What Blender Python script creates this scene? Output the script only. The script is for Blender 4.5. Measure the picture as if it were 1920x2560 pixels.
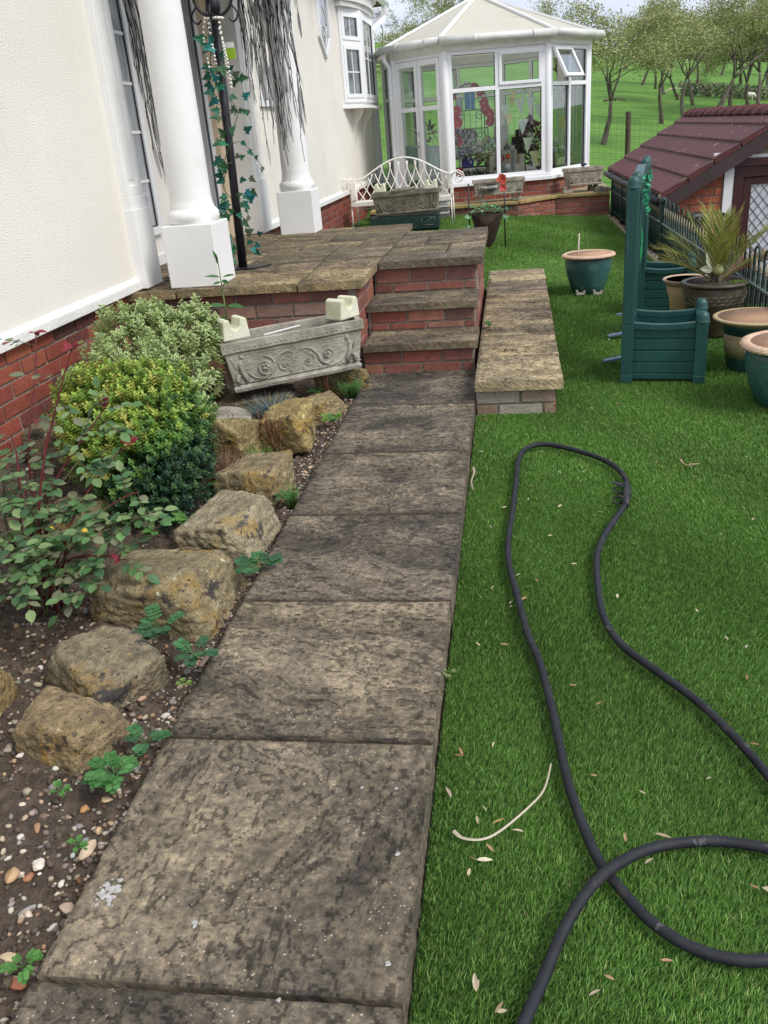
import bpy, bmesh, math, random
import numpy as np
from mathutils import Vector, Matrix, noise
R_=math.radians; PI=math.pi
random.seed(7); np.random.seed(7)
C=bpy.context.scene
for o in list(bpy.data.objects): bpy.data.objects.remove(o)
# ---------------------------------------------------------------- camera (height 1.27 m, 30 mm lens, pitched down 24 deg)
F,CX,CY,H=2120.0,960.0,1280.0,1.27
def _n(v): return v/np.linalg.norm(v)
_yc=_n(np.array([1272-CX,-(303-CY),-F])); _h=_n(np.array([1,.085,0.]))
_up=_n(np.cross(_h,_yc)); _up=_up if _up[1]>0 else -_up
_xc=_n(np.cross(_yc,_up)); RW=np.array([_xc,_yc,_up])
cam=bpy.data.cameras.new('camera'); co=bpy.data.objects.new('camera',cam); C.collection.objects.link(co)
cam.sensor_fit='AUTO'; cam.sensor_width=36; cam.lens=F/2560*36; cam.clip_start=.05; cam.clip_end=1500
M4=Matrix([list(RW[i])+[[0,0,H][i]] for i in range(3)]+[[0,0,0,1]]); co.matrix_world=M4
C.camera=co
def ray(px,py): return RW@np.array([px-CX,-(py-CY),-F])
def _pt(px,py,k,val):
    r=ray(px,py); o=np.array([0,0,H]); t=(val-o[k])/r[k]; return Vector(o+r*t)
def gx(px,py,x): return _pt(px,py,0,x)
def gy(px,py,y): return _pt(px,py,1,y)
def gz(px,py,z): return _pt(px,py,2,z)
# ---------------------------------------------------------------- sky, sun, exposure
SUN_EL,SUN_AZ=R_(48),R_(118)      # azimuth clockwise from +Y : light arrives from the right, slightly behind the viewer
w=bpy.data.worlds.new('World'); C.world=w; w.use_nodes=True
nt=w.node_tree; nt.nodes.clear(); N=nt.nodes.new; Lk=nt.links.new
out=N('ShaderNodeOutputWorld'); bg=N('ShaderNodeBackground'); bg2=N('ShaderNodeBackground')
sky=N('ShaderNodeTexSky'); sky.sky_type='NISHITA'; sky.sun_disc=False; sky.sun_elevation=SUN_EL; sky.sun_rotation=SUN_AZ; sky.air_density=1.2; sky.dust_density=2
bg.inputs[1].default_value=.10; Lk(sky.outputs[0],bg.inputs[0])
tc=N('ShaderNodeTexCoord'); mp=N('ShaderNodeMapping'); mp.inputs['Scale'].default_value=(1,1,3.2)
nz=N('ShaderNodeTexNoise'); nz.inputs['Scale'].default_value=2.6; nz.inputs['Detail'].default_value=7; nz.inputs['Roughness'].default_value=.55
rp=N('ShaderNodeValToRGB'); e=rp.color_ramp.elements; e[0].position=.32; e[0].color=(.50,.55,.70,1); e[1].position=.66; e[1].color=(.84,.87,.95,1)
Lk(tc.outputs['Generated'],mp.inputs[0]); Lk(mp.outputs[0],nz.inputs[0]); Lk(nz.outputs[0],rp.inputs[0]); Lk(rp.outputs[0],bg2.inputs[0]); bg2.inputs[1].default_value=.72
mx=N('ShaderNodeMixShader'); mx.inputs[0].default_value=.86; Lk(bg.outputs[0],mx.inputs[1]); Lk(bg2.outputs[0],mx.inputs[2]); Lk(mx.outputs[0],out.inputs[0])
sl=bpy.data.lights.new('sun','SUN'); sl.energy=1.5; sl.angle=R_(22); sl.color=(1,.965,.91)
so=bpy.data.objects.new('sun',sl); C.collection.objects.link(so)
sd=Vector((math.sin(SUN_AZ)*math.cos(SUN_EL),math.cos(SUN_AZ)*math.cos(SUN_EL),math.sin(SUN_EL)))
so.rotation_euler=sd.to_track_quat('Z','Y').to_euler()
C.view_settings.view_transform='Standard'; C.view_settings.look='None'; C.view_settings.gamma=1; C.view_settings.exposure=.90
# ---------------------------------------------------------------- materials
def pmat(name,cols,scale=8,detail=6,rough=.8,bump=0,bscale=60,attr=False,stretch=(1,1,1),dist=0,pos=None,spots=(),spec=.4,uv=False,metal=0,coat=0,bdet=5,nrough=.6,btype='noise',bdist=0,trans=0,bstretch=None,bgain=.02):
    m=bpy.data.materials.new(name); m.use_nodes=True; t=m.node_tree; b=t.nodes['Principled BSDF']; N=t.nodes.new; L=t.links.new
    tc=N('ShaderNodeTexCoord'); src=tc.outputs['UV' if uv else 'Object']
    def mapped(st):
        mp=N('ShaderNodeMapping'); mp.inputs['Scale'].default_value=st; L(src,mp.inputs[0]); return mp.outputs[0]
    co=mapped(stretch)
    if len(cols)==1 and not attr: b.inputs['Base Color'].default_value=(*cols[0],1); c=None
    else:
        n=N('ShaderNodeTexNoise'); n.inputs['Scale'].default_value=scale; n.inputs['Detail'].default_value=detail; n.inputs['Distortion'].default_value=dist; n.inputs['Roughness'].default_value=nrough
        L(co,n.inputs[0]); r=N('ShaderNodeValToRGB'); el=r.color_ramp.elements
        ps=pos or [.3+.4*i/max(1,len(cols)-1) for i in range(len(cols))]
        while len(el)<len(cols): el.new(.5)
        for i,cc in enumerate(cols): el[i].position=ps[i]; el[i].color=(*cc,1)
        if len(cols)==1: el[1].color=(*cols[0],1)
        L(n.outputs[0],r.inputs[0]); c=r.outputs[0]
    for (sc,scale2,th,wd,kind) in spots:
        if kind=='v': n=N('ShaderNodeTexVoronoi'); n.inputs['Scale'].default_value=scale2; n.inputs['Randomness'].default_value=1; o=n.outputs['Distance']
        else: n=N('ShaderNodeTexNoise'); n.inputs['Scale'].default_value=scale2; n.inputs['Detail'].default_value=6; n.inputs['Roughness'].default_value=.65; o=n.outputs[0]
        L(co if kind!='u' else src,n.inputs[0]); mr=N('ShaderNodeMapRange'); L(o,mr.inputs[0])
        mr.inputs[1].default_value=th; mr.inputs[2].default_value=th+wd; mr.inputs[3].default_value=0; mr.inputs[4].default_value=1
        mm=N('ShaderNodeMix'); mm.data_type='RGBA'; L(mr.outputs[0],mm.inputs[0]); L(c,mm.inputs[6]); mm.inputs[7].default_value=(*sc,1); c=mm.outputs[2]
    if attr:
        at=N('ShaderNodeAttribute'); at.attribute_name='Col'
        mm=N('ShaderNodeMix'); mm.data_type='RGBA'; mm.blend_type='MULTIPLY'; mm.inputs[0].default_value=1; L(c,mm.inputs[6]); L(at.outputs[0],mm.inputs[7]); c=mm.outputs[2]
    if c is not None: L(c,b.inputs['Base Color'])
    b.inputs['Roughness'].default_value=rough; b.inputs['Specular IOR Level'].default_value=spec; b.inputs['Metallic'].default_value=metal; b.inputs['Coat Weight'].default_value=coat
    if bump:
        if btype=='noise':
            n=N('ShaderNodeTexNoise'); n.inputs['Scale'].default_value=bscale; n.inputs['Detail'].default_value=bdet; n.inputs['Distortion'].default_value=bdist; n.inputs['Roughness'].default_value=.6; o=n.outputs[0]
        else:
            n=N('ShaderNodeTexVoronoi'); n.inputs['Scale'].default_value=bscale; o=n.outputs['Distance']
        L(mapped(bstretch) if bstretch else co,n.inputs[0]); bp=N('ShaderNodeBump'); bp.inputs['Strength'].default_value=bump; bp.inputs['Distance'].default_value=bgain; L(o,bp.inputs['Height']); L(bp.outputs[0],b.inputs['Normal'])
    if trans:
        tr=N('ShaderNodeBsdfTranslucent'); 
        if c is not None: L(c,tr.inputs[0])
        mxs=N('ShaderNodeMixShader'); mxs.inputs[0].default_value=trans; L(b.outputs[0],mxs.inputs[1]); L(tr.outputs[0],mxs.inputs[2]); L(mxs.outputs[0],t.nodes['Material Output'].inputs[0])
    return m
def slabmat(name,cols,sc,st):
    m=bpy.data.materials.new(name); m.use_nodes=True; t=m.node_tree; b=t.nodes['Principled BSDF']; N=t.nodes.new; L=t.links.new
    tc=N('ShaderNodeTexCoord')
    def mapped(s):
        mp=N('ShaderNodeMapping'); mp.inputs['Scale'].default_value=s; L(tc.outputs['UV'],mp.inputs[0]); return mp.outputs[0]
    def noi(v,scale,det,rough,dist=0):
        n=N('ShaderNodeTexNoise'); n.inputs['Scale'].default_value=scale; n.inputs['Detail'].default_value=det; n.inputs['Roughness'].default_value=rough; n.inputs['Distortion'].default_value=dist; L(v,n.inputs[0]); return n.outputs[0]
    def math_(op,a,b_=None,c=None):
        n=N('ShaderNodeMath'); n.operation=op
        for i,x in enumerate((a,b_,c)):
            if x is None: continue
            if hasattr(x,'is_linked'): L(x,n.inputs[i])
            else: n.inputs[i].default_value=x
        return n.outputs[0]
    def ramp(v,pc):
        r=N('ShaderNodeValToRGB'); el=r.color_ramp.elements
        while len(el)<len(pc): el.new(.5)
        for e,(p,c) in zip(el,pc): e.position=p; e.color=(*c,1)
        L(v,r.inputs[0]); return r.outputs[0]
    def mul(a,b_,f=1):
        mm=N('ShaderNodeMix'); mm.data_type='RGBA'; mm.blend_type='MULTIPLY'; mm.inputs[0].default_value=f; L(a,mm.inputs[6]); L(b_,mm.inputs[7]); return mm.outputs[2]
    A_=mapped(st); U=mapped((1,1,1))
    big=noi(A_,sc,10,.72,.35); blot=noi(U,1.7,8,.7,.2); grain=noi(U,55,6,.75); mid=noi(U,14,8,.7)
    rip=noi(mapped((st[0],st[1]*.5,1)),sc*.9,7,.62,.9)
    v=math_('ADD',math_('MULTIPLY',big,.5),math_('ADD',math_('MULTIPLY',blot,.28),math_('MULTIPLY',mid,.22)))
    c=ramp(v,[(.40,cols[0]),(.48,cols[1]),(.55,cols[2]),(.63,cols[3])])
    c=mul(c,ramp(grain,[(.34,(.42,.42,.42)),(.5,(1,1,1)),(.66,(1.8,1.72,1.58))]))
    step=math_('SNAP',rip,.055)
    edge=math_('ABSOLUTE',math_('SUBTRACT',math_('FRACT',math_('DIVIDE',rip,.055)),.5))   # .5 at the ledge lines
    c=mul(c,ramp(edge,[(.0,(1.06,1.05,1.03)),(.40,(1,1,1)),(.5,(.74,.73,.72))]))
    sp=N('ShaderNodeTexVoronoi'); sp.inputs['Scale'].default_value=85; L(U,sp.inputs[0]); sm=math_('MULTIPLY',math_('LESS_THAN',sp.outputs['Distance'],.16),math_('GREATER_THAN',noi(U,9,3,.6),.52))
    mm=N('ShaderNodeMix'); mm.data_type='RGBA'; L(math_('MULTIPLY',sm,.75),mm.inputs[0]); L(c,mm.inputs[6]); mm.inputs[7].default_value=(.40,.37,.31,1); c=mm.outputs[2]
    at=N('ShaderNodeAttribute'); at.attribute_name='Col'; c=mul(c,at.outputs[0]); L(c,b.inputs['Base Color']); b.inputs['Roughness'].default_value=.86; b.inputs['Specular IOR Level'].default_value=.35
    hgt=math_('ADD',math_('MULTIPLY',step,1.3),math_('ADD',math_('MULTIPLY',big,.5),math_('ADD',math_('MULTIPLY',grain,.10),math_('MULTIPLY',mid,.22))))
    bp=N('ShaderNodeBump'); bp.inputs['Strength'].default_value=.75; bp.inputs['Distance'].default_value=.022; L(hgt,bp.inputs['Height']); L(bp.outputs[0],b.inputs['Normal']); return m
def glassmat(name,tint=(.86,.93,.89),gl=.13,rough=.01):
    m=bpy.data.materials.new(name); m.use_nodes=True; t=m.node_tree; t.nodes.clear(); N=t.nodes.new; L=t.links.new
    o=N('ShaderNodeOutputMaterial'); a=N('ShaderNodeBsdfTransparent'); a.inputs[0].default_value=(*tint,1); g=N('ShaderNodeBsdfGlossy'); g.inputs['Roughness'].default_value=rough
    lw=N('ShaderNodeLayerWeight'); lw.inputs[0].default_value=.25; mr=N('ShaderNodeMapRange'); mr.inputs[3].default_value=gl; mr.inputs[4].default_value=.75; L(lw.outputs['Fresnel'],mr.inputs[0])
    mx=N('ShaderNodeMixShader'); L(mr.outputs[0],mx.inputs[0]); L(a.outputs[0],mx.inputs[1]); L(g.outputs[0],mx.inputs[2]); L(mx.outputs[0],o.inputs[0]); return m
W1=(1,1,1)
mt=dict(
 render=pmat('cream_render',[(.79,.75,.67),(.85,.815,.745)],1.5,5,.9,.55,150,spots=[((.62,.58,.50),1.1,.58,.25,'n'),((.44,.40,.34),58,.675,.03,'n')],bdet=2,bgain=.010,nrough=.5),
 trimp=pmat('painted_masonry',[(.74,.73,.69),(.82,.81,.77)],6,6,.8,.35,60,spots=[((.5,.49,.45),14,.63,.15,'n')]),
 white=pmat('white_paint',[(.78,.78,.76),(.84,.84,.83)],4,8,.48,.08,40,nrough=.65,spots=[((.60,.585,.54),2.2,.60,.22,'n'),((.45,.42,.36),30,.70,.05,'n')]),
 upvc=pmat('white_plastic',[(.80,.81,.82),(.85,.86,.87)],2,3,.3),
 dirtyw=pmat('weathered_white_plastic',[(.55,.55,.50),(.76,.76,.73)],5,6,.4),
 beige=pmat('beige_wood',[(.62,.48,.33),(.70,.56,.40)],6,4,.6,stretch=(1,1,.2)),
 rubber=pmat('black_seal',[(.02,.02,.025)],rough=.5),
 curtain=pmat('window_pane_with_net_curtain',[(.20,.22,.24),(.46,.48,.50)],7,3,.06,stretch=(.3,3,.25),spec=.9,coat=.8),
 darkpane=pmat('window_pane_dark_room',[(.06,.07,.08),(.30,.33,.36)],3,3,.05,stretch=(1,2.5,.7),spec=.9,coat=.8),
 brick=pmat('red_brick',[(.70,.70,.70),(1.05,1.03,1.0)],22,8,.85,.5,90,attr=True,spots=[((.55,.52,.48),30,.66,.12,'n'),((.35,.33,.33),9,.62,.2,'n')]),
 mortar=pmat('mortar',[(.24,.205,.17),(.42,.37,.30)],25,8,.95,.8,120),
 pave=slabmat('riven_stone_paving',[(.060,.050,.040),(.115,.098,.074),(.175,.148,.108),(.26,.222,.16)],3.4,(1,.45,1)),
 path=slabmat('riven_path_slabs',[(.045,.041,.037),(.090,.079,.064),(.155,.134,.103),(.26,.226,.172)],2.6,(1,.42,1)),
 cope=pmat('sandstone_coping',[(.23,.19,.115),(.38,.32,.20)],5,8,.85,.4,60,attr=True,spots=[((.12,.10,.075),6,.58,.15,'n')]),
 cast=pmat('cast_stone',[(.16,.145,.11),(.34,.315,.26),(.50,.475,.41)],7,9,.92,.9,85,nrough=.7,spots=[((.09,.085,.06),5,.60,.12,'n'),((.52,.51,.47),50,.66,.06,'n')],bgain=.008),
 castmoss=pmat('cast_stone_with_algae',[(.50,.54,.28),(.66,.65,.50),(.72,.71,.60)],7,6,.9,.5,90,spots=[((.30,.27,.20),22,.64,.08,'n')],bgain=.008),
 castwarm=pmat('warm_weathered_cast_stone',[(.20,.17,.125),(.36,.32,.26),(.48,.45,.39)],6,9,.92,.9,80,spots=[((.11,.09,.06),5,.58,.15,'n')],bgain=.008),
 castdark=pmat('dark_weathered_cast_stone',[(.09,.078,.055),(.18,.16,.12),(.27,.245,.19)],8,9,.92,.9,80,bgain=.008),
 turf=pmat('turf_backing',[(.035,.085,.016),(.060,.13,.025)],14,8,.95,.8,160,attr=False),
 blade=pmat('turf_blades',[(1,1,1)],rough=.55,attr=True,spec=.25,trans=.2),
 leaf=pmat('leaves',[(1,1,1)],rough=.5,attr=True,spec=.35,trans=.25),
 gloss=pmat('coloured_plastic',[(1,1,1)],rough=.45,attr=True),
 fabric=pmat('coloured_cloth',[(.85,.85,.85),(1,1,1)],20,5,.9,.3,80,attr=True),
 soil=pmat('garden_soil',[(.042,.030,.022),(.105,.078,.057),(.17,.132,.10)],28,10,.97,1.0,60,nrough=.7,bgain=.03),
 stone=pmat('pebbles',[(.75,.75,.75),(1.1,1.1,1.1)],40,4,.7,.3,120,attr=True,bgain=.004),
 rock=pmat('sandstone_rock',[(.075,.066,.050),(.18,.155,.105),(.30,.26,.175),(.42,.38,.28)],16,14,.93,1.0,60,attr=True,pos=[.34,.45,.56,.68],nrough=.82,spots=[((.30,.205,.06),5.5,.55,.12,'n'),((.060,.056,.054),9,.585,.05,'n'),((.56,.55,.49),30,.655,.015,'n'),((.045,.042,.038),85,.60,.03,'n'),((.50,.33,.12),60,.66,.03,'n')],bgain=.018,bdet=12),
 hose=pmat('black_rubber_hose',[(.011,.012,.016),(.024,.025,.032)],30,5,.62,.3,150,spec=.3,spots=[((.10,.10,.10),28,.64,.06,'n'),((.07,.062,.05),6,.60,.12,'n')],bgain=.003),
 greenp=pmat('dark_green_plastic',[(.009,.055,.050),(.018,.085,.075)],3,8,.42,.15,60,stretch=(3,3,1),spec=.45,bgain=.002,nrough=.7,spots=[((.055,.11,.095),12,.63,.12,'n')]),
 greend=pmat('black_green_paint',[(.012,.030,.026),(.022,.050,.042)],20,5,.4),
 railtop=pmat('grey_green_rail',[(.09,.13,.11),(.15,.19,.165)],30,5,.5),
 teal=pmat('teal_glaze',[(.022,.080,.080),(.055,.15,.14)],5,9,.30,.15,30,spec=.5,stretch=(1,1,.7),nrough=.7,spots=[((.10,.19,.17),9,.56,.15,'n'),((.16,.15,.11),26,.66,.06,'n')]),
 terra=pmat('terracotta_rim',[(.52,.34,.22),(.68,.50,.36)],10,6,.7,.4,60),
 terrain=pmat('pot_inside',[(.36,.20,.12),(.52,.33,.2)],6,6,.8,.2,50),
 tan=pmat('tan_glaze',[(.42,.30,.15),(.56,.42,.23)],7,6,.4,.2,40),
 bronze=pmat('brown_glaze',[(.045,.035,.022),(.11,.085,.045)],7,7,.35,.3,40,spec=.5),
 metalw=pmat('cream_metal_paint',[(.80,.76,.68),(.84,.82,.77)],9,6,.5,.2,60,spots=[((.55,.27,.10),7,.62,.1,'n')]),
 black=pmat('black_metal',[(.012,.010,.014),(.025,.022,.028)],20,4,.38),
 wicker=pmat('dark_wicker',[(.030,.017,.012),(.085,.05,.035)],40,5,.7,.8,90,stretch=(.4,.4,3)),
 tile=pmat('purple_brown_roof_tiles',[(.075,.018,.018),(.125,.036,.033)],10,7,.6,.3,60,attr=True,spots=[((.40,.25,.22),9,.64,.03,'n')],stretch=(1,1,1)),
 barge=pmat('dark_purple_wood',[(.042,.026,.027),(.065,.040,.041)],6,6,.7,.12,50),
 doorw=pmat('dark_red_door_paint',[(.040,.011,.012),(.062,.018,.018)],6,5,.35),
 poly=pmat('polycarbonate_roof',[(.80,.74,.60),(.86,.82,.71)],3,7,.35,trans=.38,spots=[((.45,.38,.27),4,.62,.2,'n')]),
 wood=pmat('rough_timber',[(.07,.05,.035),(.15,.11,.08)],12,7,.9,.6,60,stretch=(1,1,.2)),
 bark=pmat('bark',[(.055,.045,.035),(.13,.108,.085),(.17,.15,.12)],14,8,.95,.8,40,stretch=(1,1,.3),bgain=.03),
 field=pmat('meadow_grass',[(.055,.150,.014),(.095,.215,.022),(.14,.27,.042)],.35,12,.95,.5,3,nrough=.72,spots=[((.16,.17,.06),.5,.62,.12,'n'),((.035,.085,.012),1.7,.62,.10,'n'),((.17,.25,.06),9,.66,.1,'n')],bgain=.2),
 yard=pmat('grey_yard_paving',[(.16,.165,.18),(.26,.265,.28)],3,7,.8,.2,60),
 pearl=pmat('pearl_beads',[(.74,.71,.62)],rough=.22,spec=.7,coat=.5),
 chrome=pmat('steel',[(.5,.5,.5)],rough=.3,metal=1),
 card=pmat('cardboard',[(.36,.25,.14),(.44,.32,.19)],6,4,.85),
 straw=pmat('dry_stalk',[(.42,.37,.27),(.60,.55,.43)],30,5,.8,stretch=(1,1,1)),
 brass=pmat('faded_brass_paint',[(.34,.30,.20)],rough=.5),
 glass=glassmat('clear_glass',(.955,.985,.97),.025), skyglass=glassmat('pale_glass',(.9,.95,.95),.35,.05),
)
# ---------------------------------------------------------------- mesh builder
class MB:
    def __init__(s,org=(0,0,0)): s.o=Vector(org); s.v=[]; s.f=[]; s.c=[]; s.s=[]; s.uv={}
    def add(s,vs,fs,col=W1,sm=False):
        n=len(s.v); s.v+= [tuple(x) for x in vs]
        for f in fs: s.f.append(tuple(i+n for i in f)); s.c.append(col); s.s.append(sm)
        return s
    def obox(s,c,ax,ay,az,col=W1):
        c=Vector(c);ax=Vector(ax);ay=Vector(ay);az=Vector(az)
        vs=[c+ax*i+ay*j+az*k for i in(-1,1) for j in(-1,1) for k in(-1,1)]
        if ax.cross(ay).dot(az)<0: fs=[(0,2,3,1),(4,5,7,6),(0,1,5,4),(2,6,7,3),(0,4,6,2),(1,3,7,5)]
        else: fs=[(0,1,3,2),(4,6,7,5),(0,4,5,1),(2,3,7,6),(0,2,6,4),(1,5,7,3)]
        return s.add(vs,fs,col)
    def box(s,x0,x1,y0,y1,z0,z1,col=W1): return s.obox(((x0+x1)/2,(y0+y1)/2,(z0+z1)/2),((x1-x0)/2,0,0),(0,(y1-y0)/2,0),(0,0,(z1-z0)/2),col)
    def bar(s,p,q,w,h,up=(0,0,1),col=W1):
        p=Vector(p);q=Vector(q);d=q-p;L=d.length
        if L<1e-6: return s
        d/=L;sd=d.cross(Vector(up))
        if sd.length<1e-4: sd=d.cross(Vector((1,0,0)))
        sd.normalize();u=sd.cross(d); return s.obox((p+q)/2,d*L/2,sd*w/2,u*h/2,col)
    def tube(s,pts,r,n=8,col=W1,cap=True,sm=True):
        pts=[Vector(p) for p in pts]; m=len(pts)
        if m<2: return s
        rs=r if hasattr(r,'__len__') else [r]*m
        vs=[];pu=None
        for i,p in enumerate(pts):
            d=(pts[min(i+1,m-1)]-pts[max(i-1,0)])
            if d.length<1e-9: d=Vector((0,0,1))
            d.normalize()
            if pu is None: pu=d.orthogonal().normalized()
            u=pu-d*pu.dot(d)
            if u.length<1e-5: u=d.orthogonal()
            u.normalize();pu=u;w=d.cross(u)
            for k in range(n):
                a=2*PI*k/n; vs.append(p+(u*math.cos(a)+w*math.sin(a))*rs[i])
        fs=[(i*n+k,i*n+(k+1)%n,(i+1)*n+(k+1)%n,(i+1)*n+k) for i in range(m-1) for k in range(n)]
        if cap: fs+=[tuple(reversed(range(n))),tuple(range((m-1)*n,m*n))]
        return s.add(vs,fs,col,sm)
    def lathe(s,prof,c=(0,0,0),n=32,col=W1,sm=True,wob=0,sx=1):
        c=Vector(c);vs=[];m=len(prof)
        for (r,z) in prof:
            for k in range(n):
                a=2*PI*k/n; rr=r*(1+wob*math.sin(3*a+z*9)); vs.append((c.x+rr*math.cos(a)*sx,c.y+rr*math.sin(a),c.z+z))
        fs=[(i*n+k,i*n+(k+1)%n,(i+1)*n+(k+1)%n,(i+1)*n+k) for i in range(m-1) for k in range(n)]
        if prof[0][0]>1e-4: fs.append(tuple(reversed(range(n))))
        if prof[-1][0]>1e-4: fs.append(tuple(range((m-1)*n,m*n)))
        return s.add(vs,fs,col,sm)
    def ball(s,c,r,n=10,col=W1,sz=1):
        k=max(4,n//2); return s.lathe([(max(1e-5,r*math.sin(PI*i/k)),-r*sz*math.cos(PI*i/k)) for i in range(k+1)],c,n,col)
    def prism(s,poly,axis_o,ax,ay,az,d,col=W1):
        o=Vector(axis_o);ax=Vector(ax);ay=Vector(ay);az=Vector(az);n=len(poly)
        vs=[o+ax*a+ay*b for a,b in poly]+[o+ax*a+ay*b+az*d for a,b in poly]
        fs=[tuple(range(n)),tuple(reversed(range(n,2*n)))]+[(i,i+n,(i+1)%n+n,(i+1)%n) for i in range(n)]
        return s.add(vs,fs,col)
    def leaf(s,p,d,nrm,L,w,col=W1,fold=.25,shape=((0,.0),(.25,.42),(.55,.5),(.85,.25),(1,0))):
        p=Vector(p);d=Vector(d).normalized();n=Vector(nrm);n=n-d*n.dot(d)
        if n.length<1e-4:n=d.orthogonal()
        n.normalize();sd=d.cross(n); vs=[];m=len(shape)
        mid=[p+d*(a*L)-n*(.12*L*a*a) for a,_ in shape]
        lf=[mid[i]+sd*(shape[i][1]*w)+n*(fold*shape[i][1]*w) for i in range(m)]; rt=[mid[i]-sd*(shape[i][1]*w)+n*(fold*shape[i][1]*w) for i in range(m)]
        vs=mid+lf[1:-1]+rt[1:-1]; a=m; b=m+m-2; fs=[]
        fs.append((0,1,a));fs.append((0,b,1))
        for i in range(1,m-2): fs.append((i,i+1,a+i,a+i-1)); fs.append((i,b+i-1,b+i,i+1))
        fs.append((m-2,m-1,a+m-3));fs.append((m-2,b+m-3,m-1))
        return s.add(vs,fs,col)
    def build(s,name,mat,parent=None,bevel=0,uvf=None,rem=False):
        me=bpy.data.meshes.new(name); ox,oy,oz=s.o
        V=np.array(s.v,dtype=np.float32).reshape(-1,3)-np.array([ox,oy,oz],dtype=np.float32)
        me.from_pydata(V.tolist(),[],s.f); me.materials.append(mt[mat] if isinstance(mat,str) else mat)
        if s.s: me.polygons.foreach_set('use_smooth',s.s)
        if any(c!=W1 for c in s.c) or mt_needs(mat):
            ca=me.color_attributes.new('Col','FLOAT_COLOR','CORNER'); cnt=[len(f) for f in s.f]
            arr=np.repeat(np.array([(*c[:3],1) for c in s.c],dtype=np.float32),cnt,axis=0); ca.data.foreach_set('color',arr.ravel())
        if uvf:
            uvl=me.uv_layers.new(name='UVMap'); k=0; buf=[]
            for fi,f in enumerate(s.f):
                for i in f: buf+=list(uvf(fi,s.v[i]))
            uvl.data.foreach_set('uv',buf)
        me.update(); o=bpy.data.objects.new(name,me); C.collection.objects.link(o)
        if parent: o.parent=parent
        else: o.location=s.o
        if bevel:
            bv=o.modifiers.new('bevel','BEVEL'); bv.width=bevel; bv.segments=2; bv.limit_method='ANGLE'; bv.angle_limit=R_(40)
        return o
def mt_needs(mat): return isinstance(mat,str) and mat in('brick','pave','path','cope','blade','leaf','gloss','fabric','stone','rock','tile')
def tag(o,label=None,cat=None,group=None,kind=None):
    if label:o['label']=label
    if cat:o['category']=cat
    if group:o['group']=group
    if kind:o['kind']=kind
    return o
def thing(name,loc,label,cat,group=None):
    o=bpy.data.objects.new(name,None); o.empty_display_size=.1; C.collection.objects.link(o); o.location=loc; return tag(o,label,cat,group)
def copytree(r,loc,rz=None,label=None,scale=None):
    c=r.copy(); C.collection.objects.link(c); c.location=loc
    if rz is not None:c.rotation_euler=(0,0,rz)
    if scale:c.scale=scale
    if label:c['label']=label
    for ch in [o for o in bpy.data.objects if o.parent==r]:
        d=ch.copy(); C.collection.objects.link(d); d.parent=c
        for g in [o for o in bpy.data.objects if o.parent==ch]:
            k=g.copy(); C.collection.objects.link(k); k.parent=d
    return c
def rnd(a,b): return random.uniform(a,b)
def jit(c,a=.15):
    k=1+rnd(-a,a); return tuple(max(0,x*k*(1+rnd(-a/3,a/3))) for x in c)
def spl(pts,n=8):
    pts=[Vector(p) for p in pts];o=[];m=len(pts)
    for i in range(m-1):
        p0,p1,p2,p3=pts[max(i-1,0)],pts[i],pts[i+1],pts[min(i+2,m-1)]
        for k in range(n):
            t=k/n;o.append(.5*((2*p1)+(p2-p0)*t+(2*p0-5*p1+4*p2-p3)*t*t+(3*p1-3*p2+p3-p0)*t**3))
    o.append(pts[-1]);return o
def ss(t): t=min(1,max(0,t)); return t*t*(3-2*t)
BR=[(.33,.115,.080),(.37,.135,.095),(.29,.105,.075),(.24,.105,.08),(.19,.095,.085),(.42,.19,.13)]
BW=[(.29,.125,.095),(.22,.11,.095),(.34,.145,.105),(.175,.095,.09),(.37,.23,.18),(.27,.10,.075)]
def brickwall(org,o,u,nrm,L,z0,z1,name,parent,pal=BR,bl=.225,bh=.075,thick=.1,cut=None,top=True):
    """bricks laid in stretcher bond on a vertical plane; o=start point (z ignored), u=direction, nrm=outward"""
    m=MB(org); b=MB(org); u=Vector(u).normalized(); n=Vector(nrm).normalized(); o=Vector((o[0],o[1],0)); rows=int(math.ceil((z1-z0)/bh)); z=z1
    for r in range(rows):
        zt=z1-r*bh; zb=max(z0,zt-bh); x=-(bl/2 if r%2 else 0)
        while x<L:
            a=max(0,x)+.005; e=min(L,x+bl)-.006; x+=bl
            if e-a<.02 or zt-zb<.02: continue
            if cut and not cut((a+e)/2,(zt+zb)/2,a,e,zb,zt): continue
            pr=rnd(-.0025,.0025); a+=rnd(0,.002); e-=rnd(0,.003)
            c=o+u*(a+e)/2+n*(-.04+pr)+Vector((0,0,(zt+zb)/2+rnd(-.001,.001)))
            m.obox(c,u*(e-a)/2,n*.04,Vector((0,0,(zt-zb)/2-.0062)),jit(random.choice(pal),.18))
    ob=m.build(name,'brick',parent,bevel=.003)
    return ob
def backing(m,o,u,nrm,L,z0,z1,thick=.1,inset=.008):
    u=Vector(u).normalized(); n=Vector(nrm).normalized(); o=Vector((o[0],o[1],0))
    m.obox(o+u*L/2-n*(inset+thick/2)+Vector((0,0,(z0+z1)/2)),u*(L/2),n*thick/2,Vector((0,0,(z1-z0)/2)))
def lawnz(x,y): return -.07+.18*ss((y-8.6)/(12.4-8.6))*ss((1.25-x)/2.0)
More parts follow.
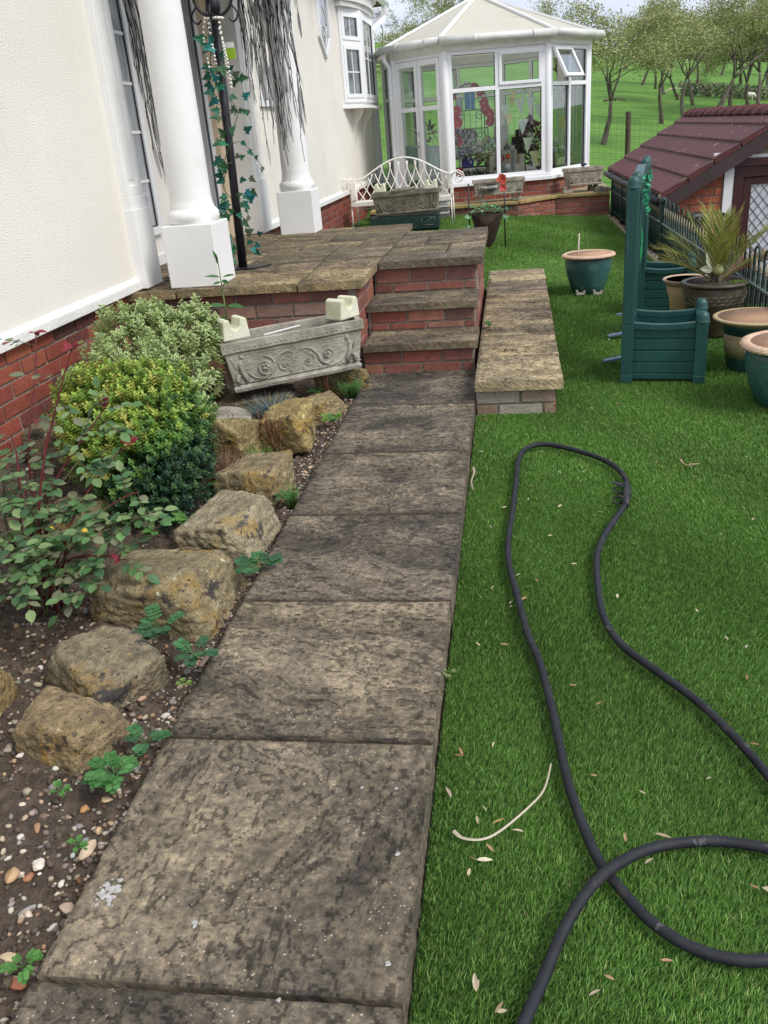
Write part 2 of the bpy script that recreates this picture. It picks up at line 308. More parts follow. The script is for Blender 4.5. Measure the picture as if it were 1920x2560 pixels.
# ================================================================ GROUND
def grid(name,xs,ys,zf,mat,kind='structure',sm=True):
    m=MB(); nx=len(xs)
    m.v=[(x,y,zf(x,y)) for y in ys for x in xs]
    m.f=[(j*nx+i,j*nx+i+1,(j+1)*nx+i+1,(j+1)*nx+i) for j in range(len(ys)-1) for i in range(nx-1)]
    m.c=[W1]*len(m.f); m.s=[sm]*len(m.f)
    o=m.build(name,mat); return tag(o,kind=kind)
def fz(y):
    P=[(14,-.12),(16,0),(20,.22),(25,.55),(35,1.3),(60,3.5),(85,6.0),(108,8.3),(122,8.9),(150,7),(400,2)]
    for (a,b),(c,d) in zip(P,P[1:]):
        if y<=c: return b+(d-b)*max(0,(y-a))/(c-a)
    return P[-1][1]
def fieldz(x,y): return fz(y)-.13*(x-2)*min(1,max(.25,(95-abs(x))/60))*ss((y-13)/4+.2)+.25*noise.noise(Vector((x*.06,y*.06,0)))*ss((y-20)/20)
grid('ground',[-400,-60,-20,-4,-1,5,20,60,400],[-60,-10,0,10,14,16],lambda x,y:-1.45 if x>1.6 or y<-5 else -.45,'soil')
grid('hill',list(np.r_[-200:-40:20,-40:60:1.5,60:220:20]),list(np.r_[13.5:40:1,40:130:3,130:400:30]),fieldz,'field')
xs=list(np.linspace(-.83,-.19,3)); 
def lx(a,b,n): return [a+(b-a)*i/n for i in range(n+1)]
# artificial lawn: one sheet, cut round the steps by starting right of the path
m=MB()
def lawnpatch(x0,x1,y0,y1,nx,ny):
    n=len(m.v); X=lx(x0,x1,nx);Y=lx(y0,y1,ny)
    m.v+=[(x,y,lawnz(x,y)-.012) for y in Y for x in X]
    for j in range(ny):
        for i in range(nx): a=n+j*(nx+1)+i; m.f.append((a,a+1,a+nx+2,a+nx+1)); m.c.append(W1); m.s.append(True)
lawnpatch(-.188,1.36,-1.5,7.75,10,40); lawnpatch(-2.2,1.36,7.75,13.6,24,36); lawnpatch(1.36,3.5,-1.5,4.6,6,8)
tag(m.build('lawn','turf'),kind='structure')
# grass blades
def blades(regions):
    P=[];Wd=[];Hh=[]
    for (x0,x1,y0,y1,dens,wd,hh) in regions:
        n=int((x1-x0)*(y1-y0)*dens); x=np.random.uniform(x0,x1,n); y=np.random.uniform(y0,y1,n)
        # keep to the frame and off solid things
        pz=np.array([x,y,np.full(n,-.07-H)]); c=RW.T@pz; px=CX+F*c[0]/-c[2]; py=CY-F*c[1]/-c[2]
        k=(px>-80)&(px<2000)&(py<2640)&(c[2]<0)&~((x<.23)&(y>4.14)&(y<7.65))&~((x<-.185)&(y<7.8))
        if y1>12.2: k&=~((y>12.75)&(x<-.3))&(y<13.25+.0*x)
        x=x[k];y=y[k];P.append(np.stack([x,y],1));Wd.append(np.full(len(x),wd));Hh.append(np.full(len(x),hh))
    P=np.concatenate(P);Wd=np.concatenate(Wd);Hh=np.concatenate(Hh);n=len(P)
    s1=np.clip((P[:,1]-8.6)/3.8,0,1);s2=np.clip((1.25-P[:,0])/2,0,1);z=-.082+.18*(s1*s1*(3-2*s1))*(s2*s2*(3-2*s2))
    a=np.random.uniform(0,2*PI,n); h=Hh*np.random.uniform(.7,1.15,n); ln=np.random.uniform(.15,.75,n)*h
    # pile direction drifts slowly over the lawn (brushed turf)
    dr=.9*np.sin(P[:,0]*2.1+P[:,1]*.8)+.7*np.sin(P[:,1]*1.7-P[:,0]*1.3); b=np.random.normal(0,1.0,n)+dr-1.2
    sx=np.cos(a)*Wd/2; sy=np.sin(a)*Wd/2; tx=np.cos(b)*ln; ty=np.sin(b)*ln
    V=np.zeros((n,5,3),np.float32)
    V[:,0]=np.stack([P[:,0]-sx,P[:,1]-sy,z],1);V[:,1]=np.stack([P[:,0]+sx,P[:,1]+sy,z],1)
    mxp=P[:,0]+tx*.35;myp=P[:,1]+ty*.35;mz=z+h*.62
    V[:,2]=np.stack([mxp+sx*.8,myp+sy*.8,mz],1);V[:,3]=np.stack([mxp-sx*.8,myp-sy*.8,mz],1);V[:,4]=np.stack([P[:,0]+tx,P[:,1]+ty,z+h],1)
    me=bpy.data.meshes.new('turf_blades'); me.vertices.add(n*5); me.vertices.foreach_set('co',V.ravel())
    me.loops.add(n*7); base=(np.arange(n)*5)[:,None]; li=np.concatenate([base+np.array([0,1,2,3]),base+np.array([3,2,4])],1).astype(np.int32)
    me.loops.foreach_set('vertex_index',li.ravel()); me.polygons.add(n*2)
    ls=(np.arange(n)*7)[:,None]+np.array([0,4]); me.polygons.foreach_set('loop_start',ls.ravel().astype(np.int32)); me.polygons.foreach_set('loop_total',np.tile([4,3],n).astype(np.int32))
    ca=me.color_attributes.new('Col','FLOAT_COLOR','CORNER')
    pal=np.array([(.15,.30,.060),(.21,.40,.085),(.105,.225,.045),(.31,.50,.15),(.38,.40,.17)]); ix=np.random.choice(5,n,p=[.36,.3,.2,.10,.04]); col=pal[ix]*np.random.uniform(.8,1.2,(n,1))
    patch=1+.10*np.sin(P[:,0]*3.3+1)*np.sin(P[:,1]*2.3)+.08*np.sin(P[:,0]*7.1+P[:,1]*5.3); col=col*patch[:,None]
    cc=np.ones((n,7,4),np.float32); cc[:,:,:3]=col[:,None,:]; cc[:,0:2,:3]*=.85
    ca.data.foreach_set('color',cc.ravel()); me.materials.append(mt['blade']); me.update(); me.validate()
    o=bpy.data.objects.new('turf_grass',me); C.collection.objects.link(o); return o
g=blades([(-.19,1.5,.55,2.0,120000,.0018,.017),(-.19,1.7,2.0,3.2,80000,.0022,.017),(-.19,2.0,3.2,4.6,42000,.003,.018),(-.19,2.0,4.6,6.5,24000,.004,.019),(-.19,1.36,6.5,9,14000,.0055,.020),(-2.2,1.36,7.8,13.3,9000,.0075,.022)])
tag(g,'short bright green artificial turf covering the lawn beside the path','artificial grass',kind='stuff')
# kerb and gravel strip along the railings, sunken yard
m=MB(); 
for i in range(9): m.box(1.365,1.40,4.95+i*.92,5.86+i*.92,-.2,-.055+rnd(-.004,.004))
tag(m.build('kerb','cope',bevel=.004),kind='structure')
m=MB(); m.box(1.40,1.60,4.8,13.3,-.3,-.085); tag(m.build('gravel_strip','soil'),kind='structure')
m=MB(); m.box(1.60,9,2.0,9.35,-1.45,-1.35); tag(m.build('yard','yard'),kind='structure')
# garden bed
def soilz(x,y): return -.045+.035*noise.noise(Vector((x*3,y*3,0)))+.022*noise.noise(Vector((x*14,y*14,3)))+.012*noise.noise(Vector((x*40,y*40,5)))+.10*ss((-1.25-x)/.9)*ss((y-1)/2.5)
grid('garden_bed',lx(-2.24,-.81,150),lx(.55,4.88,420),soilz,'soil')
# gravel and crumbs of soil
def pebble(m,p,r,col):
    n=5;k=3;sx,sy,sz=rnd(.7,1.3),rnd(.6,1.0),rnd(.45,.8);a=rnd(0,6.3);ca,sa=math.cos(a),math.sin(a); vs=[];j=[[rnd(.78,1.15) for _ in range(6)] for _ in range(4)]
    for i in range(4):
        ph=PI*(i+.4)/3.8
        for q in range(6):
            t=2*PI*q/6; x=r*sx*math.sin(ph)*math.cos(t)*j[i][q];y=r*sy*math.sin(ph)*math.sin(t)*j[i][q]; vs.append((p[0]+x*ca-y*sa,p[1]+x*sa+y*ca,p[2]-r*sz*math.cos(ph)))
    fs=[(i*6+q,i*6+(q+1)%6,(i+1)*6+(q+1)%6,(i+1)*6+q) for i in range(3) for q in range(6)]+[tuple(reversed(range(6))),tuple(range(18,24))]
    m.add(vs,fs,col,True)
def flint(m,p,r,col,seed=None,sub=3):
    """angular water worn flint: a sphere trimmed by random planes"""
    bm=bmesh.new(); bmesh.ops.create_icosphere(bm,subdivisions=sub,radius=1); pl=[(Vector((random.gauss(0,1),random.gauss(0,1),random.gauss(0,.8))).normalized(),rnd(.72,1.05)) for _ in range(11)]; off=Vector((rnd(0,50),0,0))
    a=rnd(0,PI); ca,sa=math.cos(a),math.sin(a); sx,sy,sz=rnd(1.05,1.5),rnd(.65,.95),rnd(.5,.75); vs=[]
    for v in bm.verts:
        d=v.co.normalized(); q=d*min(1.2,max(1e-9,sum(max(0,d.dot(n)/h)**16 for n,h in pl))**(-1/16)); q+=d*(.07*noise.fractal(q*2+off,1,2,3)); x,y,z=q.x*r*sx,q.y*r*sy,q.z*r*sz; vs.append((p[0]+x*ca-y*sa,p[1]+x*sa+y*ca,p[2]+z))
    m.add(vs,[tuple(v.index for v in f.verts) for f in bm.faces],col,True); bm.free()
PC=[(.46,.37,.27),(.55,.48,.38),(.36,.22,.13),(.28,.25,.22),(.48,.34,.21),(.60,.56,.48),(.22,.20,.18),(.26,.20,.15),(.20,.15,.11),(.34,.28,.21)]
m=MB(); 
for i in range(7800):
    x=rnd(-2.2,-.83); y=rnd(.6,4.7)
    near=x>-1.6-.1*y and y<2.3
    if not near and random.random()<.55: continue
    if random.random()<.60: pebble(m,(x,y,soilz(x,y)+.003),rnd(.003,.012),jit((.105,.078,.058),.35))
    else: pebble(m,(x,y,soilz(x,y)+.003),rnd(.003,.006)*random.choice((1,1,1.5,2.2)),jit(random.choice(PC),.2))
for i in range(900):
    x=rnd(-1.75,-.85);y=rnd(.75,2.0) if i%3 else rnd(2,4.6); flint(m,(x,y,soilz(x,y)+.002),rnd(.004,.008)*random.choice((1,1,1,1.5)),jit(random.choice(PC),.2),sub=2)
for i in range(1500):
    y=rnd(.7,4.7); x=-.845-abs(random.gauss(0,.05)); pebble(m,(x,y,soilz(x,y)+.002),rnd(.0025,.008),jit(random.choice(PC+[(.075,.05,.035)]*6),.2))
for i in range(1600):
    x=rnd(1.405,1.59);y=rnd(5,13.2); pebble(m,(x,y,-.083),rnd(.008,.02),jit(random.choice(PC),.2))
tag(m.build('gravel','stone'),'small gravel and crumbs of soil scattered over the garden bed','gravel',kind='stuff')
def one_pebble(px,py,r,col,label):
    p=gz(px,py,-.03); r*=.72; p.z=soilz(p.x,p.y)+r*.3; m=MB(p); flint(m,p,r,col); o=m.build('pebble','stone')
    return tag(o,label,'pebble',group='larger pebbles on the garden bed')
one_pebble(168,1708,.014,(.62,.46,.34),'smooth pale pink pebble between the two nearest rocks, left one')
one_pebble(233,1716,.016,(.55,.34,.25),'smooth brownish pink pebble between the two nearest rocks, right one')
one_pebble(50,1836,.012,(.55,.38,.22),'orange tan pebble between the cut off rock and its neighbour')
one_pebble(97,2158,.019,(.68,.60,.50),'whitish flint pebble near the lower left edge of the path')
one_pebble(30,2188,.022,(.50,.33,.18),'long orange flint at the left edge of the bed')
one_pebble(68,2178,.016,(.36,.16,.09),'rusty red stone beside the whitish flint')
one_pebble(60,2258,.017,(.36,.32,.31),'grey purple pebble near the bottom left corner')
one_pebble(162,2245,.018,(.52,.38,.30),'long pinkish pebble close to the path edge')
one_pebble(215,2108,.024,(.60,.46,.32),'largest tan flint beside the path, near a small weed')
one_pebble(208,2016,.015,(.50,.27,.10),'bright orange pebble by the path')
one_pebble(30,2435,.020,(.42,.16,.09),'broken red brick chip at the bottom left')
one_pebble(8,2370,.018,(.60,.48,.30),'rounded yellow pebble at the left frame edge')
one_pebble(190,1598,.014,(.62,.50,.36),'cream flint left of the second rock')
one_pebble(125,1642,.016,(.66,.60,.50),'pale flint pebble above the second rock')
one_pebble(268,1998,.015,(.60,.45,.28),'cream and orange flint next to the low cress weed')
# ================================================================ PATH
m=MB(); js=[-.4,.262,.896,1.529,2.165,2.785,3.435,4.112,4.765]; uvs={}
slabf=[]
def slab(m,x0,x1,y0,y1,zt,th,tone,rot,f,res=.014,amp=.0019):
    """slab with riven, ledged surface and slightly uneven edges; colour is darker in hollows and along ledges, paler on ridges"""
    nx=max(8,int((x1-x0)/res)); ny=max(8,int((y1-y0)/res)); n=len(m.v); sd=rnd(0,99); c_,d_=math.cos(rot),math.sin(rot); lev=[]
    for j in range(ny+1):
        for i in range(nx+1):
            x=x0+(x1-x0)*i/nx;y=y0+(y1-y0)*j/ny
            ed=min(x-x0,x1-x,y-y0,y1-y)
            if i in(0,nx): x+=.003*noise.noise(Vector((sd,y*25,0)))
            if j in(0,ny): y+=.003*noise.noise(Vector((x*25,sd,0)))
            u=x*c_-y*d_; v=x*d_+y*c_; wv=noise.noise(Vector((u*3,v*3,sd)))*.35
            h=noise.fractal(Vector((u*5.5+wv*2.2,v*1.9+wv,sd)),.85,2.1,5)
            t=h*3.6+.6*wv; fl=math.floor(t); fr=t-fl; sfr=0 if fr<.72 else ((fr-.72)/.28); L=(fl+sfr)
            lev.append((L*.8+t*.35,1 if .62<fr<.80 else 0))
            z=zt+amp*(L*.8+t*.3)*min(1,ed/.02) +.0025*noise.noise(Vector((x*4,y*4,sd)))-(.0016 if ed<1e-5 else 0)
            m.v.append((x,y,z))
    for j in range(ny):
        for i in range(nx):
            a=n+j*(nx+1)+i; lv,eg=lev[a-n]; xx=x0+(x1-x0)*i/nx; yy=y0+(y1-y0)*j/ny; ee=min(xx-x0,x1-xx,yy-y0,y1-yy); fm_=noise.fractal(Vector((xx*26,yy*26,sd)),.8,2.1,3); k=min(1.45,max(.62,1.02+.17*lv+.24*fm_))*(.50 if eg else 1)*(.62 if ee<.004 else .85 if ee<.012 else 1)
            m.f.append((a,a+1,a+nx+2,a+nx+1)); m.c.append((tone[0]*k,tone[1]*k,tone[2]*k)); m.s.append(True); f.append((rot,sd))
    # sides
    ring=[n+i for i in range(nx+1)]+[n+j*(nx+1)+nx for j in range(1,ny+1)]+[n+ny*(nx+1)+i for i in range(nx-1,-1,-1)]+[n+j*(nx+1) for j in range(ny-1,0,-1)]
    k0=len(m.v)
    for q in ring: m.v.append(m.v[q])
    ring=list(range(k0,len(m.v))); k=len(m.v)
    for q in ring: v=m.v[q]; m.v.append((v[0]+.001,v[1],zt-th))
    for i in range(len(ring)):
        m.f.append((ring[i],k+i,k+(i+1)%len(ring),ring[(i+1)%len(ring)])); m.c.append(tone); m.s.append(False); f.append((rot,sd))
def suv(f):
    def g(fi,v):
        r,s=f[fi]; c,d=math.cos(r),math.sin(r); x,y=v[0]+v[2]*.9,v[1]+v[2]*.7; return (x*c-y*d+s*3.7,x*d+y*c+s*1.9)
    return g
tones=[(1.12,1.07,.99),(1.12,1.07,.99),(1.12,1.07,.98),(1.28,1.21,1.08),(1.05,1.0,.95),(1.26,1.19,1.08),(1.15,1.1,1.02),(1.0,.97,.95)]
rots=[.2,PI/2+.2,.1,.22,.3,.15,-.1,.3]
rots=[.1,PI/2+.5,.10,PI/2+.15,PI/2+.25,PI/2-.3,PI/2-.1,PI/2-.4]
for i in range(8):
    dz={0:.006,1:0}.get(i,0)
    slab(m,-.826+(.0 if i else -.01),-.192-(.022 if i==0 else 0)+rnd(-.003,.003),js[i]+.006,js[i+1]-.006,dz,.10,tones[i],rots[i],slabf,.006 if i<5 else .009,.0030)
tag(m.build('path','path',uvf=suv(slabf)),kind='structure')
m=MB(); m.box(-.82,-.20,-.4,4.76,-.4,-.035); tag(m.build('path_bed','mortar'),kind='structure')
# bird droppings and lichen spots on the near slabs
def spot(name,p,r,label):
    m=MB(p); big=r>.02
    for b in range(46 if big else 5):
        rr=r*(rnd(.06,.30) if big else rnd(.3,.6))*(.6 if b>20 else 1); ox,oy=(random.gauss(0,r*.42),random.gauss(0,r*.55)) if b else (0,0)
        if not big: ox,oy=ox*.7,oy*.5
        n=9; c=(p.x+ox,p.y+oy); ra=[rr*rnd(.55,1.2) for _ in range(n)]; h=.0014+.0002*(b%7); vs=[(c[0],c[1],p.z+h)]+[(c[0]+ra[i]*math.cos(2*PI*i/n),c[1]+ra[i]*math.sin(2*PI*i/n),p.z-.0006) for i in range(n)]
        m.add(vs,[(0,i+1,(i+1)%n+1) for i in range(n)],W1,True)
    return tag(m.build(name,spotm),label,'dropping','white bird droppings on the path')
spotm=pmat('dried_white_dropping',[(.30,.28,.25),(.62,.61,.60)],60,6,.9,.5,150)
for (px,py,r,l) in [(268,2235,.030,'large white bird dropping splash near the left edge of the nearest full slab'),(904,1970,.006,'small white speck dropping near the top right of the nearest full slab, left of two'),(989,1970,.006,'small white speck dropping near the top right of the nearest full slab, right of two'),(995,2134,.009,'white dropping near the right edge halfway down the nearest full slab'),(968,2410,.009,'pale dropping near the lower right of the nearest full slab'),(487,2311,.010,'faint grey white dropping left of centre on the nearest full slab'),(960,1509,.008,'white dropping near the joint of the second and third slab'),(1109,1220,.007,'white dropping at the right edge of the fifth slab'),(1108,1429,.008,'white dropping at the right edge of the fourth slab'),(696,2500,.006,'tiny white dropping on the front joint of the path')]:
    spot('bird_dropping',gz(px,py,.002),r,l)
# ================================================================ RAISED PATIO WITH STEPS
org=(-.85,5.0,0); ter=thing('raised_patio',org,'raised stone paved porch platform on red brick walls with three steps','patio')
f=[]; m=MB(org); Z=.527
def prow(y0,y1,xs_,z=Z,tone=None,rot=None,th=.045,mm=m,ff=f):
    for a,b in zip(xs_,xs_[1:]): slab(mm,a+.005,b-.005,y0+.005,y1-.005,z+rnd(-.002,.002),th,tone or jit((1.15,1.08,.92),.12),rot if rot is not None else PI/2+rnd(-.3,.3),ff)
prow(4.775,5.30,[-2.27,-1.92,-1.20,-.825],tone=(1.75,1.6,1.2)); prow(5.30,5.72,[-2.47,-1.95,-1.5,-1.22,-.825],tone=(1.2,1.1,.92)); prow(5.72,6.28,[-2.47,-1.75,-1.25,-.825]); prow(6.28,6.72,[-2.47,-2.1,-1.55,-1.1,-.825],tone=(1.3,1.2,.98)); prow(6.72,7.2,[-2.47,-1.9,-1.4,-.825]); prow(7.2,7.74,[-2.47,-2.0,-1.35,-.84],tone=(1.6,1.45,1.15))
prow(5.412,5.72,[-.825,-.17],tone=(.85,.83,.8)); prow(5.72,6.2,[-.825,-.42,-.17]); prow(6.2,6.62,[-.825,-.6,-.17],tone=(1.2,1.12,.98)); prow(6.62,7.08,[-.825,-.17],tone=(.9,.86,.8))
m.build('paving','pave',ter,uvf=suv(f))
f=[]; m=MB(org)
slab(m,-.845,-.195,4.732,5.10,.168,.04,(1.15,1.08,.95),PI/2+.1,f); slab(m,-.86,-.20,5.062,5.45,.330,.04,(1.1,1.05,.95),PI/2-.1,f)
m.build('step_tread','pave',ter,uvf=suv(f))
m=MB(org)
backing(m,(-2.27,4.83),(1,0,0),(0,-1,0),1.40,-.3,.482,.1); backing(m,(-.865,4.83),(0,1,0),(1,0,0),.62,-.3,.482,.1); backing(m,(-.86,5.46),(1,0,0),(0,-1,0),.65,.3,.482,.1)
backing(m,(-.85,4.765),(1,0,0),(0,-1,0),.635,-.2,.124,.1); backing(m,(-.86,5.095),(1,0,0),(0,-1,0),.645,.1,.288,.1)
backing(m,(-.215,4.775),(0,1,0),(1,0,0),.4,-.2,.126,.1);backing(m,(-.215,5.105),(0,1,0),(1,0,0),.38,-.2,.288,.1);backing(m,(-.215,5.475),(0,1,0),(1,0,0),1.58,-.2,.482,.1)
m.box(-2.25,-.90,5.0,7.70,-.3,.478); m.box(-.88,-.33,5.6,7.0,-.3,.479); m.box(-.87,-.33,4.90,5.5,-.3,.12); m.box(-.87,-.33,5.22,5.6,-.3,.286)
m.build('mortar_core','mortar',ter)
brickwall(org,(-2.26,4.83),(1,0,0),(0,-1,0),1.395,-.12,.482,'brick_wall',ter,BW)
brickwall(org,(-.865,4.836),(0,1,0),(1,0,0),.61,-.05,.482,'brick_wall',ter,BR)
brickwall(org,(-.85,4.765),(1,0,0),(0,-1,0),.632,-.03,.124,'brick_riser',ter,BR)
brickwall(org,(-.845,5.095),(1,0,0),(0,-1,0),.63,.168,.288,'brick_riser',ter,BR)
brickwall(org,(-.855,5.46),(1,0,0),(0,-1,0),.64,.33,.482,'brick_riser',ter,BW,bh=.095)
brickwall(org,(-.215,4.77),(0,1,0),(1,0,0),.33,-.03,.124,'brick_wall',ter,BW)
brickwall(org,(-.215,5.10),(0,1,0),(1,0,0),.36,-.03,.288,'brick_wall',ter,BW)
brickwall(org,(-.215,5.466),(0,1,0),(1,0,0),1.58,-.03,.482,'brick_wall',ter,BW)
# low side step
org=(.03,4.15,-.07); s=thing('side_step',org,'low stone topped step running along the right side of the brick steps','step'); m=MB(org); f=[]
ys=[4.122,4.62,5.12,5.56,6.1,6.62,7.05,7.64]
for i,(a,b) in enumerate(zip(ys,ys[1:])): slab(m,-.188,.245+.005*i,a+.004,b-.004,.098+rnd(-.002,.002),.048,[(2.3,2.2,1.8),(2.15,2.0,1.6),(2.2,2.05,1.65),(2.1,1.95,1.65),(2.2,2.0,1.6),(1.7,1.62,1.45),(2.2,2.05,1.7)][i],PI/2+rnd(-.2,.2),f)
m.build('paving','pave',s,uvf=suv(f))
m=MB(org); m.box(-.185,.20,4.165,7.55,-.3,.049); m.build('mortar_core','mortar',s)
brickwall(org,(-.188,4.155),(1,0,0),(0,-1,0),.40,-.10,.049,'brick_wall',s,[(.34,.25,.19),(.42,.38,.33),(.30,.20,.15)]); brickwall(org,(.212,4.16),(0,1,0),(1,0,0),3.4,-.10,.049,'brick_wall',s,BW)
# ================================================================ HOUSE
org=(-2.2,5.0,0); hs=thing('house',org,'cream rendered bungalow with white trim standing on a red brick base','house')
m=MB(org)
m.box(-2.6,-2.2,-1.5,5.14,.573,3.2); m.box(-2.9,-2.47,5.0,8.1,.50,3.2); m.box(-2.6,-2.2,7.72,15.1,.573,3.2); m.box(-6,-2.61,-1.5,15.09,.4,3.2)
m.build('wall','render',hs)
m=MB(org)
for a,b in ((-1.5,5.12),(8.02,15.12)): m.box(-2.25,-2.175,a,b,.527 if a<0 else .526,.572); m.add([(-2.2,a,.60),(-2.175,a,.573),(-2.175,b,.573),(-2.2,b,.60)],[(0,1,2,3)])
m.box(-2.5,-2.452,5.16,7.6,.529,.60)
m.build('base_trim','trimp',hs,bevel=.004)
m=MB(org); backing(m,(-2.225,-1.5),(0,1,0),(1,0,0),6.6,-.3,.525,.2); backing(m,(-2.225,7.75),(0,1,0),(1,0,0),7.35,-.3,.525,.2); m.box(-6,-2.26,15.08,15.1,-.3,.4); m.build('base_mortar','mortar',hs)
brickwall(org,(-2.225,1.2),(0,1,0),(1,0,0),3.66,-.15,.526,'brick_base',hs,[(.33,.085,.055),(.37,.10,.06),(.30,.075,.05),(.19,.06,.05),(.13,.055,.05)])
brickwall(org,(-2.225,7.78),(0,1,0),(1,0,0),7.3,-.15,.525,'brick_base',hs,[(.30,.075,.05),(.33,.085,.055),(.27,.07,.05),(.22,.06,.05)])
def pilaster(y0,y1,x,side=1,parent=hs):
    m=MB(org); t=.045
    m.box(x-.3,x+t+.02,y0-.012,y1+.012,.529,.975); m.box(x-.3,x+t+.008,y0-.004,y1+.004,.975,1.045)
    m.box(x-.3,x+t-.02,y0,y1,1.045,3.1)
    w=(y1-y0)
    m.box(x-.25,x+t,y0+.001,y0+w*.2,1.046,3.09);m.box(x-.25,x+t,y1-w*.2,y1-.001,1.046,3.09);m.box(x-.25,x+t,y0+w*.2,y1-w*.2,1.046,1.10)
    for k in (.36,.5,.64): m.tube([(x+t-.022,y0+w*k,1.13),(x+t-.022,y0+w*k,3.09)],w*.055,6)
    m.build('pilaster','white',parent,bevel=.004)
pilaster(4.92,5.135,-2.2); pilaster(7.70,7.99,-2.235)
def column(cx,cy):
    m=MB(org); s_=.152; m.obox((cx,cy,.70),(s_,0,0),(0,s_,0),(0,0,.174)); o=m.build('column_pedestal','white',hs,bevel=.006)
    m=MB(org); pr=[(.138,.873),(.146,.885),(.152,.905),(.149,.93),(.138,.945),(.128,.952),(.128,.96),(.122,.975),(.118,1.01)]
    for i in range(1,13): z=1.01+i*.125; pr.append((.118*(1-.10*(i/12)**1.6),z))
    pr+=[(.118,2.53),(.13,2.56),(.15,2.6),(.15,2.66)]; m.lathe(pr,(cx,cy,0),48); m.build('column_shaft','white',hs)
column(-1.825,5.02); column(-1.80,7.60)
m=MB(org); m.box(-2.47,-1.63,4.80,7.80,2.66,2.90); m.box(-2.46,-1.58,4.75,7.85,2.90,2.96); m.build('porch_roof','white',hs,bevel=.01)
# narrow sash beside the entrance
def window(mat,x,y0,y1,z0,z1,vb=(),hb=(),fr=.055,t=.03,name='window',gl='curtain'):
    m=MB(org); m.box(x,x+t,y0,y0+fr,z0,z1);m.box(x,x+t,y1-fr,y1,z0,z1);m.box(x,x+t,y0+fr,y1-fr,z0,z0+fr);m.box(x,x+t,y0+fr,y1-fr,z1-fr,z1)
    o=m.build(name,mat,hs,bevel=.004)
    m=MB(org); m.box(x-.002,x+.008,y0+fr,y1-fr,z0+fr,z1-fr); m.build('pane',gl,o)
    m=MB(org); e=.008
    for (a,b,c,d) in ((y0+fr,y0+fr+e,z0+fr,z1-fr),(y1-fr-e,y1-fr,z0+fr,z1-fr),(y0+fr+e,y1-fr-e,z0+fr,z0+fr+e)): m.box(x+.008,x+.016,a,b,c,d)
    m.build('seal','rubber',o)
    if vb or hb:
        m=MB(org)
        for y in vb: m.box(x+.008,x+.013,y-.009,y+.009,z0+fr,z1-fr)
        for z in hb: m.box(x+.0085,x+.0135,y0+fr,y1-fr,z-.009,z+.009)
        m.build('glazing_bar','white',o)
    return o
window('upvc',-2.47,5.2,6.06,.735,2.55,(),(1.089,1.395,1.687,1.978,2.27))
window('upvc',-2.47,6.62,7.50,.57,2.55,(),(),fr=.07,name='door',gl='darkpane')
m=MB(org); m.box(-2.47,-2.40,7.50,7.69,.53,2.62); m.build('door_post','beige',hs)
window('upvc',-2.2,8.18,8.80,1.56,1.95,(8.5,),(),name='window',gl='darkpane')
def hexwin(yc,z0,z1,hw):
    P=[(yc-hw,z0+.22),(yc,z0),(yc+hw,z0+.22),(yc+hw,z1-.22),(yc,z1),(yc-hw,z1-.22)]
    m=MB(org); Q=[(yc+(a-yc)*.80,(z0+z1)/2+(b-(z0+z1)/2)*.90) for a,b in P]; n=6
    vs=[(-2.165,a,b) for a,b in P]+[(-2.165,a,b) for a,b in Q]+[(-2.205,a,b) for a,b in P]+[(-2.19,a,b) for a,b in Q]
    fs=[(i,(i+1)%n,(i+1)%n+n,i+n) for i in range(n)]+[(i,i+2*n,(i+1)%n+2*n,(i+1)%n) for i in range(n)]+[(i+n,(i+1)%n+n,(i+1)%n+3*n,i+3*n) for i in range(n)]
    m.add(vs,fs); o=m.build('window','upvc',hs); m=MB(org); m.add([(-2.185,a,b) for a,b in Q],[(0,1,2,3,4,5)]); m.build('pane','darkpane',o)
    m=MB(org); cy=yc; pts=[( -2.182,cy+.16*math.cos(t),(z0+z1)/2-.1+.2*math.sin(t)) for t in np.linspace(0,2*PI,25)]; m.tube(pts,.004,4); pts=[(-2.182,cy+.2*math.sin(t*3),z0+.30+.05*math.cos(t*5)) for t in np.linspace(0,PI,20)]; m.tube(pts,.004,4); m.tube([(-2.182,cy,z0+.1),(-2.182,cy,z1-.1)],.003,4); m.build('lead_pattern','white',o)
hexwin(11.5,2.13,3.05,.34); hexwin(8.75,2.16,3.0,.30)
# bay window
bx=-2.0; P=[Vector((-2.2,12.56,0)),Vector((bx,13.09,0)),Vector((bx,14.20,0)),Vector((-2.2,14.73,0))]
bay=thing('bay_window',(0,0,0),None,None); bay.parent=hs; bay.location=(0,0,0)
def bmb(): return MB(org)
m=bmb(); m.add([(p.x+(.0),p.y,1.63) for p in P]+[(p.x,p.y,1.672) for p in P],[(0,1,2,3),(7,6,5,4),(0,4,5,1),(1,5,6,2),(2,6,7,3)])
ov=[Vector((-2.2,12.42,0)),Vector((bx+.08,13.02,0)),Vector((bx+.08,14.27,0)),Vector((-2.2,14.87,0))]
m.add([(p.x,p.y,1.595) for p in ov]+[(p.x,p.y,1.63) for p in ov],[(0,3,2,1),(4,5,6,7),(0,1,5,4),(1,2,6,5),(2,3,7,6)]); m.build('sill','white',bay)
panes=bmb(); fr=bmb(); bars=bmb(); seals=bmb()
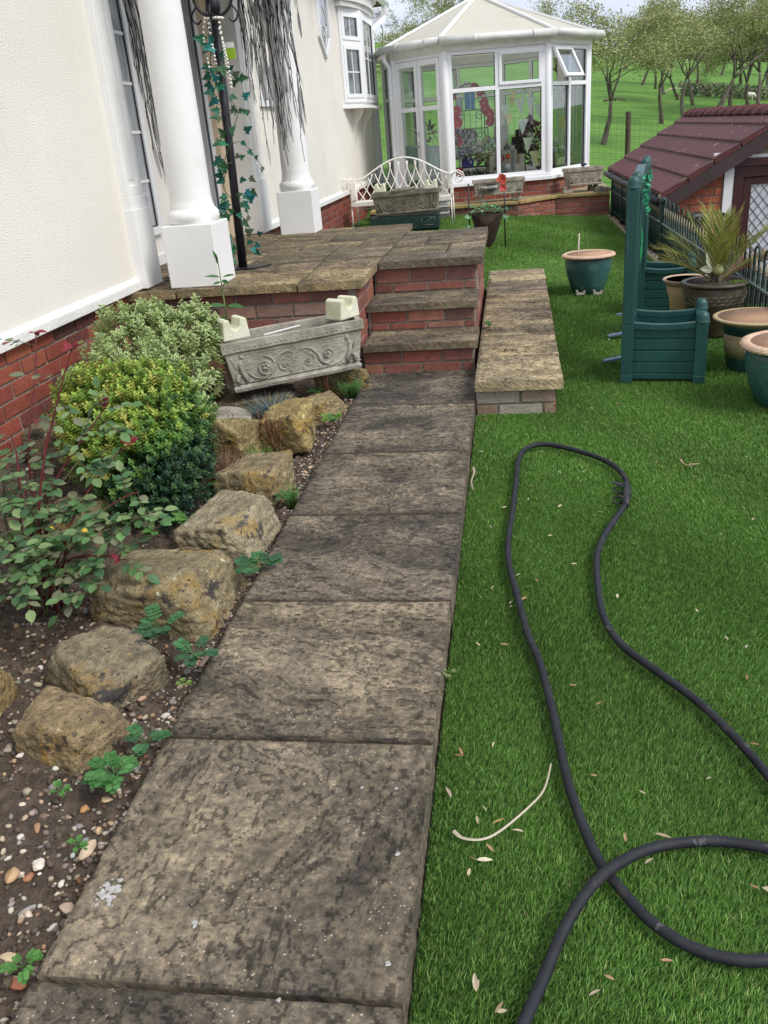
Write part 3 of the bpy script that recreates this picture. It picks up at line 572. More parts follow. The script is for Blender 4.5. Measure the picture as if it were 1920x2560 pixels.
for i in range(3):
    a,b=P[i],P[i+1]; d=(b-a).normalized(); nn=Vector((d.y,-d.x,0)); L=(b-a).length
    def bar(u0,u1,z0,z1,w=.03,mm=fr,off=0): mm.obox(a+d*(u0+u1)/2+nn*(off)+Vector((0,0,(z0+z1)/2)),d*(u1-u0)/2,nn*w,Vector((0,0,(z1-z0)/2)))
    bar(0,.05,1.672,2.80);bar(L-.05,L,1.672,2.80);bar(.05,L-.05,1.672,1.725);bar(.05,L-.05,2.74,2.80)
    for z0,z1 in ((1.725,2.36),(2.42,2.74)) if i!=1 else ((1.725,2.74),):
        bar(.05,.11,z0,z1,.04);bar(L-.11,L-.05,z0,z1,.04);bar(.11,L-.11,z0,z0+.05,.04);bar(.11,L-.11,z1-.05,z1,.04); bar(.11,L-.11,z0+.05,z1-.05,.004,panes,.01)
        bar(L/2-.008,L/2+.008,z0+.05,z1-.05,.004,bars,.018); 
        if z1-z0>.4: bar(.11,L-.11,(z0+z1)/2-.008,(z0+z1)/2+.008,.0035,bars,.018)
        for q in ((.11,.118),(L-.118,L-.11)): bar(*q,z0+.05,z1-.05,.005,seals,.02)
    if i!=1: bar(.05,L-.05,2.36,2.42)
fr.build('frame','upvc',bay,bevel=.003); panes.build('pane','darkpane',bay); bars.build('glazing_bar','white',bay); seals.build('seal','rubber',bay)
m=bmb()
for k,(e,z0,z1) in enumerate(((.03,2.80,2.86),(.07,2.86,2.90),(.05,2.90,3.00),(.11,3.00,3.05),(.16,3.05,3.16))):
    poly=[(-2.2,12.50-e),(-2.12,12.54-e)]+[(bx-.16+(.20+e)*math.sin(t),13.645-(1.10+e*.6)*math.cos(t)) for t in np.linspace(.25,PI-.25,9)]+[(-2.12,14.76+e),(-2.2,14.79+e)]; n=len(poly)
    m.add([(x,y,z0) for x,y in poly]+[(x,y,z1) for x,y in poly],[tuple(reversed(range(n))),tuple(range(n,2*n))]+[(i,(i+1)%n,(i+1)%n+n,i+n) for i in range(n)])
m.build('canopy','dirtyw',bay)
for y in (13.10,13.98):
    m=bmb(); m.prism([(0,1.595),(.17,1.595),(.15,1.52),(.07,1.42),(.03,1.28),(0,1.12)],(-2.2,y,0),(1,0,0),(0,0,1),(0,1,0),.10)
    m.build('bracket','render',bay)
# house end: corner board, eaves, gutter, downpipe
m=MB(org); m.box(-2.23,-2.12,15.10,15.16,.15,3.0); m.box(-2.26,-2.215,15.095,15.13,.2,3.1); m.build('corner_board','upvc',hs)
m=MB(org); m.box(-6,-1.98,-1.5,15.6,3.18,3.26); m.prism([(-1.98,3.10),(-1.98,3.30),(-4,4.3),(-6,3.3),(-6,3.1)],(0,-1.5,0),(1,0,0),(0,0,1),(0,1,0),17.1); m.build('roof','tile',hs)
m=MB(org); m.tube([(-1.93,-1.5,3.16),(-1.93,15.7,3.14)],.055,10); m.build('gutter','upvc',hs)
m=MB(org); m.bar((-1.93,15.45,3.12),(-1.93,15.45,2.90),.075,.075); m.bar((-1.93,15.45,2.93),(-2.13,15.12,2.76),.07,.07); m.bar((-2.13,15.2,2.80),(-2.13,15.2,.2),.07,.07); m.build('downpipe','upvc',hs)
# ================================================================ CONSERVATORY
A=Vector((-.87,13.28,0)); B=Vector((.55,13.62,0)); cu=(B-A).normalized(); cv=Vector((-cu.y,cu.x,0))
def cp(u,v,z=0): return A+cu*u+cv*v+Vector((0,0,z))
LW=1.46
oct_=[cp(0,0),cp(LW,0),cp(LW+.86,.86),cp(LW+.86,2.1),cp(LW,2.95),cp(0,2.95),cp(-.62,2.1),cp(-.62,.80)]
corg=cp(.8,1.4,.24); cs=thing('conservatory',corg,'white framed octagonal glass summerhouse with a pale pointed roof beyond the lawn','summerhouse')
frm=MB(corg); gl=MB(corg); bas=MB(corg); sill=MB(corg); fas=MB(corg); sea=MB(corg)
def fbar(m,a,d,nn,u0,u1,z0,z1,w=.03,off=0,col=W1): m.obox(a+d*(u0+u1)/2+nn*off+Vector((0,0,(z0+z1)/2)),d*(u1-u0)/2,nn*w,Vector((0,0,(z1-z0)/2)),col)
panels=[]
for i in range(8):
    a=oct_[i]; b=oct_[(i+1)%8]; d=(b-a).normalized(); nn=Vector((d.y,-d.x,0)); L=(b-a).length
    door=(i==7)
    zb=.47 if not door else .26
    # posts
    frm.lathe([(.052,zb-.0 if not door else .26),(.052,2.21)],(a.x,a.y,0),14); 
    fbar(fas,a,d,nn,-.03,L+.03,2.205,2.33,.05)
    if not door:
        fbar(bas,a-nn*.02,d,nn,0,L,.0,.455,.05); fbar(sill,a,d,nn,-.03,L+.03,.452,.50,.075,.01); fbar(sill,a,d,nn,-.02,L+.02,.50,.54,.055,.005)
        fbar(frm,a,d,nn,.04,L-.04,.54,.585);fbar(frm,a,d,nn,.04,L-.04,2.155,2.205);fbar(frm,a,d,nn,.04,L-.04,1.685,1.74)
        for u in (.04,L/2-.028,L-.095): fbar(frm,a,d,nn,u,u+.056,.585,2.155,.031)
        cells=[(.096,L/2-.028),(L/2+.028,L-.095)]
        for k,(u0,u1) in enumerate(cells):
            fbar(gl,a,d,nn,u0,u1,.585,1.685,.003)
            for (za,zb2) in ((.585,1.685),(1.74,2.155)):
                [fbar(sea,a,d,nn,*q,.007) for q in ((u0,u1,zb2-.007,zb2),(u0,u0+.007,za,zb2),(u1-.007,u1,za,zb2),(u0,u1,za,za+.006))]
            if (i==1 and k==0): panels.append((a,d,nn,u0,u1)); continue
            fbar(gl,a,d,nn,u0,u1,1.74,2.155,.003)
            if i==0 and k==1:
                for q in ((u0,u0+.04,1.74,2.155),(u1-.04,u1,1.74,2.155),(u0+.04,u1-.04,1.74,1.78),(u0+.04,u1-.04,2.115,2.155)): fbar(frm,a,d,nn,*q,.03,.02)
    else:
        # double doors
        dr=MB(corg); dg=MB(corg)
        fbar(frm,a,d,nn,.04,.075,.26,2.205);fbar(frm,a,d,nn,L-.075,L-.04,.26,2.205);fbar(frm,a,d,nn,.075,L-.075,2.16,2.205);fbar(sill,a,d,nn,0,L,.20,.27,.08)
        mid=L/2
        for (u0,u1) in ((.078,mid-.004),(mid+.004,L-.078)):
            fbar(dr,a,d,nn,u0,u0+.06,.275,2.155,.028,.01);fbar(dr,a,d,nn,u1-.06,u1,.275,2.155,.028,.01)
            for z0,z1 in ((.275,.40),(1.50,1.56),(2.08,2.155)): fbar(dr,a,d,nn,u0+.06,u1-.06,z0,z1,.028,.01)
            fbar(dg,a,d,nn,u0+.06,u1-.06,.40,1.50,.003,.01);fbar(dg,a,d,nn,u0+.06,u1-.06,1.56,2.08,.003,.01)
        dro=dr.build('door','upvc',cs,bevel=.003); dg.build('pane','glass',dro)
        hh=MB(corg); p=a+d*(mid-.03)+nn*.05; hh.tube([p+Vector((0,0,1.03)),p+nn*.03+Vector((0,0,1.03)),p+nn*.03-d*.10+Vector((0,0,1.03))],.010,6); fbar(hh,a,d,nn,mid-.045,mid-.015,.88,1.10,.006,.043); hh.build('handle','chrome',dro)
frm.build('frame','upvc',cs,bevel=.003); gl.build('pane','glass',cs); fas.build('fascia','dirtyw',cs,bevel=.004); sill.build('sill','upvc',cs,bevel=.004); sea.build('seal','rubber',cs); bas.build('base_mortar','mortar',cs)
for i in range(7):
    a=oct_[i]; b=oct_[(i+1)%8]; d=(b-a).normalized(); nn=Vector((d.y,-d.x,0))
    if i<2 or i==6: brickwall(corg,a+nn*.035,d,nn,(b-a).length,.235,.452,'brick_base',cs,[(.30,.085,.055),(.26,.07,.05),(.33,.10,.065)])
a,d,nn,u0,u1=panels[0]; m=MB(corg); top=a+nn*.03+Vector((0,0,2.16)); th=R_(28); dn=(Vector((0,0,-1))*math.cos(th)+nn*math.sin(th)); out=nn*math.cos(th)+Vector((0,0,1))*math.sin(th); HH=.44
def sb(m,x0,x1,s0,s1,t=.02): m.obox(top+d*(x0+x1)/2+dn*(s0+s1)/2+out*.02,d*(x1-x0)/2,dn*(s1-s0)/2,out*t)
sb(m,u0-.02,u0+.03,0,HH);sb(m,u1-.03,u1+.02,0,HH);sb(m,u0+.03,u1-.03,0,.045);sb(m,u0+.03,u1-.03,HH-.045,HH)
ow=m.build('opening_window','upvc',cs,bevel=.003); m=MB(corg); sb(m,u0+.03,u1-.03,.045,HH-.045,.003); m.build('pane','skyglass',ow)
ow['label']='tilted open top light'
# roof
apx=cp(.80,1.48); zt=gy(1232,-14,apx.y).z
apx.z=zt; ctr=cp(.8,1.45)
def outv(p,e): q=p-ctr; q.z=0; return p+q.normalized()*e
m=MB(corg); hb=MB(corg); gt=MB(corg); seam=MB(corg); gp=[]
for i in range(8):
    a=outv(oct_[i],.13); b=outv(oct_[(i+1)%8],.13); za=2.36
    a=Vector((a.x,a.y,za)); b=Vector((b.x,b.y,za)); ta=apx+(a-apx)*.07; tb=apx+(b-apx)*.07; up=Vector((0,0,.02))
    m.add([a,b,tb,ta,a-up,b-up,tb-up,ta-up],[(0,1,2,3),(0,4,5,1)]); hb.bar(a+Vector((0,0,.02)),ta+Vector((0,0,.02)),.045,.03)
    L=(b-a).length; 
    g=outv(oct_[i],.20); gp.append(Vector((g.x,g.y,2.335)))
gp.append(gp[0])
m.build('roof','poly',cs); hb.lathe([(.12,-.05),(.10,.03),(.04,.06),(.03,.14),(.001,.2)],apx,12); hb.build('roof_bar','upvc',cs)
n=8
for a,b in zip(gp,gp[1:]):
    gt.tube([a,b],.052,10)
    for t in (.3,.8): c=a.lerp(b,t); e=(b-a).normalized(); gt.tube([c-e*.02,c+e*.02],.058,10); 
gt.build('gutter','dirtyw',cs)
m=MB(corg); q=outv(oct_[7],.16); q2=outv(oct_[7],.07); m.tube([(q.x,q.y,2.31),(q.x,q.y,2.22),(q2.x,q2.y,2.10),(q2.x,q2.y,.30),(q2.x-.02,q2.y-.06,.22)],.034,10); 
for z in (1.75,.9): m.tube([(q2.x,q2.y,z),(q2.x,q2.y,z+.04)],.041,10)
m.build('downpipe','upvc',cs)
m=MB(corg); fl=[(*p.xy,.262) for p in oct_]; m.add(fl,[tuple(range(8))]); m.build('floor','castwarm',cs)
# stone terrace and low brick wall in front of it
def plane_wall():
    o=(0.2,12.9,.1); t=thing('low_garden_wall',o,'low red brick retaining wall with sandstone coping at the end of the lawn','wall')
    pts=[Vector((-2.0,12.75,0)),Vector((.12,12.80,0)),Vector((.66,13.36,0)),Vector((1.42,13.30,0))]
    m=MB(o); cpm=MB(o); f=[]
    for a,b in zip(pts,pts[1:]):
        d=(b-a).normalized();nn=Vector((d.y,-d.x,0));L=(b-a).length
        backing(m,a,d,nn,L,-.3,.195,.15); brickwall(o,a,d,nn,L,-.2,.197,'brick_wall',t,BW[:3]+BR[:3])
        k=max(1,round(L/.55))
        for i in range(k): fbar(cpm,a,d,nn,L*i/k+.003,L*(i+1)/k-.003,.198,.240,.12,-.09,jit((1.15,1.02,.68),.15))
    m.add([(-2.0,12.9,.236),(.12,12.9,.236),(.66,13.46,.236),(1.42,13.4,.236),(1.42,15.4,.236),(-2.0,15.4,.236)],[(0,1,2,3,4,5)])
    m.build('mortar_core','mortar',t); cpm.build('coping','cope',t,bevel=.005)
plane_wall()
m=MB((0,14,0)); m.add([(-2.0,12.95,.2415),(.12,12.95,.2415),(.66,13.50,.2415),(1.5,13.4,.2415),(1.5,15.6,.2415),(-2.0,15.6,.2415)],[(0,1,2,3,4,5)]); tag(m.build('terrace','cope'),kind='structure')
# ---------------------------------------------------------------- things inside the summerhouse
def blobflower(m,p,r,col,n=9,c2=(.7,.55,.1)):
    for i in range(n):
        a=2*PI*i/n+rnd(-.2,.2); d=cu*math.cos(a)+Vector((0,0,math.sin(a)))-cv*rnd(-.1,.5); m.leaf(p,d,-cv,r,r*.75,jit(col),.2)
    m.ball(p,r*.18,6,c2)
def bush(m,c,R,n,cols,ls,up=.3,shape=None,sq=(1,1,1)):
    c=Vector(c)
    for i in range(n):
        v=Vector((random.gauss(0,1),random.gauss(0,1),random.gauss(0,1))).normalized(); rr=rnd(.25,1)**.5
        p=c+Vector((v.x*R*sq[0],v.y*R*sq[1],v.z*R*sq[2]))*rr; d=(v+Vector((rnd(-.6,.6),rnd(-.6,.6),rnd(-.2,.6)+up)))
        m.leaf(p,d,Vector((rnd(-1,1),rnd(-1,1),rnd(.2,1))),ls*rnd(.7,1.2),ls*.6,jit(random.choice(cols)))
def it(name,org,lab,cat,group=None): return thing(name,org,lab,cat,group)
# black iron arch rack
ro=cp(.42,.42,.26); rk=it('wrought_iron_rack',ro,'tall black wrought iron arched shelf rack behind the left front pane','rack'); m=MB(ro)
def rp(u,z,v=0): return ro+cu*u+cv*v+Vector((0,0,z))
for u in (-.26,.26): m.tube([rp(u,0),rp(u,1.25)],.008,6); m.tube([rp(u,0,.22),rp(u,1.25,.22)],.008,6)
m.tube([rp(.26*math.cos(t),1.25+.30*math.sin(t)) for t in np.linspace(0,PI,15)],.008,6)
for z in (.42,.70,.95,1.2): 
    for v in (0,.11,.22): m.tube([rp(-.26,z,v),rp(.26,z,v)],.006,6)
    for k in range(7): m.tube([rp(-.26+.087*k,z,0),rp(-.26+.087*k,z,.22)],.004,4)
    for s_ in (-1,1): m.tube([rp(s_*(.14+.07*math.cos(t)*(1-t/12)),z-.08+.07*math.sin(t)*(1-t/12)) for t in np.linspace(0,9,28)],.005,5)
for k in range(5): m.tube([rp(-.17+.085*k,.70),rp(-.17+.085*k,1.2)],.004,4)
m.build('rack_frame','black',rk)
def item(name,p,lab,cat,fn,mat='fabric'):
    m=MB(p); fn(m,Vector(p)); return tag(m.build(name,mat),lab,cat)
def boxf(w,d,h,col,lid=None):
    def g(m,p):
        m.obox(p+Vector((0,0,h/2)),cu*w/2,cv*d/2,Vector((0,0,h/2)),col)
        if lid: m.obox(p+Vector((0,0,h*.9)),cu*(w/2+.003),cv*(d/2+.003),Vector((0,0,h*.08)),lid); m.obox(p+Vector((0,0,h/2)),cu*.012,cv*(d/2+.004),Vector((0,0,h/2+.002)),lid)
    return g
item('gift_bag',rp(.02,1.215,.1),'bright blue gift box on the top shelf of the iron rack','gift box',boxf(.13,.10,.26,(.09,.32,.58),(.22,.48,.68)))
item('glass_jar',rp(-.14,1.215,.1),'pale grey jar beside the blue gift box','jar',lambda m,p:m.lathe([(.05,0),(.055,.02),(.055,.13),(.04,.15),(.045,.17)],p,14,(.5,.55,.58)))
item('flower_arrangement',rp(-.02,1.50,.1),'red and white silk flowers on top of the iron rack arch','flowers',lambda m,p:[blobflower(m,p+cu*u+Vector((0,0,z)),.07,c) for u,z,c in ((-.22,-.1,(.5,.03,.05)),(-.1,0,(.75,.75,.72)),(0,.03,(.8,.8,.78)),(.12,.0,(.5,.04,.06)),(.2,-.07,(.42,.05,.08)))])
item('poinsettia_garland',rp(-.28,1.0,.0),'garland of red silk poinsettias on the left side of the iron rack','garland',lambda m,p:[blobflower(m,p+cu*rnd(-.02,.14)+cv*-.10+Vector((0,0,z)),.085,(.62,.03,.04)) for z in (-.2,-.12,-.02,.05,.13,.2)]+[bush(m,p+cu*.1-cv*.1+Vector((0,0,-.25)),.2,200,[(.05,.07,.06),(.03,.04,.05),(.6,.6,.58),(.5,.5,.5)],.07)])
item('poinsettia_garland',rp(.28,1.15,.0),'dark red silk flowers hanging at the upper right of the iron rack','garland',lambda m,p:[blobflower(m,p+cu*rnd(-.10,.0)-cv*.1+Vector((0,0,z)),.08,(.45,.03,.05)) for z in (-.12,-.02,.05,.13)])
item('flower_ball',rp(.02,.83,.1),'round posy of mauve and pink flowers on the middle shelf','posy',lambda m,p:bush(m,p,.10,150,[(.35,.18,.38),(.5,.45,.6),(.45,.10,.12)],.04))
item('toy_box',rp(-.05,.435,.05),'royal blue box on the lower shelf of the iron rack','box',boxf(.16,.12,.12,(.05,.06,.38)))
item('white_flowers',rp(-.02,.60,.0),'bunch of white and cream silk flowers above the royal blue box','flowers',lambda m,p:bush(m,p,.15,120,[(.6,.58,.55),(.45,.38,.35),(.08,.08,.08)],.07,sq=(1.3,.6,.6)))
item('lily_bunch',rp(.22,.62,.0),'yellow green lilies at the right of the iron rack','flowers',lambda m,p:bush(m,p,.16,120,[(.5,.55,.15),(.12,.18,.05),(.6,.6,.5)],.09,sq=(.8,.6,1.1)))
item('heather_basket',rp(.02,.28,-.08),'basket of dark brown heather below the rack shelves','basket',lambda m,p:bush(m,p,.14,420,[(.07,.05,.035),(.11,.08,.06),(.05,.06,.03)],.035,sq=(1.5,.7,.8)))
item('cardboard_box',rp(.02,.02,-.08),'brown cardboard box with a patterned ribbon on the floor','box',boxf(.36,.22,.22,(.38,.27,.16),(.42,.2,.2)))
item('striped_bag',rp(-.34,.02,-.06),'tall blue and white checked gift bag behind the left front pane','gift bag',lambda m,p:[m.obox(p+Vector((0,0,.03+.06*k)),cu*.055,cv*.05,Vector((0,0,.029)),(.10,.32,.45) if k%2 else (.40,.55,.62)) for k in range(10)])
item('yellow_flowers',rp(.34,.30,.0),'yellow silk flowers next to the cream chair','flowers',lambda m,p:bush(m,p,.12,110,[(.65,.40,.03),(.10,.13,.03)],.06,sq=(.6,.6,1.3)))
item('red_flower',rp(-.22,.36,-.1),'single big red flower above the checked gift bag','flower',lambda m,p:[blobflower(m,p,.09,(.55,.02,.02)),blobflower(m,p+Vector((0,0,-.09)),.07,(.5,.02,.02))])
item('white_bottle',rp(-.24,.02,-.10),'slim white bottle leaning beside the cardboard box','bottle',lambda m,p:m.lathe([(.035,0),(.045,.08),(.04,.2),(.015,.30),(.012,.36)],p,12,(.62,.68,.68)))
# cream chair
def chairf(m,p):
    c=(.62,.56,.44)
    m.obox(p+Vector((0,0,.22)),cu*.20,cv*.18,Vector((0,0,.20)),c)
    for k in range(7): m.tube([p+cu*(-.18+.06*k)-cv*.02+Vector((0,0,.2)),p+cu*(-.18+.06*k)+cv*.02+Vector((0,0,.72-.012*abs(k-3)**2))],.045,8,jit(c,.06))
    m.obox(p-cu*.22+Vector((0,0,.30)),cu*.04,cv*.17,Vector((0,0,.25)),c); m.obox(p+cu*.22+Vector((0,0,.30)),cu*.04,cv*.17,Vector((0,0,.25)),c)
item('cream_armchair',cp(.92,.40,.265),'cream fabric chair behind the centre of the front glass','chair',chairf)
item('grey_cushion',cp(.92,.62,.98),'pale grey cushion propped on the cream chair','cushion',boxf(.20,.10,.24,(.55,.53,.50)))
def dressf(m,p):
    for k in range(40): a=rnd(-.12,.12); m.tube([p+cu*a*.6+cv*rnd(-.05,.05)+Vector((0,0,.75)),p+cu*a+cv*rnd(-.06,.06)+Vector((0,0,rnd(.0,.2)))],[.02,.03],5,jit((.025,.022,.03),.3))
    m.tube([p+Vector((0,0,.75)),p+Vector((0,0,.85))],.03,8,(.03,.03,.03))
item('lace_dress',cp(1.12,.42,.30),'black lacy dress hanging right of the cream chair','dress',dressf)
item('grey_cushion',cp(1.27,.62,.95),'small grey block shaped cushion right of the black dress','cushion',boxf(.12,.10,.26,(.45,.44,.42)))
item('dark_wreath',cp(1.30,.28,1.05),'dark leafy wreath with pink flowers near the right post','wreath',lambda m,p:[bush(m,p,.20,420,[(.035,.045,.035),(.06,.06,.05),(.30,.14,.14)],.055,sq=(.75,.5,1.25)),bush(m,p+Vector((0,0,-.3)),.1,80,[(.035,.045,.035)],.06)])
def lant(m,p):
    c=(.22,.26,.26)
    for i in (-1,1):
        for j in (-1,1): m.obox(p+cu*.09*i+cv*.06*j+Vector((0,0,.16)),cu*.009,cv*.009,Vector((0,0,.16)),c)
    m.obox(p+Vector((0,0,.01)),cu*.10,cv*.07,Vector((0,0,.012)),c);m.obox(p+Vector((0,0,.325)),cu*.105,cv*.075,Vector((0,0,.012)),c)
    m.lathe([(.05,.33),(.045,.37),(.02,.40),(.02,.42)],p,12,(.1,.12,.12)); m.ball(p+Vector((0,0,.09)),.055,10,(.55,.6,.6)); m.ball(p+cu*.01+Vector((0,0,.24)),.04,10,(.7,.13,.03))
item('glass_lantern',cp(.90,.16,.56),'grey metal lantern with an orange flower inside on the window sill','lantern',lant)
item('purple_bags',cp(1.2,.28,.27),'heap of purple and dark blue bags on the floor near the right post','bags',lambda m,p:[m.ball(p+cu*rnd(-.2,.2)+cv*rnd(-.05,.1)+Vector((0,0,rnd(.06,.28))),rnd(.05,.09),8,random.choice([(.06,.05,.2),(.25,.22,.35),(.02,.06,.04),(.5,.5,.55)]),.6) for k in range(16)])
item('green_houseplant',cp(.72,.26,.40),'leafy green houseplant with brown stems beside the lantern','plant',lambda m,p:bush(m,p,.20,160,[(.10,.14,.04),(.16,.15,.05),(.05,.08,.03)],.05,sq=(.7,.5,1.2)))
item('red_flower',cp(.80,.16,.78),'dark red flower standing left of the lantern','flower',lambda m,p:blobflower(m,p,.07,(.40,.02,.02)))
def trayf(m,p):
    d=(cu+cv).normalized(); e=(cv-cu).normalized()
    m.obox(p+Vector((0,0,.012)),d*.32,e*.16,Vector((0,0,.012)),(.62,.58,.44))
    for s_ in (-1,1): m.obox(p+e*.16*s_+Vector((0,0,.05)),d*.32,e*.01,Vector((0,0,.05)),(.66,.62,.48)); m.obox(p+d*.32*s_+Vector((0,0,.05)),d*.01,e*.16,Vector((0,0,.05)),(.66,.62,.48))
item('flower_tray',cp(1.90,.95,.60),'cream wooden tray on the low table behind the right glass','tray',trayf)
item('side_table',cp(1.95,1.0,.27),'dark low table under the cream tray','table',lambda m,p:[m.obox(p+Vector((0,0,.30)),cu*.32,cv*.32,Vector((0,0,.015)),(.05,.04,.05))]+[m.tube([p+cu*i*.28+cv*j*.28,p+cu*i*.28+cv*j*.28+Vector((0,0,.3))],.02,6,(.05,.04,.05)) for i in(-1,1) for j in (-1,1)])
item('silver_flowers',cp(1.80,.85,.70),'grey and white silk roses standing in the cream tray','flowers',lambda m,p:[m.ball(p+cu*rnd(-.13,.12)+cv*rnd(-.1,.1)+Vector((0,0,rnd(.02,.24))),rnd(.04,.06),8,jit(random.choice([(.45,.52,.58),(.6,.65,.7),(.12,.15,.17)]),.15)) for k in range(22)])
item('rust_flowers',cp(2.06,1.10,.68),'small rust red dried flowers at the right end of the tray','flowers',lambda m,p:bush(m,p,.10,90,[(.35,.08,.04),(.4,.3,.25)],.05))
def clothf(m,p):
    for k in range(12): m.tube([p+cu*rnd(-.1,.1)+Vector((0,0,.75)),p+cu*rnd(-.16,.16)+cv*rnd(-.1,.1)+Vector((0,0,rnd(.1,.2)))],[.05,.08],7,jit((.42,.54,.58),.15))
    m.ball(p+Vector((0,0,.12)),.16,10,(.07,.06,.18)); m.ball(p+cu*.16+Vector((0,0,.16)),.14,10,(.06,.015,.02)); bush(m,p+cu*-.05+Vector((0,0,.95)),.12,90,[(.05,.06,.06),(.5,.55,.55)],.07)
item('draped_cloth',cp(-.18,.48,.27),'pale blue cloth draped over dark bundles behind the glass door','cloth',clothf)
item('green_tub',cp(-.2,1.9,.75),'turquoise plastic tub near the back windows','tub',lambda m,p:m.lathe([(.16,0),(.2,.28),(.19,.28)],p,16,(.02,.30,.22)))
# bunting
def qv(x,y,Y): return gy(1100+x/4.1475,100+y/4.1475,Y)
def bunting(flags,cordpts,lab):
    """flags: (x,y of the top middle, height px, colour, depth, lean)"""
    p0=qv(flags[0][0],flags[0][1],flags[0][4]); t=thing('bunting',p0,lab,'bunting','pennant strings hanging in the summerhouse'); m=MB(p0)
    m.tube(spl([qv(*c) for c in cordpts],6),.0025,4,(.6,.55,.4)); m.build('cord','fabric',t)
    for (x,y,hp_,col,Y,ln) in flags:
        m=MB(p0); q=qv(x,y,Y); h=hp_/4.1475*Y/2120; e=cu*h*.36; tip=q+Vector((0,0,-h))+cu*ln*h; a=q-e; b=q+e+Vector((0,0,ln*.15*h)); th=cv*.002
        m.add([a,b,tip,a+th,b+th,tip+th],[(0,1,2),(5,4,3),(0,3,4,1),(1,4,5,2),(2,5,3,0)],col); m.build('pennant','fabric',t)
Y1=(.80,.76,.38);W2=(.78,.82,.78);Y2=(.72,.58,.20);G2=(.74,.82,.62)
F_=13.68
bunting([(660,680,120,W2,F_,.25),(713,760,120,Y1,F_,0),(752,520,90,Y1,F_,.2),(748,590,90,Y2,F_,0)],[(790,480,F_),(740,620,F_),(715,760,F_),(680,900,F_)],'string of white and yellow pennants hanging steeply at the left of the bunting')
bunting([(822,610,140,G2,F_,.15),(862,820,140,W2,F_,-.05),(915,1010,140,G2,F_,-.1),(985,1150,150,Y1,F_,.05)],[(800,480,F_),(822,610,F_),(862,830,F_),(915,1010,F_),(985,1150,F_),(1010,1220,F_)],'string of pale green and white pennants hanging down to the purple bags')
bunting([(868,500,110,G2,F_,-.1),(945,585,130,W2,F_,-.1),(1025,660,130,G2,F_,.05),(1150,660,90,W2,14.1,0),(1215,650,110,W2,14.2,.1),(1280,545,90,W2,14.3,.2)],[(800,490,F_),(868,500,F_),(945,590,F_),(1025,665,F_),(1150,665,14.1),(1215,650,14.2),(1280,545,14.3),(1320,480,14.4)],'string of white pennants swagged across to the right hand windows')
bunting([(1285,800,140,Y2,14.3,.05),(1240,1000,90,W2,14.2,0)],[(1310,640,14.3),(1285,800,14.3),(1240,1000,14.2),(1225,1090,14.2)],'short string with a yellow pennant near the silver flowers')
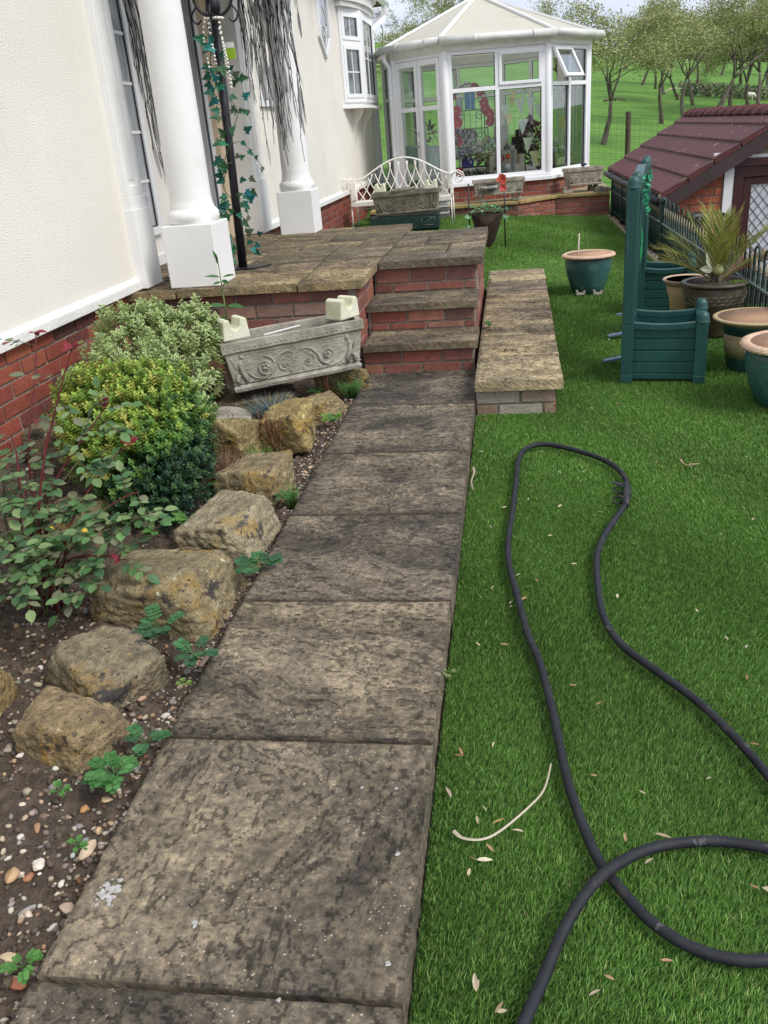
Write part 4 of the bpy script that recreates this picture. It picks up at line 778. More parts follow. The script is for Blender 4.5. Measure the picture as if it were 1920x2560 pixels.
# ================================================================ STONE TROUGHS
def trough(org,w,d,h,yaw,mat,lab,name='stone_trough',tilt=0,feet=None,carve=True,roll=0):
    t=thing(name,org,lab,'planter'); t.rotation_euler=(tilt,roll,yaw)
    m=MB(); tp=.035; e=.028
    def rect(x,y,z): return [(-x,-y,z),(x,-y,z),(x,y,z),(-x,y,z)]
    L=[rect(w/2-tp,d/2-tp*.7,0),rect(w/2-tp+.006,d/2-tp*.7+.006,.02),rect(w/2-tp-.004,d/2-tp*.7-.003,.035),rect(w/2-tp*.4,d/2-tp*.3,h*.78),rect(w/2-tp*.2+.006,d/2-tp*.15+.006,h*.81),rect(w/2,d/2,h*.84),rect(w/2,d/2,h),rect(w/2-e,d/2-e,h),rect(w/2-e-.02,d/2-e-.02,h*.35)]
    # finer rings for organic edges
    vs=[];k=16
    def ring(R4):
        o=[]
        for i in range(4):
            a=Vector(R4[i]);b=Vector(R4[(i+1)%4])
            for q in range(k): o.append(a.lerp(b,q/k))
        return o
    rings=[ring(r) for r in L]; n=4*k
    for r in rings:
        for v in r:
            nz_=noise.noise_vector(v*16+Vector(org))*.0035+noise.noise_vector(v*50)*.0016; vs.append(v+nz_)
    fs=[(i*n+q,i*n+(q+1)%n,(i+1)*n+(q+1)%n,(i+1)*n+q) for i in range(len(L)-1) for q in range(n)]+[tuple(reversed(range(n))),tuple(range((len(L)-1)*n,len(L)*n))]
    m.add(vs,fs); m.build('trough_body',mat,t,bevel=.003)
    m=MB(); m.obox((0,0,h*.5),(w/2-e-.022,0,0),(0,d/2-e-.022,0),(0,0,.01)); m.build('soil_fill','soil',t)
    if carve:
        m=MB(); yf=lambda z:-(d/2-tp*.7+(tp*.4)*(z-.035)/(h*.75))+.001
        def T(pts,r): m.tube([(x,yf(z)-.000,z) for x,z in pts],r,6)
        zc=h*.42; hr=h*.21
        def spiral(cx,cz,R,s,turns=1.75,r=.0065):
            T([(cx+s*R*(1-t*.85)*math.cos(t*turns*2*PI+PI/2),cz+R*(1-t*.85)*math.sin(t*turns*2*PI+PI/2)) for t in np.linspace(0,1,34)],[r*(1-.4*t) for t in np.linspace(0,1,34)])
            for q in range(5): a=q*2*PI/5; m.ball((cx+R*.22*math.cos(a),yf(cz)-.001,cz+R*.22*math.sin(a)),R*.16,7)
        for s in (-1,1):
            spiral(s*w*.22,zc,hr*1.02,s); spiral(s*w*.085,zc-.01,hr*.66,-s,1.4,.005)
            T([(s*w*x,zc+hr*z) for x,z in ((.02,.9),(.06,1.1),(.11,.9),(.15,.3),(.18,-.6),(.24,-1.1),(.30,-.9),(.34,-.3))],[.004,.006,.007,.007,.007,.007,.006,.004])
            for (x,z,a,L_) in ((.13,.9,1.2,.03),(.15,-.8,-1,.03),(.30,.5,.6,.03),(.31,-.9,-.6,.028),(.05,-.6,-2,.025),(.33,.1,.2,.03)):
                c=Vector((s*w*x,yf(zc+hr*z)-.002,zc+hr*z)); m.leaf(c,(s*math.cos(a),-.15,math.sin(a)),(0,-1,.1),L_,.016,W1,-.3)
            # winged beast at the ends
            b=[(.36,-1.2),(.365,-.6),(.385,0),(.39,.7),(.375,1.15)]; T([(s*w*x,zc+hr*z) for x,z in b],[.010,.014,.015,.010,.007]); m.ball((s*w*.372,yf(zc+hr*1.25),zc+hr*1.3),.013,8); T([(s*w*x,zc+hr*z) for x,z in ((.41,-1.2),(.425,-.7),(.40,-.3))],[.012,.014,.009])
            for q in range(5): T([(s*w*(.40),zc+hr*(.1+.05*q)),(s*w*(.425+.004*q),zc+hr*(.45+.16*q)),(s*w*(.437),zc+hr*(.7+.2*q))],[.004,.005,.002])
        spiral(0,zc+hr*.35,hr*.5,1,1.2,.005); 
        for q in range(9): a=PI*q/8; m.leaf((0,yf(zc)-.002,zc+hr*.2),(math.cos(a),-.1,math.sin(a)),(0,-1,0),hr*.9,.016,W1,-.3)
        for z in (.035+h*.04,h*.74): T([(x,z) for x in np.linspace(-w*.455,w*.455,12)],.004)
        for k2 in range(26): m.ball((-w*.45+w*.9*k2/25,-(d/2)+.002,h*.88),.006,6)
        m.build('carved_relief',mat,t)
    return t
def cradle(org,yaw,mat,lab,s=1.0,rx=0,ry=0):
    t=MB(); P=[(-.06,0),(.06,0),(.052,.075),(.042,.085),(.024,.083),(.017,.05),(0,.038),(-.017,.05),(-.024,.083),(-.042,.085),(-.052,.075)]
    t.prism([(x*s,z*s) for x,z in P],(0,-.045*s,0),(1,0,0),(0,0,1),(0,1,0),.09*s); o=t.build('trough_foot',mat,bevel=.006*s); o.location=org; o.rotation_euler=(rx,ry,yaw); return tag(o,lab,'trough foot')
BL=gz(590,985,.11); BRt=gz(905,921,.135); yaw=math.atan2(BRt.y-BL.y,BRt.x-BL.x); ww=(BRt-BL).length
mid=(BL+BRt)/2; nrm_=Vector((-math.sin(yaw),math.cos(yaw),0)); rl=-math.atan2(BRt.z-BL.z,ww)
tc_=mid+nrm_*.12; tc_.z=mid.z-.0
big=trough(tc_,ww+.07,.27,.26,yaw,'cast','large grey carved stone trough tilted on rocks in front of the patio wall',roll=rl)
mw=big.matrix_basis.copy() if False else Matrix.Translation(tc_)@Matrix.Rotation(yaw,4,'Z')@Matrix.Rotation(rl,4,'Y')
def on_big(x,y,z): return mw@Vector((x,y,z))
cradle(on_big(-ww/2+.05,-.03,.262),yaw+.25,'castmoss','mossy pale stone cradle foot standing on the left end of the big tilted trough',1.25)
cradle(on_big(ww/2-.04,-.02,.262),yaw+.55,'castmoss','mossy pale stone cradle foot standing on the right end of the big tilted trough',1.25)
m=MB(on_big(-.05,-.02,.268)); m.bar(on_big(-.14,-.08,.262),on_big(.06,-.04,.268),.012,.004); tag(m.build('plant_label','white'),'thin white plastic strip lying across the big tilted trough','plant label')
# trough on the bench stand
trough((-1.30,11.42,.305),.86,.26,.27,R_(-2),'castdark','dark mossy carved trough standing in front of the white bench',roll=R_(-1.5))
t=thing('plant_stand',(-1.33,11.45,.10),'dark green plastic box under the mossy trough by the bench','box'); m=MB((-1.33,11.45,.10)); m.box(-1.78,-.895,11.33,11.60,.10,.275); m.build('box_body','greend',t,bevel=.008)
m=MB((-1.33,11.45,.10)); 
for a,b in (((-1.12,11.325,.15),(-.96,11.325,.15)),((-.96,11.325,.15),(-.95,11.325,.24)),((-1.12,11.325,.15),(-.97,11.325,.24)),((-1.12,11.325,.15),(-1.11,11.325,.24)),((-1.11,11.325,.24),(-.95,11.325,.24))): m.tube([a,b],.004,5)
m.build('moulded_ridge','railtop',t)
cradle((-1.63,11.40,.575),R_(-2),'castmoss','mossy stone foot on the left end of the trough by the bench',1.2); cradle((-.98,11.40,.565),R_(-2),'castmoss','mossy stone foot on the right end of the trough by the bench',1.35)
m=MB((-1.3,11.35,.58)); m.obox((-1.32,11.33,.59),(.15,0,.01),(0,.045,.01),(0,-.002,.012)); tag(m.build('stone_slip','castdark'),'flat stone slip lying on the rim of the trough by the bench','stone')
trough((-.16,12.96,.335),.73,.25,.21,R_(4),'castwarm','carved stone trough with an oval WELCOME plaque below the summerhouse windows')
cradle((-.42,12.93,.243),R_(4),'castwarm','left stone foot under the WELCOME trough',1.1);cradle((.09,12.97,.243),R_(4),'castwarm','right stone foot under the WELCOME trough',1.1)
po=Vector((-.28,12.80,.45)); t=thing('welcome_plaque',po,'black oval plaque lettered WELCOME on the carved trough','sign'); m=MB(po); n=28
dv=Vector((math.cos(R_(4)),math.sin(R_(4)),0)); nn=Vector((math.sin(R_(4)),-math.cos(R_(4)),0)); vs=[po+dv*.115*math.cos(2*PI*i/n)+Vector((0,0,.05*math.sin(2*PI*i/n)))+nn*k for k in (.01,-.02) for i in range(n)]
m.add(vs,[tuple(range(n)),tuple(reversed(range(n,2*n)))]+[(i,(i+1)%n,(i+1)%n+n,i+n) for i in range(n)]); m.build('plaque_plate','black',t)
m=MB(po); m.tube([po+nn*.011+dv*.108*math.cos(2*PI*i/n)+Vector((0,0,.044*math.sin(2*PI*i/n))) for i in range(n+1)],.0025,5); m.build('plaque_border','card',t)
tx=bpy.data.curves.new('welcome_text','FONT'); tx.body='WELCOME'; tx.size=.046; tx.align_x='CENTER'; tx.align_y='CENTER'; tx.extrude=.002; tx.offset=.0012
to=bpy.data.objects.new('lettering',tx); C.collection.objects.link(to); dg=bpy.context.evaluated_depsgraph_get(); dg.update(); me=bpy.data.meshes.new_from_object(to.evaluated_get(dg)); bpy.data.objects.remove(to)
me.materials.clear(); me.materials.append(mt['white']); to=bpy.data.objects.new('lettering',me); C.collection.objects.link(to); to.parent=t; to.location=nn*.0125; to.rotation_euler=(PI/2,0,R_(4))
trough((1.06,13.62,.335),.54,.30,.24,R_(14),'castwarm','weathered carved stone trough at the right corner of the summerhouse terrace')
cradle((.83,13.52,.243),R_(14),'castwarm','stone foot under the left end of the right hand trough',1.15); cradle((1.21,13.66,.243),R_(14),'castdark','stone foot under the right end of the right hand trough',1.15)
m=MB((1.33,13.40,.26)); m.obox((1.30,13.36,.27),(.09,.0,0),(0,.05,0),(0,0,.028)); m.obox((1.27,13.36,.31),(.05,0,.006),(0,.03,0),(0,0,.008)); tag(m.build('slate_offcut','castdark',bevel=.004),'dark slate offcuts on the coping by the railings','stone')
# ================================================================ BENCH
bo=Vector((-1.42,11.95,.10)); t=thing('garden_bench',bo,'white painted metal bench with an arched lattice back at the house side of the lawn','bench')
def bp(x,y,z): return bo+Vector((x,y,z))
X0,X1=-.66,.66
def archz(x): return .60+.24*math.cos(min(1,abs(x)/.60)*PI/2)**1.25 if abs(x)<.6 else .60
m=MB(bo); m.tube([bp(x,.28,archz(x)) for x in np.linspace(-.70,.70,40)],.011,7)
for s_ in (-1,1): m.tube([bp(s_*.66,.28,0),bp(s_*.66,.28,.60)],.010,6)
m.tube([bp(-.64,.28,.22),bp(.64,.28,.22)],.010,6)
m.build('back_frame','metalw',t)
m=MB(bo)
for i in range(-7,8):
    x0=i*.115
    for s_ in (-1,1):
        pts=[]
        for k in range(15):
            a=k/14; x=x0+s_*(.30*math.sin(a*PI/2)); z=.22+.62*a
            if abs(x)<.66 and z<archz(x): pts.append(bp(x,.28+.003*s_,z))
            elif pts: break
        if len(pts)>2: m.tube(pts,.0075,5)
m.build('back_lattice','metalw',t)
m=MB(bo)
for k in range(7): m.bar(bp(-.65,-.17+.068*k,.33),bp(.65,-.17+.068*k,.33),.05,.012)
m.bar(bp(-.66,-.19,.32),bp(.66,-.19,.32),.02,.05)
m.build('seat','metalw',t)
for s_ in (-1,1):
    m=MB(bo)
    for k in range(5):
        y0=-.15+.09*k; m.tube([bp(s_*.66,y0,.33)]+[bp(s_*(.66+.0*q),y0-.02*q/6,.33+.27*q/6) for q in range(1,7)]+[bp(s_*(.66+.03),y0-.02,.625)],.008,5)
    for y in (-.16,.22): m.tube([bp(s_*.68,y,.62),bp(s_*.74,y,.635),bp(s_*.80,y,.60),bp(s_*.82,y,.55),bp(s_*.785,y,.50),bp(s_*.735,y,.51),bp(s_*.725,y,.55),bp(s_*.76,y,.565)],.008,6)
    m.bar(bp(s_*.69,-.17,.625),bp(s_*.69,.28,.625),.035,.012)
    m.build('armrest','metalw',t)
    for y in (-.17,.26):
        m=MB(bo); m.tube([bp(s_*.66,y,.33),bp(s_*.665,y,-.02)],.010,6); m.build('leg','metalw',t)
m=MB((-.99,12.62,.11))
for k in range(5): m.obox((-.98,12.62,.13+.045*k),(.13,0,0),(0,.09,0),(0,0,.017),(.6,.58,.55) if k%2 else (.16,.16,.17))
tag(m.build('stacked_trays','gloss'),'small stack of grey and white trays behind the right arm of the bench','trays')
# ================================================================ HANGING BASKET AND CROOKS
def crook(x,y,top,lab):
    m=MB((x,y,-.07)); z0=lawnz(x,y)-.05
    m.tube([(x,y,z0),(x,y,top)],.008,6); m.ball((x,y,top),.011,6)
    for z in (.33,): m.tube([(x,y,top-z),(x,y,top-z+.03)],.012,6)
    return tag(m.build('shepherd_crook','black'),lab,'garden stake')
crook(-.455,10.12,.66,'thin black metal garden stake left of the wicker basket')
c2=crook(-.062,10.12,.68,'thin black metal garden stake right of the wicker basket, carrying a red flower')
m=MB((-.26,10.12,.6)); m.tube([(-.455,10.12,.60),(-.26,10.12,.585),(-.062,10.12,.60)],.003,5); tag(m.build('hanging_wire','black'),'thin wire stretched between the two garden stakes','wire')
t=thing('wicker_basket',(-.26,10.14,-.02),'dark wicker cone basket of trailing greenery hung between two stakes','hanging basket')
m=MB((-.26,10.14,-.02)); 
for k in range(30):
    f=k/29; r=.035+.135*f**.62; z=-.02+.36*f; cx=-.26-.02*(1-f)**2
    m.tube([(cx+(r+.004*math.sin(a*9+k*PI))*math.cos(a),10.14+(r+.004*math.sin(a*9+k*PI))*.8*math.sin(a),z) for a in np.linspace(0,2*PI,37)],.0075,5,W1,False)
m.lathe([(.03,-.02),(.155,.33)],(-.26,10.14,0),18,sx=1); m.build('basket','wicker',t)
m=MB((-.26,10.14,-.02)); GR=[(.10,.30,.10),(.06,.22,.07),(.22,.42,.22),(.30,.50,.30)]
for k in range(90):
    a=rnd(0,2*PI); r=rnd(.02,.18); m.leaf((-.26+r*math.cos(a),10.14+r*.7*math.sin(a),.35+rnd(0,.09)),(math.cos(a),math.sin(a),rnd(-.3,.5)),(0,0,1),rnd(.04,.06),.045,jit(random.choice(GR)))
for k in range(26): 
    s_=random.choice((-1,-1,1)); m.leaf((-.26+s_*rnd(.17,.21),10.10+rnd(-.05,.05),rnd(.05,.36) if s_<0 else rnd(.25,.4)),(s_,-.4,rnd(-.6,.3)),(0,-1,.5),.045,.035,jit(random.choice(GR)))
m.build('foliage','leaf',t)
fo=Vector((-.085,10.08,.70)); t=thing('artificial_poppy',fo,'coral red artificial flower fixed to the top of the right garden stake','flower'); m=MB(fo)
for i in range(9): a=2*PI*i/9; m.leaf(fo+Vector((0,0,rnd(-.01,.01))),(math.cos(a),-.45,math.sin(a)),(0,-1,0),rnd(.05,.07),.055,jit((.75,.13,.08),.15),.3)
for i in range(6): a=2*PI*i/6; m.leaf(fo+Vector((.01,-.01,-.09)),(math.cos(a),-.45,math.sin(a)),(0,-1,0),.05,.04,jit((.70,.12,.09),.15),.3)
m.build('petals','leaf',t); m=MB(fo); m.ball(fo+Vector((0,-.03,0)),.012,7,(.10,.02,.02)); m.build('flower_centre','gloss',t)
# ================================================================ LAMP POST WITH IVY AND PEARLS
lo=Vector((-1.735,5.55,.529)); t=thing('lamp_post',lo,'slim black metal post on a flat base plate standing on the porch','post')
m=MB(lo); m.add([(-1.80,5.44,.529),(-1.62,5.49,.529),(-1.56,5.62,.529),(-1.80,5.66,.529)]+[(-1.80,5.44,.536),(-1.62,5.49,.536),(-1.56,5.62,.536),(-1.80,5.66,.536)],[(3,2,1,0),(4,5,6,7),(0,1,5,4),(1,2,6,5),(2,3,7,6),(3,0,4,7)]); m.ball((-1.745,5.475,.54),.008,8); m.build('base_plate','black',t)
m=MB(lo); px=lambda z:-1.737+.03*(z-.53)
m.tube([(px(.533),5.55,.533),(px(1.2),5.55,1.2),(px(2.0),5.55,2.0)],[.029,.026,.026],16); m.lathe([(.028,0),(.04,.03),(.045,.06),(.03,.09),(.02,.30),(.001,.31)],(px(1.97),5.55,1.97),14); m.build('pole','black',t)
for a0 in (.2,1.8,3.3,4.8):
    m=MB(lo); d=Vector((math.cos(a0),math.sin(a0),0)); b=Vector((px(1.97),5.55,1.97)); m.tube(spl([b,b+d*.05+Vector((0,0,.0)),b+d*.10+Vector((0,0,.05)),b+d*.11+Vector((0,0,.12)),b+d*.07+Vector((0,0,.20)),b+d*.03+Vector((0,0,.32))],4),.009,6)
    m.tube(spl([b+d*.10+Vector((0,0,.05)),b+d*.135+Vector((0,0,.0)),b+d*.11+Vector((0,0,-.04)),b+d*.08+Vector((0,0,-.02))],4),.006,5); m.build('scroll_arm','black',t)
# ivy
IV=[(.02,.13,.09),(.03,.20,.10),(.015,.10,.07),(.03,.22,.20),(.10,.24,.14),(.05,.13,.06),(.12,.16,.10)]
IVS=[(0,-.08),(-.10,.34),(.10,.30),(.22,.62),(.42,.34),(.62,.36),(1,0)]
def ivyleaf(m,p,d,n,L,col):
    d=Vector(d).normalized(); n=Vector(n); n=(n-d*n.dot(d)); n=n.normalized() if n.length>1e-3 else d.orthogonal().normalized(); s_=d.cross(n)
    prof=[(.0,0),(-.18,.30),(.08,.36),(.25,.62),(.42,.30),(.62,.26),(1,0)]
    mid=[p+d*(a*L)-n*(.10*L*a) for a in (0,.3,.6,1)]; vs=[p,p+d*L-n*.1*L]
    l=[p+d*(a*L)+s_*(b*L*.8)+n*(.14*b*L) for a,b in prof[1:-1]]; r=[p+d*(a*L)-s_*(b*L*.8)+n*(.14*b*L) for a,b in prof[1:-1]]
    c=p+d*.28*L; V=[p,p+d*L-n*.1*L,c]+l+r; k=len(l); f=[]
    ring=[0]+[3+i for i in range(k)]+[1]+[3+k+i for i in reversed(range(k))]
    for i in range(len(ring)): f.append((2,ring[(i+1)%len(ring)],ring[i]))
    m.add(V,f,col)
io=Vector((-1.735,5.55,.54)); t=thing('ivy_garland',io,'artificial green and turquoise ivy garland winding up the black post','ivy'); m=MB(io); v=MB(io); pts=[]
for k in range(90):
    z=.58+1.32*k/89; a=z*9; r=.045+.03*math.sin(z*14)**2; pts.append(Vector((px(z)+r*math.cos(a),5.55+r*math.sin(a),z)))
v.tube(pts,.0025,4,(.08,.10,.04)); 
for k in range(88):
    z=random.choice([rnd(.56,.75),rnd(.82,1.0),rnd(1.05,1.2),rnd(1.18,1.35),rnd(1.42,1.75),rnd(1.5,1.85)]); a=random.choice([rnd(-.6,.6),rnd(PI-.5,PI+.6),rnd(-2.2,-.9)]); r=rnd(.04,.085)+(.05 if math.cos(a)>.3 and random.random()<.4 else 0)
    p=Vector((px(z)+r*math.cos(a),5.55+r*math.sin(a)*.6-.02,z)); d=Vector((math.cos(a),-.5,rnd(-1.0,.6))); ivyleaf(m,p,d,(rnd(-.4,.6),-1,rnd(0,.6)),rnd(.045,.078),jit(random.choice(IV),.2))
for (z0,dx,dz) in ((1.25,.22,-.12),(1.42,.17,.03),(.95,.10,-.1)):
    q=[Vector((px(z0),5.50,z0)),Vector((px(z0)+dx*.5,5.46,z0+.03)),Vector((px(z0)+dx,5.46,z0+dz))]; v.tube(spl(q,5),.002,4,(.08,.10,.04))
    for k in range(4): c=q[1].lerp(q[2],k/3); ivyleaf(m,c,(rnd(-.5,1),-.3,rnd(-1,.5)),(0,-1,.3),rnd(.03,.045),jit(random.choice(IV),.2))
m.build('leaves','leaf',t); v.build('stem','leaf',t)
po_=Vector((-1.69,5.47,1.9)); t=thing('pearl_garland',po_,'string of cream pearl beads looped around the top of the black post','garland'); m=MB(po_)
def beads(P,r=.0085):
    c=spl(P,10); acc=0; last=c[0]; m.ball(last,r,8)
    for q in c[1:]:
        if (q-last).length>=r*1.95: m.ball(q,r,8); last=q
b=Vector((px(1.95),5.55,1.95))
for i in range(20): a=2*PI*i/20; m.ball(b+Vector((.045*math.cos(a),.045*math.sin(a),.0)),.0085,8)
beads([b+Vector((-.03,-.045,0)),b+Vector((-.025,-.05,-.12)),b+Vector((-.012,-.05,-.30)),b+Vector((-.012,-.06,-.33)),b+Vector((-.05,-.06,-.30)),b+Vector((-.07,-.05,-.1)),b+Vector((-.05,-.02,.02))])
beads([b+Vector((.03,-.03,0)),b+Vector((.04,-.045,-.12)),b+Vector((.045,-.045,-.29)),b+Vector((.06,-.045,-.38)),b+Vector((.05,-.045,-.2)),b+Vector((.03,-.045,-.05))])
m.build('beads','pearl',t)
m=MB((-1.67,5.6,1.75)); m.obox((-1.655,5.62,1.77),(.035,0,0),(0,.004,0),(0,0,.03),(.30,.50,.03)); m.obox((-1.655,5.62,1.815),(.03,0,0),(0,.005,0),(0,0,.015),(.75,.75,.72)); tag(m.build('hanging_card','gloss'),'small lime green and white tag hanging among the ivy leaves','tag')
# ================================================================ ARTIFICIAL BLACK WILLOW BRANCHES
silk=pmat('grey_gauze',[(.56,.55,.53),(.74,.73,.71)],8,4,.8,trans=.4,stretch=(1,1,.2))
def willow(o,strs,lab):
    t=thing('twig_garland',o,lab,'garland','black twig garlands hanging under the porch roof'); m=MB(o); s2=MB(o)
    for (x,y,zt,zb,dx) in strs:
        n=int((zt-zb)/.035)+2; P=[]; wx=0
        for k in range(n):
            f=k/(n-1); wx+=rnd(-.006,.006); P.append(Vector((x+dx*f+wx,y+rnd(-.004,.004),zt+(zb-zt)*f)))
        m.tube(P,[.0038*(1-.4*k/n) for k in range(n)],5)
        for k in range(1,n-1):
            if random.random()<.25: d=Vector((rnd(-.3,.3),rnd(-.3,.3),-1)); m.tube([P[k],P[k]+d*rnd(.012,.03)],[.0045,.002],4)
            if random.random()<.12: s2.leaf(P[k],(rnd(-.05,.12),rnd(-.05,.05),-1),(rnd(-1,1),-1,0),rnd(.14,.28),rnd(.014,.030),W1,.15)
    m.build('twigs','black',t); s2.build('gauze_strips',silk,t)
S=[]
for k in range(22):
    q=gy(rnd(300,352),0,5.45); S.append((q.x,5.45+rnd(-.05,.1),2.35,rnd(1.35,1.75) if k>5 else rnd(1.12,1.3),rnd(-.005,.04)))
willow((-2.2,5.45,2.4),S,'black twig garland with grey gauze hanging between the tall window and the front column')
S=[(gy(rnd(500,530),0,5.9).x,5.9+rnd(-.06,.06),2.5,rnd(1.25,1.8),rnd(-.01,.04)) for k in range(9)]
willow((-1.9,5.9,2.5),S,'sparse black twig garland hanging just behind the black post')
S=[]
for k in range(58):
    u=random.gauss(.5,.30); u=min(1.0,max(-.02,u)); q=gy(592+u*138,0,7.15); S.append((q.x,7.15+rnd(-.12,.12),2.55,[rnd(1.02,1.4),rnd(1.3,1.9),rnd(1.5,2.1)][k%3]+(.35*abs(u-.6)),rnd(-.015,.03)))
willow((-1.75,7.15,2.55),S,'thick black twig garland with grey gauze hanging in front of the rear column')
m=MB((-2.12,5.3,.53)); m.tube(spl([(-2.12,5.15,.535),(-2.05,5.25,.532),(-2.10,5.36,.532),(-2.2,5.42,.532),(-2.16,5.30,.534),(-2.0,5.22,.532)],6),.004,5); tag(m.build('cable','black'),'thin black cable curled on the porch floor behind the front column base','cable')
# ================================================================ TRELLIS PLANTER
O=Vector((.575,4.61,-.07)); pv=Vector((.985,-.17,0)).normalized(); pu=Vector((-pv.y,pv.x,0))
t=thing('trellis_planter',O,'dark green plastic trellis arch joining two slatted planter boxes','planter')
def tp(v,u,z): return O+pv*v+pu*u+Vector((0,0,z))
def tb(m,v0,v1,u0,u1,z0,z1): m.obox(tp((v0+v1)/2,(u0+u1)/2,(z0+z1)/2),pv*(v1-v0)/2,pu*(u1-u0)/2,Vector((0,0,(z1-z0)/2)))
def dome(m,v,u,z,s_=.036): m.lathe([(s_*1.02,0),(s_*1.02,.008),(s_*.92,.014),(s_*.92,.028),(s_*.80,.044),(s_*.5,.057),(.001,.062)],tp(v,u,z),20)
for (u0,u1,w_) in ((0,.40,.43),(1.75,2.13,.40)):
    m=MB(O)
    bx_=thing('planter_box',(0,0,0),None,None); bx_.parent=t
    def side(a,b,face,inw):
        # horizontal boards between two posts
        d=(b-a); L=d.length; d/=L
        for k in range(4): z0=.045+k*.063; m.obox(a+d*L/2+inw*.012+Vector((0,0,z0+.029)),d*L/2,inw*.008,Vector((0,0,.0285)))
        m.obox(a+d*L/2+inw*.010+Vector((0,0,.028)),d*L/2,inw*.011,Vector((0,0,.015)))
        m.obox(a+d*L/2+inw*.019+Vector((0,0,.16)),d*L/2,inw*.004,Vector((0,0,.14)))
        # sagging cap rail
        P=[a+d*L*q/10+inw*.008+Vector((0,0,.305-.012*math.sin(PI*q/10))) for q in range(11)]
        vs=[q+inw*s1*.017+Vector((0,0,s2*.016)) for q in P for s1,s2 in ((-1,-1),(1,-1),(1,1),(-1,1))]; m.add(vs,[(4*q+k,4*q+(k+1)%4,4*q+4+(k+1)%4,4*q+4+k) for q in range(10) for k in range(4)])
    side(tp(.05,u0+.03,0),tp(w_-.05,u0+.03,0),0,pu); side(tp(.05,u1-.03,0),tp(w_-.05,u1-.03,0),0,-pu); side(tp(w_-.03,u0+.05,0),tp(w_-.03,u1-.05,0),0,-pv); side(tp(.03,u0+.05,0),tp(.03,u1-.05,0),0,pv)
    tb(m,.04,w_-.04,u0+.04,u1-.04,.05,.12)
    m.build('boards','greenp',bx_,bevel=.003)
    for (v,u) in ((w_-.03,u0+.03),(w_-.03,u1-.03),(.03,u1-.03),(.03,u0+.03)):
        m=MB(O); tb(m,v-.03,v+.03,u-.03,u+.03,0,.315); tb(m,v-.032,v+.032,u-.032,u+.032,0,.04); 
        if v>.1: dome(m,v,u,.315)
        m.build('corner_post','greenp',bx_,bevel=.003)
for u in (.03,.37,1.78,2.10):
    m=MB(O); tb(m,0,.06,u-.03,u+.03,.316,.985); 
    for k in range(3): tb(m,-.0015,.01,u-.02+.014*k,u-.014+.014*k,.33,.97)
    for k in range(3): tb(m,.008+.018*k,.014+.018*k,u-.0315,u-.02,.33,.97)
    dome(m,.03,u,.985,.034); m.build('trellis_post','greenp',t,bevel=.003)
m=MB(O)
for (ua,ub,hh) in ((.06,.34,.03),(.40,1.75,.055),(1.81,2.07,.03)):
    n=16; P=[tp(.03,ua+(ub-ua)*k/n,.955+hh*math.sin(PI*k/n)) for k in range(n+1)]
    for a,b in zip(P,P[1:]): m.bar(a,b,.058,.05,up=pv)
m.build('arched_rail','greenp',t)
m=MB(O); 
for k in range(9): z=.36+.068*k; m.obox(tp(.03,1.07,z),pu*.68,pv*.004,Vector((0,0,.008)))
for k in range(18): u=.42+.077*k; m.obox(tp(.035,u,.62),pu*.008,pv*.004,Vector((0,0,.34)))
m.build('lattice','greenp',t)
m=MB(O)
for (u,z,s_) in ((.15,.80,1),(.22,.72,.8),(.1,.70,.7)):
    c=tp(.07,u,z); m.leaf(c,pu*-.3+Vector((0,0,-1))+pv*.15,pv,.13*s_,.06*s_,(.02,.45,.14),.2)
for k in range(40): u=rnd(.2,.6); m.leaf(tp(.075+rnd(0,.02),u,.93+rnd(-.1,.1)),Vector((rnd(-1,1),rnd(-1,1),rnd(-1,1))),pv,.03,.02,jit((.04,.32,.16),.3))
m.build('lattice_leaves','leaf',t)
def peg(px_,py_,lab,a=0,s_=1,sl=0):
    p=gz(px_,py_,-.05); m=MB(p); d=Vector((math.cos(a),math.sin(a),.12)); e=Vector((-math.sin(a),math.cos(a),0)); L=.055*s_
    vs=[p+d*L+e*.022*s_,p+d*L-e*.026*s_,p-d*L-e*.020*s_,p-d*L*1.1+e*.006*s_,p-d*L*.7+e*.022*s_]; vs+= [q+Vector((0,0,.012)) for q in vs]
    m.add(vs,[(4,3,2,1,0),(5,6,7,8,9)]+[(i,(i+1)%5,(i+1)%5+5,i+5) for i in range(5)],(.12,.18,.26)); m.ball(p+d*.01+Vector((0,0,.014)),.004,6,(.02,.03,.04))
    return tag(m.build('ground_peg','gloss',bevel=.002),lab,'ground peg')
peg(1541,838,'grey blue plastic bracket on the turf, upper of two beside the near planter',.15)
peg(1533,900,'grey blue plastic bracket on the turf, lower of two beside the near planter',.15,1.05)
peg(1551,787,'small dark grey clip on the turf left of the trellis post',.1,.5)
